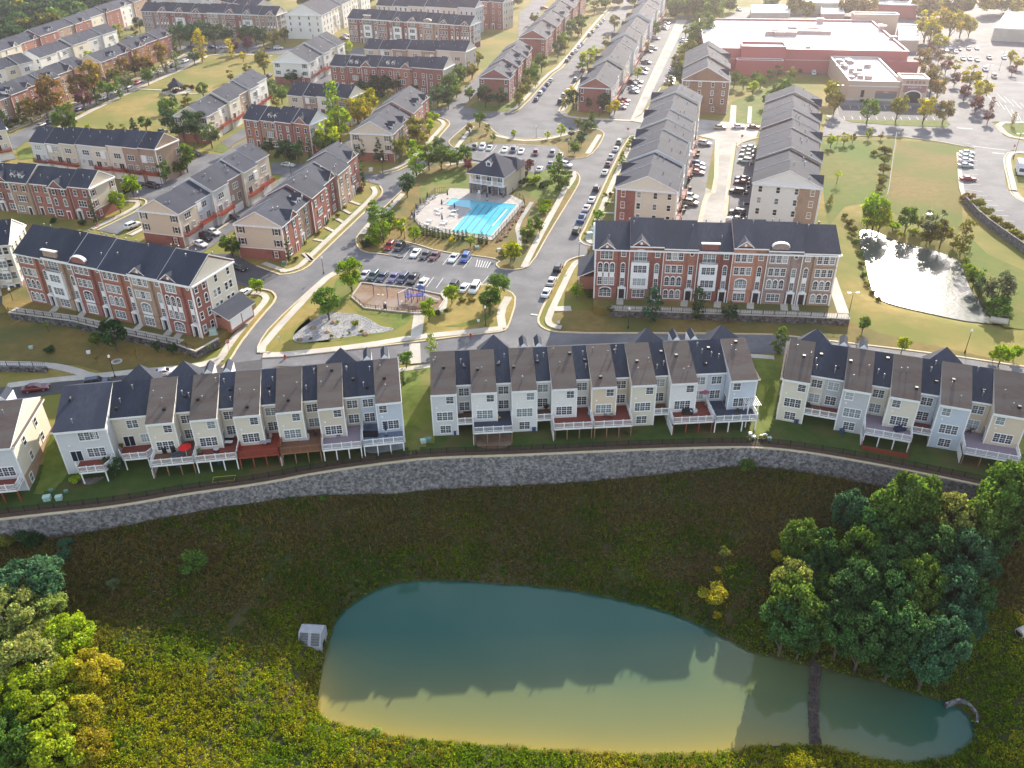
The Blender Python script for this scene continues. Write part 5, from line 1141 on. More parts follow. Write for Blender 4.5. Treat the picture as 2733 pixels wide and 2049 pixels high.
def plant_all():
    mass_all()
    groups = {}
    for t in TREES: groups.setdefault((t[0], t[1], t[2]), []).append(t)
    for (reg, col, kd), L in groups.items():
        L.sort(key=lambda t: t[5])
        for i, (_, _, _, g, D, _, lod) in enumerate(L):
            r_px = D/scale_at(g)
            if 'row of evergreens' in reg: lod = 1
            if lod is None: lod = 0 if r_px < 22 else 1 if r_px < 60 else 2
            me, tr, H, h0 = random.choice(proto(kd, lod))
            if len(L) == 1: lab = f"{ADJ[col]} {KIND[kd]} {reg}"
            elif len(L) == 2: lab = f"{['left', 'right'][i]}-hand one of two {ADJ[col]} {KIND[kd].replace('tree', 'trees').replace('bush', 'bushes').replace('evergreen', 'evergreens')} {reg}"
            else: lab = f"{ADJ[col]} {KIND[kd]} {reg}, {ORD[i]} from left"
            nm = 'bush' if kd == 'shrub' else 'evergreen_tree' if kd in ('column', 'cone') else 'tree'
            t = thing(nm, lab, 'bush' if kd == 'shrub' else 'evergreen' if kd in ('column', 'cone') else 'tree', (g.x, g.y, g.z), random.uniform(0, 6.28), 'bushes and hedges' if kd == 'shrub' else 'trees of the neighbourhood')
            s = D*random.uniform(1.0, 1.12)*(1.18 if 'gold clump' in reg else 1.25 if 'row of evergreens' in reg else 1)*(1.3 if kd == 'big' else 1.32 if kd in ('round', 'tall') else 1.2 if kd != 'column' else 1.7); c = LEAF[col]; v = random.uniform(.85, 1.15); c = tuple(max(.005, 1.75*x*v*random.uniform(.93, 1.07)) for x in c)
            sz = s*random.uniform(.92, 1.1)*(.62 if 'row of evergreens' in reg else 1)*(1.45 if kd == 'big' and 'wood' in reg else 1)
            link('trunk', tr, t, (0, 0, h0*sz), 0, None, (s, s, sz)); link('crown', me, t, (0, 0, h0*sz), 0, c, (s, s, sz))
R_ = trees
R_('at the edge of the far wood', "a 40,60,200,dark,big 130,120,190,deep,big 250,60,200,dark,big 330,30,160,olive,big 350,130,200,olive,big 460,110,200,green,big 560,60,180,deep,big 640,60,160,green,big 60,200,160,deep,big 15,260,110,yg 160,30,170,olive,big 740,20,160,dark,big 520,20,160,dark,big -40,150,200,dark,big 430,30,170,dark,big 210,170,170,dark,big 700,-10,170,dark,big 820,-30,170,dark,big 930,-50,160,deep,big 1050,-70,150,dark,big 600,100,130,deep,big 300,200,150,dark,big 120,230,150,deep,big -60,260,150,dark,big 520,170,120,dark,big 250,-30,200,dark,big 450,-30,200,deep,big 50,-20,200,dark,big 620,-30,200,dark,big", lod=2)
R_('beside the park road', "a 1690,425,95,yellow,tall 1940,430,65,yellow,tall 2045,478,55,yellow 1632,482,75,green 1480,535,60,green,tall 1395,568,55,olive,tall 1240,650,85,green 1060,690,110,grey 1000,765,65,green,tall 895,760,105,green 800,815,85,green 700,845,115,purple 570,945,90,olive 535,1030,165,green 1330,610,60,olive")
R_('before the brick row by the park', "a 1350,470,120,orange 1205,540,135,orange 1050,590,105,orange 960,630,115,olive 770,690,175,orange 655,740,145,orange 445,825,170,orange 370,890,125,orange 240,935,125,orange 175,975,85,green,cone 790,570,90,yg,tall 1130,580,85,dark 760,560,80,olive,tall 330,950,60,dark 120,1030,70,dark,shrub 40,1030,80,dark,cone 1480,400,50,dark,column 900,680,60,dark,shrub")
R_('below the long brick apartment block', "a 1500,300,130,dark 1600,320,120,dark 1700,290,110,dark 1800,310,130,dark 1905,300,115,dark 2050,290,115,dark 2150,300,100,dark b 55,310,90,dark 150,320,90,olive 240,300,70,olive a 2080,375,85,purple 1970,395,70,purple")
R_('near the pale rows at the far left', "a 1000,265,65,yg 1170,205,80,dark 1140,270,50,olive 560,290,50,dark,column")
R_('on the tan park lawn', "a 1710,765,85,green 2085,590,65,olive 1940,645,55,olive 1580,840,60,olive 1550,890,50,olive 1450,870,85,dark b 60,530,120,olive 50,450,60,olive 140,330,50,olive")
R_('below the park lawn', "a 1225,1055,85,green 1130,1090,75,dark,cone 1040,1085,50,olive 930,1075,50,olive 745,1080,45,yg")
R_('beside the beige row by the park', "a 1430,960,140,green 1420,1020,130,dark 1530,1080,150,dark 1640,1080,190,dark 1770,1140,140,grey 1560,1130,120,dark,shrub b 60,760,80,olive")
R_('beside the long dark roof', "a 1560,1345,140,green 1510,1400,105,green 1450,1430,85,green 1380,1455,110,green 1110,1570,130,bright e 995,125,115,bright")
R_('among the white and beige rows', "b 300,650,85,dark 345,640,75,grey 410,640,75,olive 770,420,75,yg 210,800,95,green 120,760,100,grey 170,870,60,olive 265,640,70,dark")
R_('beside the short brick row', "b 655,960,130,bright,tall 700,1090,165,bright 610,1170,165,yg 560,1230,110,green 640,1250,100,green")
R_('behind the short brick row', "b 850,935,185,gold 950,880,140,gold 810,880,110,yellow 910,990,120,gold")
R_('at the end of the tan brick row', "b 900,1250,120,bluegreen,cone 1040,1275,105,bluegreen,cone")
R_('in front of the tan brick row', "b 1210,1270,125,olive 1280,1220,95,olive 1360,1130,160,olive 1460,1070,85,yg 1490,1010,75,yg 1480,970,40,dark,column 1420,1180,80,olive,shrub")
R_('north of the pool house', "b 1345,1370,120,bright,tall 1455,1330,140,green 1550,1240,95,grey 1560,1340,120,green 1640,1320,105,green 1770,1310,100,green 1270,1575,125,dark 1790,1405,80,red 1410,1260,80,olive q 660,250,180,green 820,330,110,warm")
R_('below the long red brick row', "b 870,735,100,dark,shrub 950,745,110,dark,shrub 1040,740,110,dark,shrub 1130,745,110,dark,shrub 1210,735,100,dark,shrub 1270,740,90,dark,shrub 1130,805,70,tan 900,700,70,dark 1000,705,80,dark 1100,715,80,dark 1200,715,80,dark 1040,800,80,dark,shrub 1340,770,70,dark")
R_('along the lane by the brick rows', "b 1885,1010,85,green 1800,790,75,green 1870,500,85,olive 1820,590,95,olive 1700,650,140,green 1650,740,140,green 1530,820,110,dark 1620,840,100,dark 1740,600,80,green 1560,780,80,green 1690,760,80,olive")
R_('at the foot of the short brick row', "b 100,1240,105,dark 240,1270,120,dark 350,1300,110,dark 455,1300,40,dark,column 180,1310,60,dark,shrub 300,1330,70,dark,shrub")
R_('behind the very long row', "c 640,495,115,yg 700,440,75,yg 600,540,60,green 870,190,80,olive 790,355,60,olive 560,560,40,olive 1060,615,65,yg")
R_('in the rear parking of the very long row', "c 1215,240,85,green 1140,400,45,olive 1150,80,70,green")
R_('in the tree belt behind the shops', "c 1700,105,100,green,tall 1640,140,90,green,tall 1590,190,80,olive 1620,250,100,green,tall 1570,260,80,yellow 1660,290,100,green,tall 1540,335,110,green,tall 1600,345,90,olive 1650,385,100,green 1500,425,110,olive 1560,430,90,green 1620,455,80,yellow 1470,500,100,olive 1530,500,90,green 1440,560,80,yg 1680,220,80,olive 1690,170,70,yellow 1510,380,80,olive 1580,400,90,green 1740,100,70,olive 1640,200,80,olive")
R_('by the parked cars behind the tan building', "c 1420,645,95,dark 1470,260,60,green 1415,435,55,yg 1330,700,60,olive 1440,700,70,green")
R_('in the far wood beyond the shops', "c 1380,50,110,green 1450,60,100,green 1530,50,110,olive 1610,40,120,green 1720,30,110,olive 1820,30,90,green 1300,30,90,olive 1660,10,110,green 1560,10,100,green 1480,10,100,olive d 300,40,130,olive 800,30,140,warm 1400,35,160,warm 1500,50,120,gold 60,20,80,green 1330,20,130,gold 1600,30,130,olive 740,50,90,olive 1750,10,140,olive 1900,20,130,gold 2050,10,130,olive 2180,20,120,gold 1000,-20,140,olive 1180,-20,140,olive c 900,-10,80,olive 1000,-20,80,green 1120,-25,80,green 1220,-20,80,olive 760,-20,90,olive 620,-20,70,green b 2190,-10,80,olive 2060,-20,80,green 460,-20,90,olive 560,-25,90,green 1500,-30,100,olive 1650,-30,100,green 1800,-30,90,olive 960,-25,90,green 1100,-35,90,olive a 1250,-20,90,olive 1450,-30,90,green 1650,-30,90,olive 1850,-35,90,green 2050,-35,90,olive 2200,-35,90,green")
R_('left of the boulevard', "c 590,210,95,green 500,245,80,green 480,310,60,green 425,340,90,green 390,420,85,dark 520,180,60,olive 560,270,50,olive 450,390,60,olive 700,60,60,olive 790,30,70,green 690,20,65,green 500,160,50,green")
R_('before the near brick row by the boulevard', "c 250,530,100,green 160,620,105,green 195,600,70,green 120,690,80,olive 90,760,100,olive 60,840,80,olive 190,150,70,olive 200,690,60,green b 1935,820,110,dark 2055,830,110,dark")
R_('before the brick end of the very long row', "c 520,840,110,dark 490,780,80,yellow 640,870,80,dark 770,870,100,dark 870,905,75,yellow 570,900,60,dark,shrub 450,880,60,olive 820,930,50,yellow")
R_('on the traffic island by the plaza', "c 610,1070,100,grey 672,1030,75,green,cone 415,1105,65,yg 300,1140,45,yg 500,1120,50,dark 590,1170,70,dark 530,1240,75,green 560,1040,60,olive 20,1130,35,yg b 1800,1085,60,olive 1950,1090,50,olive 2000,1160,45,green 2170,1140,35,yg")
R_('beside the pool house', "c 130,1405,95,red 395,1490,140,green,cone 340,1450,70,green 100,1470,70,dark,shrub 80,1540,110,dark,shrub 190,1530,110,yg,shrub 480,1480,60,dark 430,1540,70,green,shrub 270,1560,80,dark,shrub")
R_('along the left wall of the stepped row', "c 930,1345,60,green,cone 1010,1190,45,green 985,1230,40,olive g 725,250,75,bright 700,300,60,bright,shrub 830,60,40,olive,shrub 800,140,40,olive,shrub 790,60,40,olive,shrub")
R_('on the slope below the shops', "d -5,680,80,green 70,640,60,green 135,610,65,green 245,625,85,olive 190,750,105,green 120,800,85,green 50,840,80,green 190,835,80,grey -60,660,70,green -70,740,70,yg -150,700,70,green c 1880,670,80,green")
R_('in front of the tan shop', "d 595,780,105,gold 620,880,110,olive 905,935,125,green 1150,930,130,olive 1380,940,130,gold 1545,950,125,warm 845,850,40,dark,shrub 570,850,60,olive")
R_('along the shop front drive', "d 1360,520,115,warm 1400,605,90,warm 1440,700,140,warm 1490,760,120,warm 1640,560,65,gold 1560,570,75,red 1635,670,75,red 1720,780,85,red 1815,890,90,red 1770,660,130,gold 1850,780,130,gold 1915,990,75,red 1940,890,45,red,tall 1500,480,75,warm 1430,410,65,red 1500,360,100,gold 1590,480,60,warm 1410,690,80,warm")
R_('at the far end of the shop car park', "d 1400,210,170,gold 1500,190,140,gold 1600,220,140,gold 1690,225,110,gold 1430,280,120,gold 1760,240,90,gold 2110,490,70,gold 2165,530,70,gold 2120,590,60,red")
R_('on the lawn strip right of the shops', "d 2120,1020,40,warm,tall")
R_('along the top of the green field', "d 590,1180,75,yg 700,1170,65,yg 770,1175,45,olive 905,1130,55,yg 1010,1140,45,warm 640,1180,40,olive,sparse")
R_('along the white field fence', "d 1040,1270,95,olive,shrub 1040,1350,85,olive,shrub 1030,1440,75,olive,shrub 1010,1530,75,olive,shrub 990,1600,65,olive,shrub 950,1290,60,olive,shrub")
R_('in the green field', "d 640,1500,60,yg,sparse h 580,110,50,olive,cone")
R_('on the far bank of the bright pond', "h 960,235,190,bright 1000,300,140,yg 900,290,110,bright 1110,325,95,bright,shrub 1230,280,130,green 1330,300,75,olive 1450,350,170,grey 1520,430,140,olive 1400,430,110,olive,shrub 1700,470,120,olive,tall 1620,490,80,olive,shrub 1280,380,80,yg,shrub 1180,400,70,yg,shrub 1760,450,60,olive,sparse")
R_('on the right bank of the bright pond', "h 1750,680,85,yg,shrub 1800,770,120,green 1850,850,110,grey 1990,920,190,grey 2000,1040,150,green 2050,830,120,grey 1780,720,80,yg,shrub 1930,1000,90,green,shrub 2060,1110,90,pale,shrub 1720,620,60,yg,shrub")
R_('on the left bank of the bright pond', "h 760,400,60,olive,shrub 790,460,60,green,shrub 830,560,60,green,shrub 840,650,60,olive,shrub 860,740,60,green,shrub 890,820,60,olive,shrub 930,890,60,olive,shrub 980,950,60,olive,shrub 740,300,70,olive,shrub 700,240,60,olive,shrub 780,350,70,olive,shrub")
R_('in the hedge below the striped parking', "h 1740,90,105,warm,shrub 1810,150,120,olive,shrub 1880,220,120,olive,shrub 1960,280,110,olive,shrub 2050,340,105,olive,shrub 2130,390,95,olive,shrub 2190,430,90,olive,shrub 1700,90,60,warm,shrub")
R_('behind the right-hand townhouses', "h 860,1160,90,green 2020,1430,150,bright,spread 2140,1400,110,bright,spread 150,1330,105,green,tall 1190,1340,110,yg,spread 1960,1420,90,bright,spread")
R_('below the middle terrace wall', "g 1185,1030,130,bluegreen,tall 830,1060,60,dark,sparse 1570,1030,110,dark,tall 1840,1060,120,dark")
R_('on the bank left of the middle apartment block', "g 550,870,95,bright 650,910,60,green,shrub 640,610,80,dark,shrub")
R_('along the path right of the pool', "g 130,390,110,green 190,310,90,green 235,340,70,green 290,145,100,yg,shrub 270,195,90,bright,shrub 20,550,105,yg 110,450,50,green,shrub", base=None)
R_('at the corner of the pool car park', "f 1000,250,95,green,tall 1110,230,105,green 1000,340,110,green,tall 1070,380,125,bright 1120,310,100,green 930,485,90,dark,shrub 1010,465,100,bright,shrub 1220,340,100,yg 1330,390,100,bright 1180,300,80,green,shrub 960,440,70,bright,shrub")
R_('between the evergreens and the parked cars', "f 1650,440,55,yellow 1810,455,75,pale 2150,540,130,yg 2090,560,80,olive,shrub")
R_('on the playground island', "f 795,750,190,bright 600,985,200,green 830,640,45,olive 2045,845,160,green 1965,975,150,green 1650,910,115,bright 1455,1045,120,bright 1740,950,60,olive,shrub 1530,1060,60,green,shrub 1600,1040,40,green,shrub 1820,950,60,olive,shrub", lod=2)
R_('in the gap between the left and middle townhouses', "j 1262,345,115,green 1480,260,75,pale,tall 1240,520,36,dark,column")
R_('in front of the left apartment block', "e 395,1170,60,olive,sparse 680,1200,60,dark,sparse 1320,1350,65,dark 1450,1360,80,dark 1750,1360,40,yg,sparse 1640,1210,75,yg 1740,1200,70,bright,shrub 2055,960,40,dark 1230,1140,50,dark,shrub 1380,1170,60,dark,shrub 920,1080,50,dark,shrub 280,960,60,dark,shrub 760,1060,50,dark,shrub", base=None)
R_('on the brown slope below the left apartment block', "e 950,1260,180,dark 810,1290,85,green 1140,1400,55,orange,sparse 810,1450,45,orange,sparse 1575,1420,35,orange,sparse 420,1370,90,dark,shrub")
R_('beside the left brick rows', "e 1940,480,150,green 2155,830,85,bright 800,250,45,dark,column 270,560,60,dark,column 700,300,70,dark,shrub 450,280,60,dark,shrub f 30,840,70,bright 410,460,45,olive,shrub 530,380,45,olive,shrub 690,240,45,olive,shrub 750,165,40,olive,shrub 1960,470,1,green b 905,1530,45,dark,column f 275,580,45,dark,column 340,600,50,dark,shrub 880,20,60,purple,shrub 600,290,40,dark,shrub")
R_('in the row of evergreens by the pool', ' '.join('q %d,%d,%d,dark,column' % (x, y, w) for x, y, w in ((130, 1320, 36), (170, 1335, 38), (215, 1345, 42), (262, 1340, 38), (300, 1350, 40), (335, 1360, 40), (390, 1370, 44), (450, 1385, 42), (500, 1370, 38), (550, 1370, 32), (615, 1395, 40), (680, 1400, 44), (745, 1400, 44), (800, 1395, 38), (985, 1440, 46), (1030, 1450, 46), (1095, 1455, 42))))
R_('beside the small house yard at the far left', "i 640,1050,105,yg,shrub 950,930,130,dark 480,735,50,gold,shrub k 985,960,50,green,shrub i 270,1440,60,green,shrub")
# big trees in the basin
R_('in the lower left gold clump', "m 100,560,330,pale,big 330,520,230,pale,big 510,740,270,yg,big 230,950,320,pale,big 690,1010,280,gold,big 470,1060,300,yg,big 130,1180,320,yg,big 350,1310,330,yg,big 590,1330,260,gold,big 120,1480,320,green,big 430,1560,320,yg,big 660,1540,240,gold,big 30,860,260,pale,big 300,730,220,pale,big 40,1340,260,green,big 250,1600,280,green,big 560,1190,220,yg,big 380,860,240,yg,big 180,760,240,pale,big", lod=3)
R_('alone in shadow at the left', "m 215,310,400,bluegreen,big", lod=3)
R_('in the wood right of the pond', "p 1390,260,330,green,big 1230,370,300,green,big 930,340,250,bluegreen,big 1680,400,280,pale,big 1890,430,280,green,big 560,580,260,green,big 720,640,240,deep,big 490,900,260,pale,big 480,1060,310,green,big 720,930,230,green,big 640,770,200,deep,big 1000,650,260,green,big 1060,500,260,deep,big 1300,620,300,deep,big 1540,620,300,deep,big 1780,680,300,bluegreen,big 960,940,270,deep,big 1180,760,280,deep,big 1450,840,300,green,big 1700,900,300,bluegreen,big 1230,960,280,deep,big 1440,1080,280,green,big 1650,1130,280,bluegreen,big 1120,1180,290,deep,big 1350,1260,300,deep,big 1620,1330,300,bluegreen,big 1010,1330,280,deep,big 1230,1430,280,deep,big 1480,1500,280,bluegreen,big 1700,1300,220,green,big 430,1250,300,deep,big 560,1300,220,deep,big 880,770,220,deep,big 800,1080,260,deep,big 700,1180,240,green,big 850,1250,260,deep,big 620,1120,220,green,big 900,1120,220,deep,big 640,960,200,deep,big 1850,1000,220,deep,big 1780,1180,220,bluegreen,big 2080,250,330,green,big 2180,420,260,green,big 1980,560,220,deep,big 2040,330,240,green,big 1900,760,200,bluegreen,big", lod=3)
R_('in the dark basin slope', "o 1390,390,180,gold,shrub 1420,540,60,yellow,shrub 1880,110,80,gold,shrub p 400,640,90,gold,shrub k 1980,1250,130,green,shrub 2080,1220,60,olive,shrub m 840,310,90,grey,shrub 470,90,110,bluegreen,shrub 1430,150,200,green,shrub i 560,1580,120,bluegreen,shrub 250,1540,200,dark,shrub 60,1560,150,olive,shrub j 570,1520,60,green,shrub o 1470,90,80,olive,sparse 1430,200,60,gold,shrub n 350,990,50,orange,shrub 840,1400,80,pale,shrub m 480,90,60,bluegreen,shrub", lod=2)
plant_all()
# leafless snag at the left edge
_g = G('m', 35, 600); sn = thing('bare_tree', 'small leafless pale tree at the left edge above the gold clump', 'tree', _g)
MB().tube((0, 0, -.5), (0, 0, 5.5), .14, .08).tube((0, 0, 4.2), (1.3, 0, 6.6), .07, .03).tube((0, 0, 4.8), (-1.2, .2, 7.0), .07, .03).tube((.6, 0, 5.4), (.5, .3, 7), .05, .02).build('trunk', 'rock', sn)
# ground cover ------------------------------------------------------------------------------------------------
def cover(name, n, xr, yr, density, palette, hgt, size, leaves=9, rad=.45, up=.5, aspect=.62, upright=False):
    x = RNG.uniform(*xr, n); y = RNG.uniform(*yr, n)
    ok = (y < wall_y(x)-.8); x, y = x[ok], y[ok]
    # keep what the photograph can see, a margin included
    v = np.stack([x, y, z_basin(x, y)-CAM_H], 1); zc = v@np.array(_f); uu = (v@np.array(CR))/zc*F; vv = -(v@np.array(CU))/zc*F
    ok = (zc > 1) & (np.abs(uu) < 1750) & (vv < 1180); x, y = x[ok], y[ok]
    dp = poly_dist(x, y, POND); p = density(x, y, dp); ok = (dp > .15) & (RNG.uniform(size=len(x)) < p); x, y, dp = x[ok], y[ok], dp[ok]
    z = z_basin(x, y); col = palette(x, y, dp); h = hgt(x, y, dp)*RNG.uniform(.6, 1.3, len(x)); m = len(x)
    k = np.repeat(np.arange(m), leaves); q = len(k)
    a = RNG.uniform(0, 6.283, q); r = rad*np.sqrt(RNG.uniform(size=q)); t = RNG.uniform(.1, 1, q)
    C = np.stack([x[k]+r*np.cos(a), y[k]+r*np.sin(a), z[k]+h[k]*t*(1-.5*(r/rad)**2)], 1)
    Nn = np.stack([np.cos(a)*(1-up), np.sin(a)*(1-up), np.full(q, up)], 1)+RNG.normal(size=(q, 3))*.45
    tint = col[k]*RNG.uniform(.65, 1.35, q)[:, None]
    o = link(name, leaf_cloud(name, C, Nn, size*RNG.uniform(.6, 1.4, q), tint, aspect=aspect, upright=upright)); return tag(o, kind='stuff')
def pal(x, y, dp):
    n1 = vnoise(x, y, 7., 3)*.6+vnoise(x, y, 2.2, 5)*.4; n2 = vnoise(x, y, 11., 8)*.6+vnoise(x, y, 3., 9)*.4; n1 = n1+RNG.normal(size=len(x))*.13; n2 = n2+RNG.normal(size=len(x))*.12
    c = np.zeros((len(x), 3)); c[:] = (.165, .135, .05)
    dw = wall_y(x)-y
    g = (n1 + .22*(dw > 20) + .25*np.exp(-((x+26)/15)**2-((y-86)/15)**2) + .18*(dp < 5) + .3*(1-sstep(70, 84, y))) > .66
    c[g] = (.075, .135, .015)
    b = g & (n2 > .55); c[b] = (.14, .19, .015)
    yv = ((~g & (n2 > .7)) | (g & (n2 < .25))) & ((dw > 22) | (RNG.uniform(size=len(x)) < .3)); c[yv] = (.2, .16, .03)
    f = y < 74; c[f & g] *= 1.2; c[f & ~g] = (.22, .21, .02); c *= (1+.75*(1-sstep(78, 90, y)))[:, None]; fr = (1-sstep(76, 92, y))[:, None]; c = c*(1-fr)+fr*np.where((n2 > .56)[:, None], (.30, .30, .022), np.where((n2 > .42)[:, None], (.20, .27, .018), (.12, .20, .016)))*RNG.uniform(.8, 1.2, len(x))[:, None]  # front growth brightened and yellowed: sunlight put into the leaf colours
    return c
def dens(x, y, dp):
    # a worn track runs down to the pond
    a, b = TRK[0], TRK[1]; d = np.full(len(x), 1e9)
    for i in range(len(TRK)-1):
        a, b = TRK[i], TRK[i+1]; dx, dy = b.x-a.x, b.y-a.y; t = np.clip(((x-a.x)*dx+(y-a.y)*dy)/(dx*dx+dy*dy), 0, 1); d = np.minimum(d, np.hypot(x-a.x-t*dx, y-a.y-t*dy))
    return np.where(d < .8, .25, .72+.28*sstep(.25, .6, vnoise(x, y, 3.5, 11)))
TRK = [G('m', x, y) for x, y in ((2150, 100), (1980, 250), (1850, 420), (1720, 600), (1640, 720), (1570, 860), (1560, 1000))]
_tp = struct('worn_path', strip(TRK, -.35, .35, 0), 'basin_soil')
for v in _tp.data.vertices: v.co.z = zt(v.co.x, v.co.y)+.08
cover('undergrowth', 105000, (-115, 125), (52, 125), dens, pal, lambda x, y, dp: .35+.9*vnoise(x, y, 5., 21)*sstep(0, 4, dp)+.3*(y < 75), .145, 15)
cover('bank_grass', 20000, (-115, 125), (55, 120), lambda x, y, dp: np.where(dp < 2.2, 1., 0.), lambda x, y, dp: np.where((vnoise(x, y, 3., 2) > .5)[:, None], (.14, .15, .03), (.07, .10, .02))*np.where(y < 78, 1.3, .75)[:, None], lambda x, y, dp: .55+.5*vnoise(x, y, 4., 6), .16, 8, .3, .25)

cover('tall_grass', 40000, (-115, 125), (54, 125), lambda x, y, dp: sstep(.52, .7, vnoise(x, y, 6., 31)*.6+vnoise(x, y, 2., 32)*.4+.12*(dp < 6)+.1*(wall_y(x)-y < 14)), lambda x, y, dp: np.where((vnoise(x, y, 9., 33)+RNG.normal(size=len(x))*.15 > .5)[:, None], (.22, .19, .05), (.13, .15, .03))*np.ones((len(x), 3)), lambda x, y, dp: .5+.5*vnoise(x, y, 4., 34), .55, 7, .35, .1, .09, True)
# ------------------------------------------------------------------ cars
PAINT = dict(white=(.78, .78, .77), silver=(.46, .47, .48), grey=(.16, .165, .175), black=(.014, .014, .016), navy=(.02, .03, .075), blue=(.03, .11, .38), teal=(.02, .06, .065), red=(.32, .022, .02), maroon=(.12, .02, .022), tan=(.42, .36, .27), pink=(.5, .2, .18), violet=(.10, .10, .24))
SHAPE = dict(  # length, width, body stations (x, half width scale, bottom, shoulder), cabin (x of base front/back, roof front/back), roof height
    sedan=(4.75, 1.82, [(-1, .80, .42, .88), (-.93, .95, .26, .96), (-.5, 1, .22, .98), (0, 1, .22, .96), (.45, 1, .22, .93), (.8, .97, .24, .84), (.96, .88, .30, .70), (1, .74, .42, .62)], (.40, -.78, .10, -.46), 1.44),
    suv=(4.7, 1.9, [(-1, .86, .48, 1.02), (-.95, .97, .32, 1.12), (-.5, 1, .28, 1.12), (0, 1, .28, 1.08), (.5, 1, .28, 1.05), (.85, .97, .30, .97), (.97, .88, .36, .82), (1, .76, .48, .7)], (.46, -.97, .20, -.82), 1.72),
    van=(5.1, 1.98, [(-1, .88, .45, 1.0), (-.96, .98, .30, 1.1), (-.5, 1, .26, 1.1), (0, 1, .26, 1.08), (.5, 1, .26, 1.06), (.84, .97, .28, .98), (.97, .88, .34, .8), (1, .76, .46, .68)], (.66, -.97, .32, -.88), 1.78),
    pickup=(5.6, 2.0, [(-1, .94, .55, 1.08), (-.97, .99, .42, 1.12), (-.3, 1, .38, 1.12), (0, 1, .36, 1.12), (.5, 1, .36, 1.12), (.85, .98, .38, 1.06), (.97, .9, .44, .95), (1, .8, .55, .85)], (.42, -.22, .22, -.16), 1.85))
def car_parts(typ):
    L, Wd, st, cab, rh = SHAPE[typ]; hl = L/2; hw = Wd/2; mb = MB(); rings = []
    for sx, sw, zb, zs in st:
        w = hw*sw; x = sx*hl; rings.append([(x, -w*.86, zb), (x, -w, zb+(zs-zb)*.35), (x, -w*.99, zs-.12), (x, -w*.9, zs), (x, w*.9, zs), (x, w*.99, zs-.12), (x, w, zb+(zs-zb)*.35), (x, w*.86, zb)])
    n = 8
    for r in rings: mb.v += r
    for i in range(len(rings)-1):
        for j in range(n): k = (j+1) % n; mb.f.append((i*n+j, i*n+k, (i+1)*n+k, (i+1)*n+j)); mb.m.append(0)
    mb.f.append(tuple(range(n))); mb.m.append(0); mb.f.append(tuple(range((len(rings)-1)*n+n-1, (len(rings)-1)*n-1, -1))); mb.m.append(0)
    bf, bb, rf, rb = [c*hl for c in cab]; sz = st[3][3]-.03; wb = hw*.9; wr = hw*.72
    base = [(bf, -wb*.92), (bf, wb*.92), (bb, wb*.92), (bb, -wb*.92)]; top = [(rf, -wr), (rf, wr), (rb, wr), (rb, -wr)]
    m0 = len(mb.v); mb.v += [(x, y, sz) for x, y in base]+[(x, y, rh-.07) for x, y in top]+[(rf-.12*(1 if rf > 0 else 1), -wr*.86, rh), (rf-.12, wr*.86, rh), (rb+.12, wr*.86, rh), (rb+.12, -wr*.86, rh)]
    for i in range(4):
        k = (i+1) % 4; mb.f += [(m0+i, m0+k, m0+4+k, m0+4+i), (m0+4+i, m0+4+k, m0+8+k, m0+8+i)]; mb.m += [0, 0]
    mb.f.append((m0+8, m0+9, m0+10, m0+11)); mb.m.append(0)
    if typ == 'pickup': mb.box(-hl*.96, -hw*.78, 1.125, -hl*.26, hw*.78, 1.14, 1)
    b3 = [Vector((x, y, sz)) for x, y in base]; t3 = [Vector((x, y, rh-.07)) for x, y in top]
    def pane(i, u0, u1, v0=.12, v1=.9):
        k = (i+1) % 4; f = lambda u, v: (b3[i].lerp(b3[k], u)).lerp(t3[i].lerp(t3[k], u), v)
        q = [f(u0, v0), f(u1, v0), f(u1, v1), f(u0, v1)]; nn = (q[1]-q[0]).cross(q[3]-q[0]).normalized()
        c = sum(q, Vector())/4; ctr = Vector(((bf+bb)/2, 0, sz)); nn = nn if nn.dot(c-ctr) > 0 else -nn
        return [p+nn*.015 for p in q]
    G_ = {'windscreen': [pane(0, .06, .94)], 'rear_window': [pane(2, .08, .92)], 'side_window': None}
    sides = [[pane(1, .08, .47), pane(1, .52, .93)], [pane(3, .07, .48), pane(3, .53, .92)]]
    wx = (hl*.60, -hl*.58); wr_ = .33 if typ == 'sedan' else .37
    wheels = [(x, s*(hw-.1), wr_) for x in wx for s in (-1, 1)]
    zf = st[-2][3]-.12; lights = [(hl*.965, s*hw*.68, zf, 'headlight') for s in (-1, 1)]+[(-hl*.97, s*hw*.72, st[0][3]-.12, 'taillight') for s in (-1, 1)]
    return mb, G_, sides, wheels, wr_, lights
def wheel_mb(r): return MB().tube((0, -.11, 0), (0, .11, 0), r, k=12)
CARM = {}
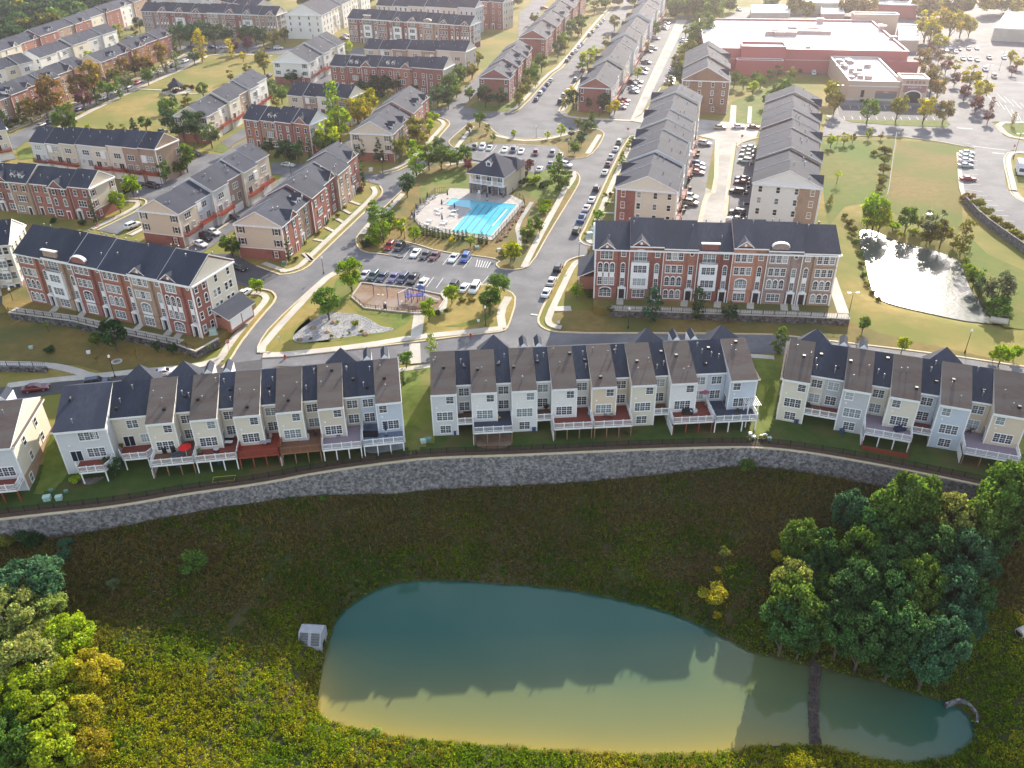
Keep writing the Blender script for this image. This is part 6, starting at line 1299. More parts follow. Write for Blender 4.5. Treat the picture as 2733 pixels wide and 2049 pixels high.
for typ in SHAPE:
    mb, G_, sides, wheels, wr_, lights = car_parts(typ)
    d = dict(body=mb.mesh('body', ['paint', 'black']), wheels=wheels, lights=lights, r=wr_)
    for k in ('windscreen', 'rear_window'): d[k] = MB().face(G_[k][0]).mesh(k, ['carglass'])
    d['sides'] = [MB().face(s[0]).face(s[1]).mesh('side_window', ['carglass']) for s in sides]
    d['tyre'] = wheel_mb(wr_).mesh('wheel', ['tyre']); d['rim'] = MB().tube((0, -.118, 0), (0, .118, 0), wr_*.62, k=8).mesh('rim', ['rim'])
    d['headlight'] = MB().box(-.09, -.17, -.07, .09, .17, .07).mesh('headlight', ['headlamp']); d['taillight'] = MB().box(-.07, -.14, -.11, .07, .14, .11).mesh('taillight', ['taillamp'])
    # one joined mesh for distant copies
    j = MB(); j.v = list(mb.v); j.f = list(mb.f); j.m = [0 if q == 0 else 2 for q in mb.m]
    for q in (G_['windscreen']+G_['rear_window']+sides[0]+sides[1]): j.face(q, 1)
    for (x, y, z) in wheels: j.tube((x, y-.11, z), (x, y+.11, z), wr_, k=8, mi=2)
    for (x, y, z, k) in lights: j.box(x-.06, y-.15, z-.08, x+.06, y+.15, z+.08, 3 if k == 'headlight' else 4)
    d['far'] = j.mesh('car', ['paint', 'carglass', 'tyre', 'headlamp', 'taillamp']); CARM[typ] = d
NAMES = dict(sedan='sedan', suv='SUV', van='minivan', pickup='pickup truck')
CARS = []
def make_car(typ, col, pos, ang, label, group, near):
    d = CARM[typ]; cat = 'truck' if typ == 'pickup' else 'van' if typ == 'van' else 'car'; c = tuple(v*random.uniform(.92, 1.06) for v in PAINT[col])
    if not near:
        return tag(link('parked_'+('car' if cat == 'car' else cat), d['far'], None, pos, ang, c), label, cat, group)
    t = thing('parked_'+('car' if cat == 'car' else cat), label, cat, pos, ang, group)
    link('body', d['body'], t, color=c); link('windscreen', d['windscreen'], t); link('rear_window', d['rear_window'], t)
    for s in d['sides']: link('side_window', s, t)
    for w in d['wheels']: o = link('wheel', d['tyre'], t, w); link('rim', d['rim'], o)
    for x, y, z, k in d['lights']: link(k, d[k], t, (x, y, z))
def cars(place, s, head, group, near=True, from_='left', z=ROAD+.02, flip=0):
    """head: two photo points giving the direction the noses point"""
    a, b = T(head); ang = math.atan2(b.y-a.y, b.x-a.x); c = 'S'; L = []
    for tok in s.split():
        if tok in CROP: c = tok; continue
        q = tok.split(','); L.append((c, float(q[0]), float(q[1]), q[2], q[3] if len(q) > 3 else 'sedan', q[4:]))
    cnt = {}
    for l in L: cnt[(l[3], l[4])] = cnt.get((l[3], l[4]), 0)+1
    for i, (c, x, y, col, typ, fl) in enumerate(L):
        p = P(c, x, y, z+.7); p.z = z if zt(p.x, p.y) > -.5 else z
        if cnt[(col, typ)] == 1: lab = f"{col} {NAMES[typ]} parked {place}"
        else: lab = f"{col} {NAMES[typ]} parked {place}, {ORD[i]} from {'the ' if from_ == 'back' else ''}{from_}"
        make_car(typ, col, p, ang+random.uniform(-.03, .03)+(math.pi if 'r' in fl else 0), lab, group, near)
LOTH = "f 1575,775 1520,850"
cars('facing the evergreens by the pool', "f 1130,490,red,suv 1210,498,black,suv 1345,550,white 1428,568,black 1508,575,maroon 1668,590,white 1765,590,blue,suv", LOTH, 'cars in the pool car park')
cars('in the car park row above the playground', "f 915,737,silver 990,745,teal,suv 1066,752,navy 1162,755,violet 1240,765,navy,suv 1325,768,black,pickup 1410,795,white,sedan,r 1665,832,black,suv 1758,840,white,sedan,r 1845,845,white,van", LOTH, 'cars in the pool car park')
LOT2H = "c 150,1255 130,1310"
cars('in the back row behind the pool house', "b 1845,1238,black,suv 1910,1236,white,suv 1970,1245,silver 2100,1258,white 2170,1263,navy,suv c 80,1272,white 200,1287,maroon,suv 340,1292,grey,suv 408,1308,silver", LOT2H, 'cars in the upper pool car park')
cars('beside the red leaved tree by the pool house', "c 235,1420,white 328,1376,grey", "c 240,1440 270,1390", 'cars in the upper pool car park'); cars('turning into the street by the upper car park', "c 455,1385,white,suv", "c 400,1370 520,1400", 'cars in the upper pool car park')
R3H = "c 745,1618 970,1155"
cars('along the street left of the stepped row', "c 905,1193,grey,suv 878,1250,white 838,1315,silver 812,1378,maroon 785,1445,white 714,1582,black,suv g 675,97,white 632,167,white 588,258,blue,pickup 545,360,black,suv", R3H, 'cars along the street right of the pool', from_='back')
cars('along the street left of the middle apartment block', "g 392,672,black,suv 335,785,silver 292,880,white", "g 260,960 430,630", 'cars along the street right of the pool', from_='back')
cars('on the left side of the boulevard', "c 770,165,white 752,187,white 724,217,white 680,262,grey 655,290,grey,suv 592,365,silver 567,387,white 540,422,white 512,447,navy 490,477,grey 465,507,navy", "c 330,660 740,190", 'cars along the boulevard', near=False, from_='back')
cars('on the near left side of the boulevard', "c 328,672,silver 300,707,navy 270,745,blue 240,783,silver,suv 206,832,navy", "c 200,840 340,650", 'cars along the boulevard', from_='back')
cars('on the right side of the boulevard', "c 598,590,maroon 537,668,grey,suv 475,760,silver 440,800,tan,suv 410,848,black,suv", "c 400,860 600,590", 'cars along the boulevard', from_='back')
AH = "c 1150,1100 1240,1120"
cars('behind the very long grey roofed row', "c 1305,167,navy 1300,190,silver 1293,214,white 1288,236,silver 1215,320,white,suv 1192,405,white,suv 1152,427,grey 1130,522,grey,pickup 1112,575,silver 1100,607,white 1065,682,white 1012,692,black,suv 1050,718,grey 1022,737,white 1030,766,silver 942,843,red,pickup 937,870,red 925,897,white,suv", AH, 'cars in the rear parking of the very long row', from_='back', near=False)
cars('against the tree belt behind the shops', "c 1530,188,maroon 1525,203,white 1520,218,silver 1518,236,white 1452,330,white 1448,347,white 1440,382,silver 1436,398,white 1400,478,white 1396,496,white 1388,518,silver 1378,548,pink 1374,568,white 1368,588,silver 1362,610,grey 1345,650,navy 1338,672,white 1326,694,white", AH, 'cars against the tree belt', from_='back', near=False)
cars('on the cross street below the tan building', "c 1755,1070,tan 1912,1064,white 2040,1068,maroon", "c 1700,1065 2000,1068", 'cars on the cross street')
cars('left of the concrete alley', "c 1625,1205,white,suv 1568,1372,blue 1570,1407,tan 1565,1447,pink g 1505,75,white,suv 1508,125,tan,suv", "c 1500,1400 1640,1420", 'cars in the concrete alley', from_='back')
cars('right of the concrete alley', "c 2000,1238,silver 1985,1270,tan 1980,1305,white 1968,1352,white,suv 1945,1500,navy 1940,1532,maroon 1918,1608,black g 1900,30,black,suv 1900,205,navy,suv 1888,262,silver", "c 2040,1420 1880,1400", 'cars in the concrete alley', from_='back')
cars('at the kerb left of the cream gabled end house', "e 1120,316,white,suv", "e 1050,340 1190,285", 'cars by the left rows'); cars('in the garage court of the red balcony row', "e 1800,370,white 1735,415,black,suv 1690,470,white 1975,245,black", "e 1740,350 1870,400", 'cars by the left rows')
cars('in the shadow behind the left apartment block', "e 2015,668,black", "e 1900,640 2080,700", 'cars by the left rows'); cars('at the end of the left apartment block', "e 2062,883,white", "e 2010,920 2110,850", 'cars by the left rows')
cars('in the side street by the short brick row', "b 270,1385,silver", "b 200,1380 340,1395", 'cars by the left rows')
cars('at the head of the park', "b 190,402,white,suv 92,402,maroon a 1890,393,white 1790,395,navy 1610,390,navy", "b 0,405 220,405", 'cars around the park', near=False, from_='left')
cars('below the white townhouse row', "b 110,635,navy 45,662,white", "b 0,690 150,600", 'cars around the park', near=False)
cars('along the park road', "a 345,1050,tan 422,1022,navy 665,915,navy 870,820,white 962,772,white 1080,727,silver 1160,692,red 1330,607,white 1460,552,navy 1560,512,white,suv", "a 340,1060 1560,510", 'cars around the park', from_='left', near=False)
cars('beside the leafy clump below the park', "a 1358,1112,grey,pickup", "a 1300,1130 1420,1090", 'cars around the park'); cars('below the long dark roof', "a 1640,1293,black,suv 1290,1562,black,suv 1075,1545,silver", "a 1560,1290 1720,1310", 'cars by the left rows')
cars('against the wall of the big red brick shop', "d 325,592,black,suv 440,612,white,van 513,590,white", "d 440,640 440,560", 'cars around the shops'); cars('behind the right stepped row', "d 315,845,white", "d 300,900 330,800", 'cars around the shops')
cars('in the small car park at the far right', "d 1735,1283,white 1728,1315,silver 1725,1348,white 1722,1390,silver 1742,1502,red", "d 1650,1395 1800,1400", 'cars around the shops', from_='back')
cars('in the big shop car park', "d 1665,410,navy 1700,492,grey 1757,492,silver 1818,502,grey 1920,482,grey 2045,482,white 1885,582,white,suv 1962,642,tan,suv 1815,402,white 1590,400,white 1560,420,silver 1745,405,silver 1640,430,white", "d 1700,480 1740,540", 'cars around the shops', from_='left', near=False)
cars('at the top of the shop drive', "c 1915,80,white,suv", "c 1880,70 1950,90", 'cars around the shops', near=False)
cars('beside the pale rows at the top left', "a 1080,240,silver 1090,310,silver b 740,315,maroon 750,330,maroon,suv 760,295,white c 270,65,red,suv", "b 700,320 790,320", 'cars by the far rows', near=False)
cars('in front of the left townhouses', "i 300,262,maroon i 815,217,navy,suv 1390,132,white", "i 300,262 1390,100", 'cars in front of the near townhouses')
# delivery truck and the truck at the right edge
def box_truck(c, x, y, head, label, col=(.6, .62, .64)):
    a, b = T(head); p = P(c, x, y, 1.2); p.z = ROAD
    t = thing('box_truck', label, 'truck', p, math.atan2(b.y-a.y, b.x-a.x), 'cars around the shops')
    MB().box(-3.6, -1.25, .9, 1.6, 1.25, 3.6).build('cargo_box', 'plain', t, color=col); MB().extrude_y([(1.7, .6), (3.7, .6), (3.7, 1.5), (3.1, 2.5), (1.7, 2.6)], -1.1, 1.1).build('cab', 'paint', t, color=col)
    MB().face([(3.72, -.95, 1.52), (3.72, .95, 1.52), (3.13, .95, 2.45), (3.13, -.95, 2.45)]).build('windscreen', 'carglass', t)
    for x_ in (-2.5, 2.6):
        for s in (-1, 1): link('wheel', CARM['pickup']['tyre'], t, (x_, s*1.05, .42), sc=1.15)
box_truck('c', 1872, 290, "c 1870,320 1890,240", 'grey box truck beside the red brick shop wall')
box_truck('d', 2185, 1430, "d 2150,1350 2200,1500", 'white truck at the right edge of the photo', (.75, .75, .75))
# ------------------------------------------------------------------ pool, pool house, playground
DK = ROAD+.26
DKP = T("q 0,1090 60,1000 340,790 500,770 560,690 830,700 1400,760 1640,880 1655,930 1190,1460 800,1400 330,1330 120,1260 60,1180")
sheet('pool_terrace', DKP, 'pooldeck', z=DK)
poolp = T("q 590,838 1555,935 1175,1405 575,1330 865,990 470,930")
wp = MB().face([(p.x, p.y, DK+.03) for p in poolp]); struct('pool_water', wp, 'pool_water')
pl = thing('swimming_pool', 'L-shaped turquoise pool with dark lane lines and a pale coping', 'swimming pool', (poolp[0].x, poolp[0].y, 0)); po = pl.location
q = [p-po for p in poolp]; strip([*q, q[0]], -.25, .2, DK, DK+.1).build('coping', 'concrete', pl)
for a, b in zip(T("q 990,925 1090,935 1190,945 1290,955 1390,965 1470,972"), T("q 675,1315 770,1330 870,1345 985,1360 1085,1370 1195,1385")):
    a, b = a-po, b-po; strip([a.lerp(b, .03), a.lerp(b, .97)], -.11, .11, DK+.045).build('lane_line', 'navyline', pl) if 'navyline' in MAT or flat('navyline', (.02, .06, .14)) else 0
a, b = T("q 1400,1005 1185,1250"); strip([a-po, b-po], -.16, .16, DK+.05).build('lane_rope', 'trim', pl)
a, b = T("q 575,1330 1175,1405"); strip([a-po, b-po], .1, .9, DK+.048).build('shallow_ledge', 'tealtile', pl) if flat('tealtile', (.05, .42, .42)) else 0
def lounger(c, x, y, i):
    g = P(c, x, y, DK); t = thing('sun_lounger', f"white sun lounger on the pool terrace, {ORD[i]} from the left", 'sun lounger', g, R(random.uniform(-25, -5)), 'sun loungers by the pool')
    MB().box(-.95, -.33, .28, .35, .33, .36).build('seat', 'trim', t); MB().extrude_y([(.35, .3), (.95, .75), (.92, .82), (.33, .37)], -.33, .33).build('backrest', 'trim', t)
    for u in (-.8, .3):
        for v in (-.28, .28): MB().box(u-.04, v-.04, 0, u+.04, v+.04, .3).build('leg', 'trim', t)
for i, (x, y) in enumerate(sorted([(420, 1025), (400, 1060), (630, 1020), (610, 1075), (270, 1165), (230, 1220), (500, 1175), (470, 1205), (390, 1270), (430, 1290), (380, 1000)])): lounger('q', x, y, i)
def parasol(c, x, y, lab, col, z=None, open_=False, s=1.0):
    g = P(c, x, y, z if z is not None else DK); t = thing('parasol', lab, 'parasol', g, 0, 'closed parasols by the pool' if z is None else None)
    MB().tube((0, 0, 0), (0, 0, 2.6*s), .035, k=6).build('pole', 'trim', t); MB().lathe([(.3, 0), (.3, .08), (.05, .12)], 8).build('base', 'black', t)
    MB().lathe([(.1, 1.0*s), (.24*s, 1.2*s), (.2*s, 2.0*s), (.03, 2.75*s)] if not open_ else [(1.5*s, 2.0), (1.45*s, 2.1), (.75*s, 2.4), (.03, 2.65)], 8).build('canopy', 'plain', t, color=col)
for i, (x, y) in enumerate(((40, 1150), (65, 1030), (125, 950), (230, 860), (440, 970), (445, 1190), (523, 825), (628, 1020), (1105, 860))):
    parasol('q', x, y, f"closed dark blue parasol on the pool terrace, {ORD[i]} from the left", (.02, .05, .12))
# pool fence and rock edging
picket_fence('pool_fence', 'dark metal fence round the pool terrace', T("q 1480,760 1640,880 1660,930 1190,1470 800,1415 330,1340 115,1270 40,1180 -10,1095 340,760 500,740"), 1.5, lambda p: DK-.05, pick=.5, rails=(.05, .95))
for nm, lab, s, n, seed in (('rock_border', 'brown boulder border right of the pool', "q 1655,960 1560,1110 1480,1210 1400,1320 1330,1420 1270,1470", 90, 1), ('rock_border', 'grey boulder border on the left rim of the pool terrace', "q 20,1130 60,1050 160,960 270,860 340,800", 60, 2)):
    L = T(s); t = thing(nm, lab, 'rocks', (L[0].x, L[0].y, DK)); o = t.location; rr = random.Random(seed)
    me = []
    for k in range(5):
        bm = bmesh.new(); bmesh.ops.create_icosphere(bm, subdivisions=1, radius=.5)
        for v in bm.verts: v.co *= rr.uniform(.75, 1.2); v.co.z *= .7
        m_ = bpy.data.meshes.new('rock'); bm.to_mesh(m_); bm.free(); m_.materials.append(MAT['brown_rock' if seed == 1 else 'rock']); me.append(m_)
    for k in range(n):
        f = rr.random()*(len(L)-1); i = int(f); p = L[i].lerp(L[i+1], f-i)-o; link('rock', rr.choice(me), t, (p.x+rr.uniform(-.7, .7), p.y+rr.uniform(-.7, .7), .15), rr.uniform(0, 6), sc=rr.uniform(.5, 1.15))
    if seed == 1: ROCKM = me
# pool house
e1 = P('q', 850, 740, DK); e2 = P('q', 1350, 815, DK); ang = math.atan2(e2.y-e1.y, e2.x-e1.x); Lh = (e2-e1).length
ph = thing('pool_house', 'two storey pool house with a dark pyramid roof and white balcony', 'pool house', e1, ang); D_ = Lh*1.05
MB().box(0, 1.8, 0, Lh, D_, 3.2).build('stone_wall', 'stonewall', ph); MB().box(0, 1.8, 3.2, Lh, D_, 6.2).build('wall', 'siding', ph, color=SID['peach'])
MB().box(Lh-.06, 2.0, .0, Lh+.1, D_-.2, 6.1).build('side_cladding', 'siding', ph, color=SID['beige'])
MB().box(-.1, 0, 3.0, Lh+.1, 1.85, 3.3).build('balcony', 'trim', ph)
for i in range(4):
    x = .25+(Lh-.5)*i/3; MB().box(x-.3, .05, 0, x+.3, .65, 3.0).build('stone_pier', 'stonewall', ph); MB().box(x-.16, .1, 3.3, x+.16, .42, 6.2).build('column', 'trim', ph)
    if i < 3:
        x1 = .25+(Lh-.5)*(i+1)/3; deck_rail(ph, (x+.2, .2), (x1-.2, .2), 3.3, 'trim'); add_window(ph, (x+x1)/2+.3, 1.8, 4.7, 1.8, 2.1, 2)
        if i: add_door(ph, (x+x1)/2+.2, 1.8, 0, 'door')
add_window(ph, Lh*.9, 1.8, 1.6, 1.0, 1.2, 2)
ap = (Lh/2, D_/2, 11.0); ov = .7; cs = [(-ov, -ov, 6.2), (Lh+ov, -ov, 6.2), (Lh+ov, D_+ov, 6.2), (-ov, D_+ov, 6.2)]; mb = MB()
for i in range(4): mb.face([cs[i], cs[(i+1) % 4], ap], 0)
mb.face(cs, 1); mb.build('roof', ['shingle', 'trim'], ph); MB().box(-ov, -ov, 5.95, Lh+ov, D_+ov, 6.18).build('fascia', 'trim', ph)
dormer(ph, Lh/2, D_*.16, 8.0, 1.7, 1.9, 2.6)
MB().box(Lh*.5, D_-.3, 0, Lh+.6, D_*1.2, 5.9).build('rear_wing', 'siding', ph, color=SID['peach'])
mb = MB(); x0, x1, y0, y1 = Lh*.45, Lh+1.2, D_*.62, D_*1.26; ym = (y0+y1)/2
mb.face([(x0, y0, 5.9), (x1, y0, 5.9), (x1-2, ym, 8.6), (x0, ym, 8.6)]).face([(x1, y0, 5.9), (x1, y1, 5.9), (x1-2, ym, 8.6)]).face([(x1, y1, 5.9), (x0, y1, 5.9), (x0, ym, 8.6), (x1-2, ym, 8.6)]).build('rear_roof', 'shingle', ph)
t = thing('life_guard_chair', 'white lifeguard chair before the pool house', 'chair', P('q', 985, 830, DK), ang)
for u in (-.4, .4):
    for v in (-.4, .4): MB().tube((u, v, 0), (u*.7, v*.7, 1.8), .05, k=4).build('leg', 'trim', t)
MB().box(-.35, -.3, 1.75, .35, .3, 1.85).build('seat', 'trim', t); MB().box(-.35, .25, 1.8, .35, .32, 2.5).build('backrest', 'trim', t)
# playground
def swing(c, x0, y0, x1, y1, lab):
    a, b = P(c, x0, y0, DK-.02), P(c, x1, y1, DK-.02); L = (b-a).length; t = thing('swing_set', lab, 'swing set', a, math.atan2(b.y-a.y, b.x-a.x))
    for x in (0, L): MB().tube((x, 0, 0), (x, 0, 2.9), .09, k=6).build('post', 'playblue', t)
    MB().tube((0, 0, 2.85), (L, 0, 2.85), .07, k=6).build('top_bar', 'trim', t)
    for x in (L*.33, L*.66):
        s = MB().box(x-.25, -.1, .5, x+.25, .1, .55).build('swing_seat', 'trim', t)
        MB().tube((x-.22, 0, .5), (x-.22, 0, 2.85), .015, k=4).tube((x+.22, 0, .5), (x+.22, 0, 2.85), .015, k=4).build('chain', 'metal', s)
flat('playblue', (.05, .09, .32), .4); flat('playviolet', (.10, .06, .30), .4)
swing('r', 545, 385, 745, 405, 'blue posted swing set in the left of the playground'); swing('r', 905, 515, 1055, 440, 'second swing bay beside the climbing frame')
g = P('r', 1140, 460, DK-.02); t = thing('climbing_frame', 'blue and violet climbing frame with a pale curved slide', 'climbing frame', g, R(-8))
for i, (x, y, h) in enumerate(((-1.8, -.9, 2.8), (-.4, -.9, 3.0), (-1.8, .9, 2.8), (-.4, .9, 3.2), (.9, -.8, 2.6), (2.2, -.8, 3.0), (.9, 1.0, 3.2), (2.2, 1.0, 3.4))): MB().tube((x, y, 0), (x, y, h), .09, k=6).build('post', 'playblue' if i % 2 else 'playviolet', t)
for i, (x0, x1, y0, y1, z) in enumerate(((-1.8, -.4, -.9, .9, 1.3), (.9, 2.2, -.8, 1.0, 1.7), (-.4, .9, -.5, .6, 1.5))): MB().box(x0, y0, z-.1, x1, y1, z).build('platform', 'playviolet', t)
for i, (a, b) in enumerate((((-1.8, -.9), (-.4, -.9)), ((-1.8, -.9), (-1.8, .9)), ((.9, 1.0), (2.2, 1.0)), ((.9, -.8), (2.2, -.8)))):
    mb = MB()
    for z in (1.6, 2.0, 2.4): mb.tube((*a, z), (*b, z), .04, k=4)
    mb.build('guard_rail', 'playblue', t)
mb = MB(); pts = [Vector((2.2, 0, 1.7)), Vector((3.2, .1, 1.3)), Vector((4.2, .3, .7)), Vector((5.0, .5, .35)), Vector((5.6, .6, .3))]
for i in range(4):
    a, b = pts[i], pts[i+1]; s = Vector((0, .3, 0)); mb.face([a-s, b-s, b+s, a+s]); mb.face([a-s, b-s, b-s+Vector((0, 0, .2)), a-s+Vector((0, 0, .2))]); mb.face([a+s, b+s, b+s+Vector((0, 0, .2)), a+s+Vector((0, 0, .2))])
mb.build('slide', 'trim', t); MB().lathe([(1.0, 3.3), (.05, 4.2)], 4, (1.55, .1)).build('roof', 'playblue', t)
t = thing('playground_edging', 'pale timber border round the playground bed', 'edging', P('f', 890, 805, DK)); o = t.location; L = [p-o for p in T("f 890,805 1300,850 1560,905 1590,950 1530,1040 1380,1065 1200,1050 915,1018 805,925 890,805", DK)]
strip(L, -.15, .15, -.05, .22).build('border', 'concrete', t)
picket_fence('playground_fence', 'low dark fence on the near side of the playground', T("f 805,925 915,1018 1200,1050 1380,1065", DK), 1.1, lambda p: DK, pick=.6)
g = P('r', 707, 560, DK); t = thing('litter_bin', 'dark red lidded litter bin on the playground edge', 'bin', g); MB().lathe([(.35, 0), (.38, 1.0)], 10).build('body', 'maroonbin', t) if flat('maroonbin', (.07, .02, .02)) else 0; MB().lathe([(.4, 1.0), (.3, 1.25), (.05, 1.35)], 10).build('lid', 'metal', t)
# dry creek stones and grass tufts
rr = random.Random(5); crk = smooth(T("f 310,1300 320,1250 480,1130 600,1065 760,1065 900,1090 980,1130 1040,1180 1180,1195 1130,1225 980,1240 700,1280 380,1325"), 1, True)
xs = [p.x for p in crk]; ys = [p.y for p in crk]; N_ = 1500; X_ = np.array([rr.uniform(min(xs), max(xs)) for _ in range(N_*3)]); Y_ = np.array([rr.uniform(min(ys), max(ys)) for _ in range(N_*3)]); ok = poly_dist(X_, Y_, crk) < -.1
V = []; Fc = []
for x, y in zip(X_[ok], Y_[ok]):
    n = len(V); s = rr.uniform(.08, .19); a = rr.uniform(0, 6)
    for k in range(4): V.append((x+s*math.cos(a+k*1.57)*rr.uniform(.8, 1.2), y+s*math.sin(a+k*1.57)*rr.uniform(.8, 1.2), ROAD+.2))
    V.append((x, y, ROAD+.2+s*rr.uniform(.3, .6)))
    for k in range(4): Fc.append((n+k, n+(k+1) % 4, n+4))
me = bpy.data.meshes.new('creek_stones'); me.from_pydata(V, [], Fc); me.materials.append(MAT['creek_rock']); tag(link('creek_stones', me), kind='stuff')
for i, (x, y, w) in enumerate(sorted(((840, 1165, 75), (690, 1145, 40), (640, 1265, 50), (790, 1230, 30), (890, 1225, 45), (465, 1280, 35), (735, 1255, 25), (850, 1140, 40)))):
    g = P('f', x, y, ROAD+.25); D = w/3.16*scale_at(g); me, tr, H, h0 = random.choice(proto('shrub', 0)); t = thing('grass_tuft', f"green tuft among the pale creek stones, {ORD[i]} from the left", 'grass tuft', g, 0, 'tufts in the dry creek bed'); link('foliage', me, t, (0, 0, 0), i, LEAF['yg'], D)
for i, (x, y) in enumerate(((480, 1185), (365, 1290), (605, 1220), (930, 1235), (655, 1140))): g = P('f', x, y, ROAD+.2); tag(link('boulder', ROCKM[i % 5], None, g, i, sc=1.6), f"boulder in the dry creek bed, {ORD[[480, 365, 605, 930, 655].index(x)*0+sorted([480, 365, 605, 930, 655]).index(x)]} from the left", 'boulder', 'boulders in the dry creek bed')
# ------------------------------------------------------------------ the shops
a, b = P('d', -480, 560, 0), P('d', 640, 640, 0)
A, B = P('d', -480, 410, 9.5), P('d', 1240, 440, 9.5); dd = (B-A).normalized(); ang = math.atan2(dd.y, dd.x); Ls = (B-A).length; dep = (P('d', 950, 175, 9.5)-P('d', 1050, 430, 9.5)).length
sh = thing('supermarket', 'big red brick store with a white flat roof', 'store', (A.x, A.y, 0), ang); flat('store_red', (.44, .14, .13), .8); flat('store_tan', (.55, .40, .30), .8)
def flatbox(par, x0, y0, x1, y1, h, wm, nm='wall', par_h=.9, col=None):
    MB().box(x0, y0, 0, x1, y1, h).build(nm, wm, par, color=col)
    MB().box(x0+.3, y0+.3, h, x1-.3, y1-.3, h+.06).build('roof', 'rubber_roof', par)
    mb = MB()
    for q in ((x0, y0, x1, y0+.3), (x0, y1-.3, x1, y1), (x0, y0+.3, x0+.3, y1-.3), (x1-.3, y0+.3, x1, y1-.3)): mb.box(q[0], q[1], h, q[2], q[3], h+par_h, 0); mb.box(q[0]-.08, q[1]-.08, h+par_h, q[2]+.08, q[3]+.08, h+par_h+.15, 1)
    mb.build('parapet', [wm, 'trim'], par)
flatbox(sh, 0, 0, Ls, dep, 9.0, 'store_red'); MB().box(-.02, -.12, 5.3, Ls*.7, 0, 5.7).build('stripe', 'store_tan', sh)
def rel(c, x, y, z): p = P(c, x, y, z)-Vector((A.x, A.y, 0)); return (p.x*dd.x+p.y*dd.y, -p.x*dd.y+p.y*dd.x)
x0, y0 = rel('c', 1900, 300, 10.5); flatbox(sh, x0, -3, x0+19, 8, 10.5, 'store_red', 'side_block'); flatbox(sh, x0-2, -7, x0+18, -3.05, 5.5, 'store_red', 'loading_block'); flatbox(sh, x0+8, dep-6, x0+35, dep+9, 7, 'store_tan', 'rear_block')
MB().box(Ls*.86, -4.5, 0, Ls+4, -.1, 6.5).build('front_block', 'store_red', sh)
px0, py0 = rel('d', 760, 150, 10); flatbox(sh, px0, py0-4, px0+22, py0+3, 11.5, 'store_tan', 'entrance_tower')
def units(par, spots, z, f):
    for i, (x, y, w, l, h) in enumerate(spots):
        u = MB().box(x-w/2, y-l/2, z, x+w/2, y+l/2, z+h, 0).box(x-w/2-.05, y-l/2-.05, z+h, x+w/2+.05, y+l/2+.05, z+h+.12, 1).build('rooftop_unit', ['hvac', 'trim'], par)
flat('hvac', (.42, .30, .26), .6)
units(sh, [(*rel('d', x, y, 9.5), w, l, h) for x, y, w, l, h in ((490, 190, 3, 3, 2.5), (65, 290, 4, 2.5, 2), (105, 285, 3, 3, 2.5), (150, 295, 5, 2.5, 2), (245, 295, 5, 2.5, 2), (290, 260, 8, 4, 2.5), (330, 265, 5, 4, 2.2), (380, 275, 22, 4, 1.6), (1015, 250, 3, 3, 2.4), (1000, 215, 2, 2, 1), (390, 400, 2, 2, 1), (160, 395, 2, 2, 1), (1105, 325, 3, 2, 1.5), (420, 250, 7, 3, 1.6))], 9.06, 0)
# tan corner shop
A2, B2 = P('u', 410, 590, 7.5), P('u', 1265, 610, 7.5); d2 = (B2-A2).normalized(); L2 = (B2-A2).length; dp2 = abs((P('u', 290, 190, 7.5)-A2).dot(Vector((-d2.y, d2.x, 0))))
ts = thing('corner_shop', 'tan flat roofed shop with an arched corner entrance', 'shop', (A2.x, A2.y, 0), math.atan2(d2.y, d2.x))
flatbox(ts, 0, 0, L2+.5, dp2, 6.9, 'store_tan', par_h=.7); cw = (P('u', 1720, 570, 9)-P('u', 1290, 570, 9)).length
flatbox(ts, L2, -1.0, L2+cw, 8, 8.6, 'store_tan', 'entrance_tower', .5); MB().box(L2+cw*.1, -1.1, 4.0, L2+cw*.95, -1.0, 6.6).build('sign_band', 'signband', ts) if flat('signband', (.35, .16, .15)) else 0
MB().box(0, -.12, 0, L2, 0, 1.1).build('plinth', 'concrete', ts); MB().box(0, -.15, 5.6, L2, 0, 5.85).build('cornice', 'trim', ts); MB().box(L2, -1.18, 6.7, L2+cw, -1, 6.95).build('cornice', 'trim', ts)
hw = cw*.3; xc = L2+cw*.5; arch = [(xc-hw, 0), (xc+hw, 0), (xc+hw, 2.6)]+[(xc+hw*math.cos(math.pi*j/10), 2.6+hw*.62*math.sin(math.pi*j/10)) for j in range(1, 10)]+[(xc-hw, 2.6)]
MB().extrude_y(arch, -1.2, -1.0).build('shop_window', 'glass', ts); o_ = [(xc+(hw+.5)*math.cos(math.pi*j/10), 2.6+(hw+.5)*.66*math.sin(math.pi*j/10)) for j in range(11)]; i_ = [(xc-hw*math.cos(math.pi*j/10), 2.6+hw*.62*math.sin(math.pi*j/10)) for j in range(11)]
MB().extrude_y(o_+i_, -1.35, -1.0).build('arch_trim', 'trim', ts)
for s in (-1, 1): MB().box(xc+s*(hw+.25)-.25, -1.3, 0, xc+s*(hw+.25)+.25, -1, 2.7).build('pier', 'trim', ts)
MB().box(L2*.55, -.08, .3, L2*.96, 0, 4.0).build('shop_window', 'glass', ts); MB().box(L2*.55, -.12, 3.2, L2*.96, 0, 4.0).build('sign_band', 'signband', ts)
MB().box(L2*.27, -.1, 1.6, L2*.33, 0, 4.2).build('window', 'glass', ts)
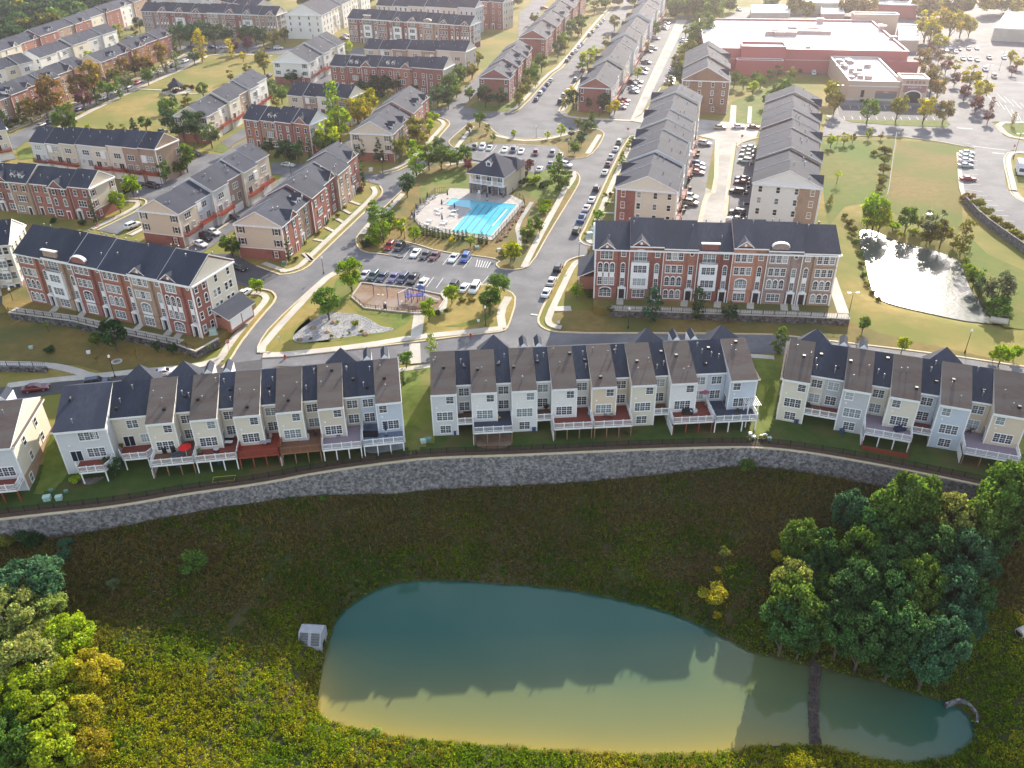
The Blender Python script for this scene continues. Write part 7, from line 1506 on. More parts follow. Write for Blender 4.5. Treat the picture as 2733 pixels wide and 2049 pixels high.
def letters(par, txt, x, y, z, size, m='trim'):
    cu = bpy.data.curves.new('lettering', 'FONT'); cu.body = txt; cu.size = size; cu.extrude = .03; cu.align_x = 'CENTER'; ob = bpy.data.objects.new('lettering', cu); COL.objects.link(ob); dg = bpy.context.evaluated_depsgraph_get()
    me = bpy.data.meshes.new_from_object(ob.evaluated_get(dg)); me.name = 'lettering'; bpy.data.objects.remove(ob); me.materials.clear(); me.materials.append(MAT[m])
    o = link('lettering', me, par, (x, y, z)); o.rotation_euler = (R(90), 0, 0); return o
letters(ts, 'AASIAM 10', xc, -1.16, 5.6, 1.05); letters(ts, 'ASIAM', L2*.75, -.17, 3.4, .6)
for j in range(5): MB().box(L2+cw*(.16+.15*j), -1.08, 7.3, L2+cw*(.26+.15*j), -1.0, 8.3).build('panel', 'signband', ts)
rr = random.Random(3)
units(ts, [(rr.uniform(.06, .4)*L2, rr.uniform(.12, .85)*dp2, rr.uniform(1, 2.4), rr.uniform(1, 2), rr.uniform(.8, 1.8)) for _ in range(16)]+[(L2*.62, dp2*.6, 2.5, 2, 1.4), (L2*.42, dp2*.12, 2.5, 2, 1.6), (L2*.3, dp2*.75, 2, 2, 1.6)], 6.98, 0)
# flat building with a violet roof panel, far retail boxes
def box_building(c, pts, h, label, m='store_tan', nm='shop'):
    q = [P(c, x, y, h) for x, y in pts]; t = thing(nm, label, 'building', (q[0].x, q[0].y, 0)); o = t.location
    poly = [(p.x-o.x, p.y-o.y) for p in q]; MB().prism(poly, -.2, h).build('wall', m, t); r_ = [((x-sum(p[0] for p in poly)/len(poly))*.96+sum(p[0] for p in poly)/len(poly), (y-sum(p[1] for p in poly)/len(poly))*.96+sum(p[1] for p in poly)/len(poly)) for x, y in poly]
    mb = MB(); n = len(poly)
    for i in range(n): mb.face([(*poly[i], h+.6), (*poly[(i+1) % n], h+.6), (*r_[(i+1) % n], h+.6), (*r_[i], h+.6)]); mb.face([(*poly[i], h), (*poly[(i+1) % n], h), (*poly[(i+1) % n], h+.6), (*poly[i], h+.6)]); mb.face([(*r_[i], h), (*r_[(i+1) % n], h), (*r_[(i+1) % n], h+.6), (*r_[i], h+.6)])
    mb.build('parapet', 'trim', t); MB().face([(*p, h+.03) for p in r_]).build('roof', 'rubber_roof', t); return t
box_building('d', ((1150, 345), (1325, 345), (1325, 215), (1150, 215)), 5, 'small shop with a shaded front beside the supermarket', 'store_tan')
box_building('d', ((-90, 110), (240, 110), (240, 45), (-90, 45)), 5, 'low white roofed building behind the supermarket', 'concrete'); box_building('d', ((1960, 240), (2400, 260), (2400, 110), (2060, 110)), 6, 'pale flat roofed building in the glare at the far right', 'concrete')
box_building('d', ((900, 35), (1320, 50), (1300, -40), (880, -50)), 7, 'dark fronted building at the top edge behind the shops', 'store_red'); box_building('d', ((250, 25), (700, 30), (700, -60), (250, -60)), 6, 'low grey building at the top edge behind the supermarket', 'concrete')
t = box_building('d', ((500, 120), (700, 120), (680, 55), (500, 55)), 4, 'open pergola like frame behind the supermarket roof', 'hvac', 'pergola')
sheet('road', T("d 700,100 2212,190 2212,150 700,70"), 'asphalt', lift=ROAD+.03)
# ------------------------------------------------------------------ fences, lamps, signs, hydrants, boxes
picket_fence('white_fence', 'long white rail fence between the two fields', T("d 1130,1150 1100,1350 1065,1618 h 1050,100"), 1.5, lambda p: .05, m='trim', post=2.6, rails=(.2, .55, .95), pick=.22, pr=.07, rr=.06)
w = thing('retaining_wall', 'grey stone retaining wall below the striped parking', 'wall', (0, 0, 0)); L = [p for p in T("h 2300,620 2212,560 2060,450 1930,360 1800,250 1700,140", 0)]
stone_face(w, L, lambda p: -.4, 2.2, .6, nrm=-1, seed=6); strip(L, -.5, -.05, -.5, 2.15).build('wall_core', 'stonewall', w)
w = thing('retaining_wall', 'short stone wall with railing on the brown slope at the left', 'wall', (0, 0, 0)); L = T("i -40,128 400,135"); stone_face(w, L, lambda p: -.3, 1.1, .45, nrm=-1, seed=8); strip(L, .05, .45, -.3, 1.05).build('wall_core', 'stonewall', w)
picket_fence('railing_fence', 'dark railing on the short stone wall at the left', [p+Vector((0, .3, 0)) for p in L], 1.0, lambda p: 1.05, 'black railings on the terraces', pick=.4)
def lamp(c, x, y, h, lab, head=(.8, .8, .78), twin=False):
    g = G(c, x, y); t = thing('street_lamp', lab, 'street lamp', g, 0, 'street lamps'); MB().lathe([(.18, 0), (.16, .5), (.07, .6), (.05, h)], 8).build('post', 'black', t)
    if twin:
        for s in (-1, 1): MB().tube((0, 0, h), (s*.9, 0, h+.1), .04, k=4).build('arm', 'black', t); MB().box(s*.9-.4, -.2, h+.02, s*.9+.4, .2, h+.2).build('lamp_head', 'trim', t)
    else: MB().lathe([(.16, h), (.24, h+.1), (.22, h+.45), (.08, h+.6), (.02, h+.7)], 8).build('lamp_head', 'trim', t)
for c, x, y, h, lab in (('g', 980, 1190, 4.5, 'black street lamp on the brown slope below the middle terrace'), ('g', 565, 615, 4.5, 'black street lamp at the driveway left of the middle apartment block'), ('i', 972, 180, 4.5, 'black street lamp behind the left townhouses'), ('r', 2190, 845, 4.5, 'black street lamp right of the playground lawn'), ('h', 1712, 1395, 4.8, 'street lamp behind the right townhouses'), ('e', 130, 1010, 4.2, 'street lamp at the left end of the terrace railing'), ('b', 1070, 1455, 4, 'street lamp on the corner below the two spruces'), ('b', 300, 1490, 4, 'street lamp by the dark side street at the short brick row'), ('e', 1190, 160, 4, 'street lamp left of the cream gabled end house'), ('c', 480, 1290, 4.2, 'street lamp on the lawn by the upper car park'), ('c', 195, 1480, 4.2, 'street lamp beside the red leaved tree'), ('f', 573, 730, 4, 'street lamp at the junction by the slanting street'), ('f', 1255, 440, 4, 'street lamp behind the red SUV by the pool'), ('c', 205, 1165, 3.8, 'street lamp on the edge of the plaza'), ('c', 740, 980, 3, 'street lamp before the red brick end wall'), ('b', 1815, 1200, 3.6, 'street lamp on the left of the traffic island'), ('t', 0, 0, 0, '')):
    if h: lamp(c, x, y, h, lab)
for i, (c, x, y) in enumerate((('d', 45, 530), ('d', 230, 545), ('d', 415, 545), ('d', 605, 560))): lamp(c, x, y, 8.5, f"tall twin headed lamp before the red store wall, {ORD[i]} from the left", twin=True)
for c, x, y, lab in (('d', 620, 720, 'twin headed car park lamp left of the tan shop'), ('d', 630, 900, 'twin headed car park lamp in front of the tan shop corner'), ('d', 2000, 600, 'car park lamp in the big shop car park'), ('d', 1880, 720, 'car park lamp among the rusty trees'), ('d', 2120, 1340, 'car park lamp beside the white truck'), ('d', 990, 110, 'twin headed lamp behind the supermarket')): lamp(c, x, y, 8, lab, twin=True)
lamp('h', 725, 1105, 6, 'twin floodlight post at the right end of the middle terrace', twin=True)
flat('stop_red', (.45, .02, .025))
def stop(c, x, y, lab, face=0.0):
    g = P(c, x, y, 2.1); g.z = ROAD; t = thing('stop_sign', lab, 'stop sign', g, face, 'stop signs'); MB().tube((0, .03, 0), (0, .03, 2.4), .035, k=5).build('post', 'metal', t)
    o = [(.45*math.cos(R(22.5+45*k)), 2.1+.45*math.sin(R(22.5+45*k))) for k in range(8)]; i2 = [(.40*math.cos(R(22.5+45*k)), 2.1+.40*math.sin(R(22.5+45*k))) for k in range(8)]
    MB().extrude_y(o, -.02, .0).build('border', 'trim', t); MB().extrude_y(i2, -.035, -.02).build('face', 'stop_red', t); letters(t, 'STOP', 0, -.04, 2.0, .3)
stop('c', 980, 1087, 'red stop sign at the top of the street beside the stepped row'); stop('c', 1943, 1147, 'red stop sign at the head of the concrete alley'); stop('f', 893, 440, 'red stop sign at the corner of the pool car park', R(40)); stop('e', 1918, 1305, 'red stop sign at the bend left of the dry creek', R(30)); stop('d', 2133, 1230, 'red stop sign by the right-hand grass island')
def sign_post(c, x, y, lab, col=(.7, .72, .7)):
    g = G(c, x, y); t = thing('sign_post', lab, 'sign', (g.x, g.y, ROAD), 0, 'small roadside signs'); MB().tube((0, .03, 0), (0, .03, 2.2), .03, k=5).build('post', 'metal', t); MB().box(-.25, -.02, 1.6, .25, .01, 2.2).build('plate', 'plain', t, color=col)
for c, x, y, lab in (('g', 395, 1205, 'small sign on the corner kerb left of the brown slope'), ('r', 2088, 870, 'small white sign on the lawn right of the playground path'), ('f', 205, 1335, 'small sign on the corner left of the dry creek'), ('f', 2048, 595, 'small sign at the right end of the pool car park')): sign_post(c, x, y, lab)
def hydrant(c, x, y, lab):
    g = P(c, x, y, ROAD+.1); t = thing('fire_hydrant', lab, 'fire hydrant', g, 0, 'fire hydrants'); MB().lathe([(.22, 0), (.2, .1), (.15, .15), (.15, .6), (.2, .62), (.17, .78), (.05, .88)], 8).build('barrel', 'stop_red', t)
    for s in (-1, 1): MB().tube((s*.1, 0, .5), (s*.26, 0, .5), .07, k=6).build('outlet', 'stop_red', t)
hydrant('r', 1968, 985, 'red fire hydrant beside the street above the middle row'); hydrant('f', 247, 1440, 'red fire hydrant on the corner above the left row'); hydrant('v', 1352, 1445, 'red fire hydrant at the end of the left brick row'); hydrant('f', 1150, 130, 'red fire hydrant by the slanting street')
flat('utility_green', (.10, .22, .17), .5); flat('utility_pale', (.38, .52, .46), .5)
def util(c, x, y, lab, s=1.0, m='utility_green', base=None):
    g = G(c, x, y) if base is None else P(c, x, y, base); t = thing('utility_box', lab, 'utility box', g, R(15), 'green utility boxes'); MB().box(-.6*s, -.5*s, 0, .6*s, .5*s, .9*s).build('cabinet', m, t); MB().extrude_x([(-.55*s, .9*s), (.55*s, .9*s), (.45*s, 1.05*s), (-.5*s, 1.05*s)], -.65*s, .65*s).build('lid', m, t); MB().box(-.8*s, -.7*s, -.1, .8*s, .7*s, .03).build('pad', 'concrete', t)
for c, x, y, lab, s, m, b in (('g', 690, 380, 'pale utility box, rear one left of the middle apartment block', 1.2, 'utility_pale', None), ('g', 655, 415, 'pale utility box, front one left of the middle apartment block', 1.2, 'utility_pale', None), ('e', 1800, 1235, 'pale green utility box at the corner of the left terrace', 1.2, 'utility_pale', TERR_Z), ('f', 240, 650, 'small green utility box beside the brick end wall', .8, 'utility_green', None), ('q', 958, 1570, 'small green utility box below the pool evergreens', .8, 'utility_pale', None), ('q', 1280, 1600, 'small pale utility box right of the pool evergreens', .7, 'utility_pale', None), ('i', 405, 1220, 'pale utility box, left one on the far left lawn', .9, 'utility_pale', None), ('i', 505, 1215, 'flat utility box, right one on the far left lawn', .8, 'utility_pale', None), ('j', 1412, 1048, 'pale utility box, left one in the grass between the rows', .8, 'utility_pale', None), ('j', 1455, 1035, 'green utility box, right one in the grass between the rows', .8, 'utility_green', None), ('l', 60, 1025, 'pale utility lid on the grass left of the right row', .6, 'utility_pale', None), ('e', 265, 1360, 'small pale utility box on the brown slope, left one', .6, 'utility_pale', None), ('e', 750, 1400, 'small white utility box on the brown slope, right one', .6, 'trim', None), ('b', 970, 1440, 'white utility box on the corner below the spruces', .9, 'trim', None), ('i', 435, 1140, 'small green utility lid beside the far left yard', .5, 'utility_green', None), ('i', 560, 1150, 'small green utility lid near the round shrub', .5, 'utility_green', None)): util(c, x, y, lab, s, m, b)
# manhole-like drains
for c, x, y, lab in (('i', 985, 48, 'round concrete drain on the brown slope behind the left row'), ('h', 1415, 225, 'round concrete drain in the brown field')):
    g = G(c, x, y); t = thing('storm_drain', lab, 'drain', g); MB().lathe([(1.1, -.1), (1.1, .12), (.8, .14)], 14).build('ring', 'concrete', t); MB().lathe([(.75, .1), (.7, .15)], 12).build('cover', 'metal', t)
# gazebo
g = P('a', 1490, 770, 0); gz = thing('gazebo', 'dark roofed gazebo ringed by shrubs on the park lawn', 'gazebo', g)
for k in range(8): MB().tube((2.6*math.cos(k*.785), 2.6*math.sin(k*.785), 0), (2.6*math.cos(k*.785), 2.6*math.sin(k*.785), 2.6), .1, k=5).build('post', 'wood', gz)
MB().lathe([(3.5, 2.5), (3.5, 2.65), (1.2, 4.3), (1.1, 4.7), (.05, 5.8)], 8).build('roof', 'shingle', gz); MB().lathe([(3.0, 0), (3.0, .3)], 8).build('floor', 'wood', gz)
sheet('gazebo_terrace', [Vector((g.x+6.5*math.cos(k*.4), g.y+6.5*math.sin(k*.4), 0)) for k in range(16)], 'concrete', z=.14)
for i, (x, y, c_) in enumerate(((1390, 780, 'olive'), (1440, 760, 'dark'), (1480, 785, 'dark'), (1550, 760, 'dark'), (1580, 745, 'olive'), (1620, 755, 'red'))):
    b_ = P('a', x, y, 0); me, tr, H, h0 = random.choice(proto('shrub', 0)); t = thing('bush', f"{ADJ[c_]} bush in the ring round the gazebo, {ORD[i]} from the left", 'bush', b_, 0, 'bushes round the gazebo'); link('foliage', me, t, (0, 0, 0), i, LEAF[c_], 3.2)
# ------------------------------------------------------------------ pond structures
g = G('n', 372, 705); g.z = POND_Z; rb = thing('outlet_riser', 'grey concrete outlet box with a grated lid at the pond edge', 'concrete box', g, R(-6))
sx = scale_at(g)*170/2.765/2
MB().extrude_x([(-1.7, -1.5), (1.7, -1.5), (1.7, 2.6), (1.0, 3.2), (-.5, 3.2), (-1.7, 1.6)], -sx, sx).build('box', 'concrete_grey', rb) if mat('concrete_grey', (.30, .31, .33), (.38, .39, .41), 1.2, .85) else 0
for s in (-1, 1):
    mb = MB(); nrm = Vector((0, -.8, .7)).normalized()
    for i in range(9):
        x = s*sx*.5-sx*.36+sx*.72*i/8; mb.tube((x, -1.66, 1.68), (x, -.55, 3.2), .03, k=4)
    for i in range(6): y = -1.66+1.11*i/5; z = 1.68+1.52*i/5; mb.tube((s*sx*.5-sx*.36, y, z), (s*sx*.5+sx*.36, y, z), .03, k=4)
    MB().face([(s*sx*.5-sx*.36, -1.65, 1.7), (s*sx*.5+sx*.36, -1.65, 1.7), (s*sx*.5+sx*.36, -.57, 3.14), (s*sx*.5-sx*.36, -.57, 3.14)]).build('opening', 'black', rb); mb.build('grate', 'metal', rb)
MB().box(sx-.02, -.8, .5, sx+.05, .2, 1.3).build('slot', 'black', rb)
we = thing('rock_weir', 'narrow dark rock weir crossing the pond at the right', 'weir', (0, 0, 0)); L = smooth(T("D 1762,1432 1757,1500 1757,1560 1762,1612 1768,1650", POND_Z), 2); rr = random.Random(2)
strip(L, -.45, .45, POND_Z-1, POND_Z+.18).build('core', 'bed', we); V = []; Fc = []
for i in range(1500):
    f = rr.random()*(len(L)-1.001); k = int(f); p = L[k].lerp(L[k+1], f-k); x = p.x+rr.uniform(-.62, .62); y = p.y+rr.uniform(-.3, .3); s = rr.uniform(.12, .28); n = len(V); a = rr.uniform(0, 6); zz = POND_Z+.12+.1*(1-abs(x-p.x))
    for k in range(4): V.append((x+s*math.cos(a+k*1.57), y+s*math.sin(a+k*1.57), zz))
    V.append((x, y, zz+s)); Fc += [(n+k, n+(k+1) % 4, n+4) for k in range(4)]
me = bpy.data.meshes.new('weir_rocks'); me.from_pydata(V, [], Fc); me.materials.append(mat('dark_rock', (.05, .04, .035), (.13, .105, .09), 1.5, .9)); o = link('weir_rocks', me, we); o['kind'] = 'stuff'
hd = thing('headwall', 'curved concrete headwall round the right end of the pond', 'headwall', (0, 0, 0)); L = smooth(T("t 1490,785 1560,755 1630,740 1700,775 1760,835 1785,900 1780,960", POND_Z+1.2), 2); strip(L, -.16, .16, POND_Z-1, POND_Z+1.0).build('wall', 'stonewall', hd)
g = G('t', 2215, 140); t = thing('drain_pipe', 'pale round concrete pipe end at the right edge', 'pipe', g, R(20)); MB().tube((-1.2, 0, .5), (3, 0, .9), .75, .8, 14).build('pipe', 'concrete', t); MB().tube((-1.22, 0, .5), (-1.19, 0, .5), .6, k=12).build('opening', 'black', t)
# culvert at the lower right corner of the bright pond
g = P('h', 1975, 1135, -.3); t = thing('drain_pipe', 'pale concrete pipe end at the corner of the bright pond', 'pipe', g, R(-30)); MB().tube((-1.2, 0, .4), (2.2, 0, .5), .7, .75, 12).build('pipe', 'concrete', t)
# ------------------------------------------------------------------ things on decks and in yards (DZ = deck level)
def at_deck(c, x, y, z=0.0): return P(c, x, y, z)
def table(c, x, y, lab, rz=0, col=(.25, .14, .08), rnd=False, s=1.0, z=0.0):
    t = thing('patio_table', lab, 'table', at_deck(c, x, y, z), rz, 'patio tables')
    if rnd: MB().lathe([(.6*s, .68), (.6*s, .74)], 12).build('tabletop', 'plain', t, color=col)
    else: MB().box(-.95*s, -.5*s, .68, .95*s, .5*s, .75).build('tabletop', 'plain', t, color=col)
    for u in (-.4, .4):
        for v in (-.3, .3): MB().box(u*s-.03, v*s-.03, 0, u*s+.03, v*s+.03, .68).build('leg', 'black', t)
def chair(c, x, y, lab, rz=0, col=(.04, .04, .05), z=0.0):
    t = thing('patio_chair', lab, 'chair', at_deck(c, x, y, z), rz, 'patio chairs'); MB().box(-.3, -.28, .4, .3, .28, .47).build('seat', 'plain', t, color=col); MB().box(-.3, .24, .45, .3, .3, 1.0).build('backrest', 'plain', t, color=col)
    for u in (-.27, .27):
        for v in (-.25, .25): MB().box(u-.03, v-.03, 0, u+.03, v+.03, .4).build('leg', 'black', t)
def grill(c, x, y, lab, rz=0, z=0.0):
    t = thing('barbecue_grill', lab, 'grill', at_deck(c, x, y, z), rz, 'barbecue grills'); MB().box(-.35, -.28, 0, .35, .28, .8).build('cart', 'black', t); MB().extrude_x([(-.3, .82), (.3, .82), (.28, 1.1), (.1, 1.22), (-.1, 1.22), (-.28, 1.1)], -.42, .42).build('lid', 'black', t); MB().box(.42, -.2, .76, .75, .2, .8).build('shelf', 'metal', t)
def bin_(c, x, y, lab, z=YB): 
    t = thing('wheelie_bin', lab, 'bin', at_deck(c, x, y, z), R(10), 'blue bins in the back yards'); MB().extrude_y([(-.27, 0), (.27, 0), (.33, 1.0), (-.33, 1.0)], -.3, .3).build('body', 'bin_blue', t); MB().box(-.36, -.34, 1.0, .36, .36, 1.08).build('lid', 'bin_blue', t)
    for s in (-1, 1): MB().tube((s*.22, .3, .1), (s*.28, .3, .1), .1, k=8).build('wheel', 'tyre', t)
flat('bin_blue', (.03, .07, .14), .5)
def pot(c, x, y, lab, col='green', z=0.0, D=.9):
    t = thing('potted_plant', lab, 'potted plant', at_deck(c, x, y, z), 0, 'potted plants'); MB().lathe([(.16, 0), (.24, .4), (.26, .42)], 8).build('pot', 'plain', t, color=(.25, .1, .05)); me = proto('shrub', 0)[0][0]; link('foliage', me, t, (0, 0, .35), x, LEAF[col], D)
def sofa(c, x, y, lab, rz, col, L=1.8, z=0.0):
    t = thing('outdoor_sofa', lab, 'sofa', at_deck(c, x, y, z), rz, 'outdoor sofas'); MB().box(-L/2, -.4, 0, L/2, .4, .42).build('seat', 'plain', t, color=col); MB().box(-L/2, .28, .4, L/2, .42, .85).build('backrest', 'plain', t, color=col)
    for s in (-1, 1): MB().box(s*(L/2)-.08, -.4, .1, s*(L/2)+.08, .4, .62).build('armrest', 'plain', t, color=col)
sofa('i', 745, 822, 'orange outdoor sofa on the angled deck', R(5), (.45, .13, .03)); table('i', 690, 850, 'dark table on the angled deck', 0, (.05, .04, .04)); chair('i', 640, 850, 'dark chair, left one on the angled deck'); chair('i', 780, 850, 'dark chair, right one on the angled deck')
pot('i', 1030, 770, 'yellow flowering pot on the second deck', 'yg'); grill('i', 1155, 740, 'black grill against the wall of the second deck')
parasol('i', 1580, 850, 'open red parasol on the third deck', (.55, .012, .012), 0.0, True, .75); grill('i', 1395, 815, 'covered black grill, left on the third deck'); grill('i', 1470, 810, 'covered grey grill, right on the third deck'); sofa('i', 1500, 850, 'dark grey sofa on the third deck', R(40), (.1, .11, .13))
table('i', 1935, 700, 'white picnic table on the fourth deck', 0, (.7, .7, .7)); table('i', 1935, 750, 'white bench on the fourth deck', 0, (.7, .7, .7), s=.7); table('i', 1830, 810, 'round pale table on the fourth deck', 0, (.5, .5, .5), True, .8); chair('i', 1690, 825, 'green chair at the corner of the fourth deck', 1, (.12, .15, .05))
chair('j', 80, 1020, 'pale wooden chair, left one on the red deck', 0, (.35, .3, .28)); chair('j', 125, 1015, 'pale wooden chair, right one on the red deck', 0, (.35, .3, .28)); table('j', 85, 1060, 'long pale table on the red deck', .1, (.3, .3, .32))
table('j', 295, 1020, 'round glass table on the brown wood deck', 0, (.1, .13, .15), True); sofa('j', 405, 1015, 'white topped storage bench on the brown wood deck', .1, (.55, .55, .55)); chair('j', 505, 985, 'black hanging chair on the brown wood deck', 1.5); parasol('j', 218, 1035, 'closed cream parasol on the brown wood deck', (.6, .56, .48), 0.0)
table('j', 655, 985, 'grey table on the mauve deck', 0, (.28, .28, .33)); chair('j', 605, 985, 'rust coloured chair on the mauve deck', 0, (.3, .08, .04)); chair('j', 700, 995, 'dark chair on the mauve deck'); grill('j', 790, 825, 'black grill, left one at the back of the mauve deck'); grill('j', 850, 835, 'tall covered black grill at the back of the mauve deck'); pot('j', 725, 940, 'olive potted plant on the mauve deck', 'olive')
sofa('j', 965, 990, 'large black covered sofa on the slate deck', 0, (.02, .02, .025), 2.6); parasol('j', 1100, 985, 'closed navy parasol on the slate deck', (.02, .03, .07), 0.0, s=1.05); table('j', 950, 925, 'low dark table on the slate deck', .3, (.08, .1, .12), s=.6); chair('j', 935, 850, 'pale chair against the wall of the slate deck', 0, (.3, .35, .4))
table('j', 1980, 845, 'long wooden table on the dark slate deck', 0, (.3, .2, .13), s=1.35); chair('j', 2050, 850, 'yellow chair on the dark slate deck', 1, (.5, .38, .1)); chair('j', 2015, 805, 'blue chair at the wall of the dark slate deck', 0, (.08, .2, .4)); sofa('j', 2055, 735, 'dark bench at the wall beside the slate deck', 0, (.03, .03, .04)); chair('j', 2120, 740, 'small pale table beside the slate deck wall', 0, (.5, .5, .45)); sofa('j', 1790, 785, 'covered dark sofa on the tiny recessed balcony', 0, (.04, .04, .04), 1.6)
pot('k', 290, 765, 'leafy pot on the small balcony of the middle row', 'green', D=1.3); chair('k', 660, 825, 'grey rocking chair on the empty reddish deck', .5, (.35, .38, .42)); chair('k', 385, 790, 'brown chair in the left corner of the reddish deck', .8, (.2, .08, .04))
table('k', 820, 800, 'round grey table on the reddish deck', 0, (.25, .24, .22), True, 1.1); parasol('k', 812, 790, 'closed white parasol through the round grey table', (.7, .7, .68), 0.0, s=.9)
for k, (x, y) in enumerate(((770, 790), (790, 825), (840, 830), (865, 800))): chair('k', x, y, f"grey metal chair round the grey table, {ORD[k]} from the left", k*1.5, (.25, .24, .23))
sofa('k', 970, 690, 'dark sofa on the side of the round table deck', -1.4, (.06, .04, .05)); t = thing('paddle_board', 'turquoise paddle board standing on a small balcony', 'paddle board', at_deck('k', 1303, 655)); MB().extrude_y([(-.35, .1), (.35, .1), (.4, 1.2), (.25, 2.2), (0, 2.5), (-.25, 2.2), (-.4, 1.2)], -.05, .05).build('board', 'plain', t, color=(.05, .35, .5))
chair('k', 1255, 690, 'orange chair on the paddle board balcony', 0, (.4, .1, .03)); grill('k', 1295, 690, 'black grill on the paddle board balcony')
table('k', 1465, 765, 'table with a pink cloth on the reddish deck', 0, (.55, .3, .36)); chair('k', 1390, 770, 'black chair left of the pink table'); sofa('k', 1480, 800, 'long black bench before the pink table', 0, (.03, .03, .03)); sofa('k', 1530, 790, 'white bench at the corner of the pink table deck', .4, (.6, .6, .6), 1.1); parasol('k', 1610, 690, 'open red and blue parasol near the wall', (.32, .09, .13), 0.0, True, .75); chair('k', 1640, 745, 'wooden chair under the red and blue parasol', 1, (.3, .16, .08))
sofa('k', 1900, 735, 'white bench on the navy deck', 0, (.6, .62, .65), 1.2); chair('k', 1865, 740, 'red chair on the navy deck', 0, (.4, .03, .05)); grill('k', 1950, 745, 'black grill, front one on the navy deck'); grill('k', 1765, 645, 'black grill at the wall of the navy deck'); pot('k', 1900, 795, 'green potted herbs on the navy deck', 'green')
pg = thing('pergola', 'white slatted pergola at the corner of the navy deck', 'pergola', at_deck('k', 2010, 790), .1)
for u in (-.9, .9):
    for v in (-.9, .9): MB().box(u-.08, v-.08, YB, u+.08, v+.08, 2.3).build('post', 'trim', pg)
for k in range(8): MB().box(-1.2+k*.34-.05, -1.5, 2.3, -1.2+k*.34+.05, 1.5, 2.45).build('slat', 'trim', pg)
chair('l', 410, 700, 'turquoise striped chair on the furnished balcony', 0, (.1, .35, .4)); grill('l', 480, 690, 'covered grey grill on the furnished balcony'); sofa('l', 385, 730, 'black bench on the furnished balcony', 1.5, (.03, .03, .03), 1.2)
pot('l', 1055, 890, 'red flowering pot on the mauve deck rail', 'red'); sofa('l', 1160, 945, 'navy outdoor sofa on the fenced plot deck', .2, (.03, .04, .08)); chair('l', 1215, 935, 'navy chair at the deck corner', .5, (.04, .05, .1)); chair('l', 1255, 940, 'wooden chair at the deck corner', .5, (.4, .22, .1)); grill('l', 920, 800, 'black grill at the wall of the fenced plot deck')
table('l', 1770, 950, 'round dark table on the wide mauve deck', 0, (.08, .07, .09), True, .9)
for k, (x, y) in enumerate(((1730, 935), (1800, 935), (1745, 965))): chair('l', x, y, f"dark chair round the table on the wide mauve deck, {ORD[k]} from the left", k*2, (.07, .06, .08))
for c, x, y, lab in (('k', 185, 955, 'blue bin behind the potted plant balcony house'), ('k', 1165, 875, 'blue bin beside the cream paddle board house'), ('j', 1682, 980, 'blue bin behind the grey end house of the middle row'), ('l', 285, 890, 'blue bin behind the cream end house of the right row'), ('l', 670, 975, 'blue bin behind the grey house of the right row'), ('l', 1445, 1080, 'blue bin behind the pale blue house of the right row'), ('i', 1510, 940, 'blue bin under the third deck of the left row'), ('i', 1855, 915, 'blue bin under the fourth deck of the left row'), ('k', 505, 920, 'blue bin under the empty reddish deck'), ('k', 1495, 890, 'blue bin under the pink table deck'), ('i', 70, 1150, 'blue bin in the far left yard')): bin_(c, x, y, lab)
# yard pieces
def patio(c, pts, lab_m): sheet('patio', smooth([G(c, x, y) for x, y in pts], 2, True), lab_m, z=YB+.2)
mat('paver_stone', (.20, .15, .14), (.32, .25, .22), 2.5, .85, c3=(.14, .13, .14), scale2=.8)
patio('i', ((560, 1000), (640, 950), (920, 935), (900, 1010), (800, 1080), (690, 1090), (680, 1040)), 'paver_stone'); patio('j', ((910, 1155), (905, 1030), (1200, 1010), (1290, 1050), (1290, 1080), (1200, 1115)), 'concrete_grey'); patio('j', ((1840, 1105), (1850, 950), (2160, 950), (2170, 1100)), 'mulch')
_yx = np.repeat(np.arange(-150, 176, 1.5)[None], 17, 0); _yy = wall_y(_yx)+np.linspace(.5, 12.5, 17)[:, None]; grid_mesh('yard_lawn', _yx, _yy, zt(_yx.ravel(), _yy.ravel()).reshape(_yx.shape)+.09, 'yard_grass')
def drape(name, s, m, lift=.17, n=12):
    """patch of lawn laid over sloping ground"""
    pts = T(s, -1.2); xs = [p.x for p in pts]; ys = [p.y for p in pts]; X, Y = np.meshgrid(np.linspace(min(xs), max(xs), n*2), np.linspace(min(ys), max(ys), n*2))
    d = poly_dist(X, Y, pts); ok = d < .3; mb = MB(); Z = zt(X.ravel(), Y.ravel()).reshape(X.shape)+lift
    for i in range(n*2-1):
        for j in range(n*2-1):
            if ok[i:i+2, j:j+2].all(): mb.face([(X[a, b], Y[a, b], Z[a, b]) for a, b in ((i, j), (i, j+1), (i+1, j+1), (i+1, j))])
    return struct(name, mb, m)
drape('lawn', "j 1235,460 1480,425 1475,640 1500,990 1300,1100 1240,1000", 'green_grass'); drape('lawn', "k 2020,350 2212,345 l 190,340 150,700 100,860 0,1000 k 2130,1000 1990,960 2050,520", 'green_grass'); drape('lawn', "i 480,640 520,700 560,930 420,1090 270,1110 380,850 460,720", 'green_grass'); drape('lawn', "l 2212,850 2150,1000 2130,1400 2212,1400", 'green_grass')
pf = thing('garden_fence', 'dark red timber fence round a planted plot below a deck', 'fence', (0, 0, 0)); L = T("l 860,990 840,1105 1225,1180 1255,1040", YB+.2)
for i in range(3):
    a, b = L[i], L[i+1]; k = max(2, int((b-a).length/.3)); 
    for j in range(k):
        p = a.lerp(b, (j+.5)/k); d_ = (b-a).normalized()*.14; n_ = Vector((-d_.y, d_.x, 0)).normalized()*.03; o = MB(); o.prism([(p+d_+n_).xy, (p+d_-n_).xy, (p-d_-n_).xy, (p-d_+n_).xy], YB-.1, YB+1.1); o.build('board', 'redwood', pf)
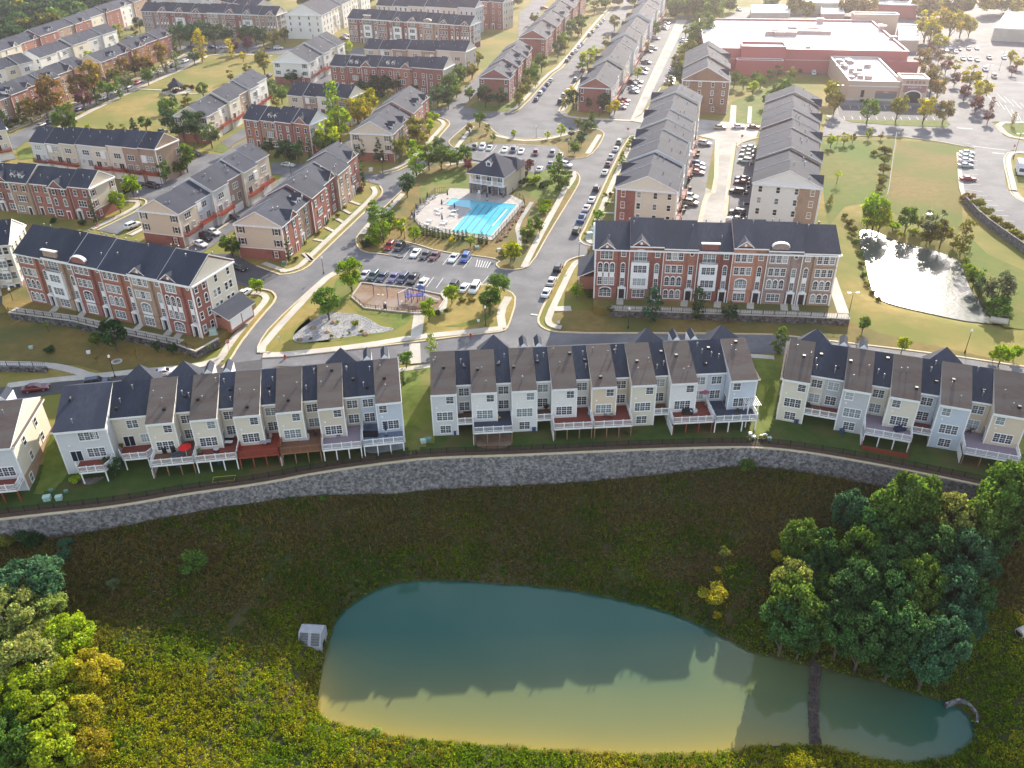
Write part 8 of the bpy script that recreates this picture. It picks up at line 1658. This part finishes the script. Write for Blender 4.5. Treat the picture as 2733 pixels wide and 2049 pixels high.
t = thing('goal_frame', 'yellow rectangular frame lying on the grass by the wall', 'frame', G('i', 1890, 1040), R(8))
for a, b in (((-1.8, -.7), (1.8, -.7)), ((1.8, -.7), (1.8, .7)), ((1.8, .7), (-1.8, .7)), ((-1.8, .7), (-1.8, -.7))): MB().tube((*a, .12), (*b, .12), .05, k=4).build('bar', 'yellowbar', t) if 'yellowbar' in MAT or flat('yellowbar', (.5, .4, .05)) else 0
for i, (x, y) in enumerate(((2008, 985), (2035, 1012), (2105, 1008), (2135, 1000))):
    t = thing('garden_pot', f"pale round planter in the sunny yard corner, {ORD[i]} from the left", 'planter', G('k', x, y), 0, 'planters in the yard corner'); MB().lathe([(.25, 0), (.38, .5), (.36, .6)], 10).build('pot', 'trim', t)
def acs(place, L, ang):
    for i, (c, x, y) in enumerate(L):
        t = thing('air_conditioner', f"dark grilled air conditioner {place}, {ORD[i]} from the back", 'air conditioner', P(c, x, y, ROAD), ang, 'air conditioners along the alley'); MB().box(-.5, -.5, 0, .5, .5, .08).build('pad', 'concrete', t); MB().box(-.42, -.42, .08, .42, .42, .95).build('cabinet', 'trim', t); MB().box(-.36, -.36, .95, .36, .36, 1.0).build('grille', 'black', t)
        for r_ in range(4): MB().box(-.43+.0, -.44+(.87 if r_ % 2 else 0), .15, .43, -.43+(.87 if r_ % 2 else 0), .9).build('side_grille', 'black', t) if r_ < 2 else None
acs('left of the concrete alley', (('c', 1555, 1290), ('c', 1570, 1290), ('c', 1550, 1325), ('c', 1567, 1325), ('c', 1492, 1495), ('c', 1510, 1497), ('c', 1490, 1530), ('c', 1480, 1600), ('g', 1465, 20), ('g', 1500, 22), ('g', 1430, 185), ('g', 1462, 180), ('g', 1415, 210), ('g', 1445, 212)), R(12))
acs('right of the concrete alley', (('c', 2005, 1375), ('c', 2015, 1395), ('c', 1985, 1562), ('c', 1990, 1590), ('g', 1960, 65), ('g', 1975, 62), ('g', 1965, 150), ('g', 1985, 148), ('g', 1935, 240)), R(5))
t = thing('litter_bin', 'black litter bin at the head of the park lawn', 'bin', P('a', 1815, 452, .1)); MB().lathe([(.35, 0), (.38, 1.0), (.3, 1.2)], 8).build('body', 'black', t)
# ------------------------------------------------------------------ summer haze in the air
hz = MB().box(-1700, -300, -23, 1800, 2600, 88).mesh('haze', [])
hm, N, L_ = new_mat('haze'); out = N.new('ShaderNodeOutputMaterial'); vp = N.new('ShaderNodeVolumePrincipled'); vp.inputs['Density'].default_value = .00034; vp.inputs['Anisotropy'].default_value = .88; vp.inputs['Color'].default_value = (.95, .86, .93, 1)
L_.new(vp.outputs[0], out.inputs['Volume']); hz.materials.append(hm); tag(link('haze', hz), kind='stuff')
# label check while building
import collections
_c = collections.Counter(o.get('label') for o in bpy.data.objects if o.get('label'))
print('DUP', [k for k, v in _c.items() if v > 1][:20]); print('LONG', [k for k in _c if len(k.split()) > 16][:60])
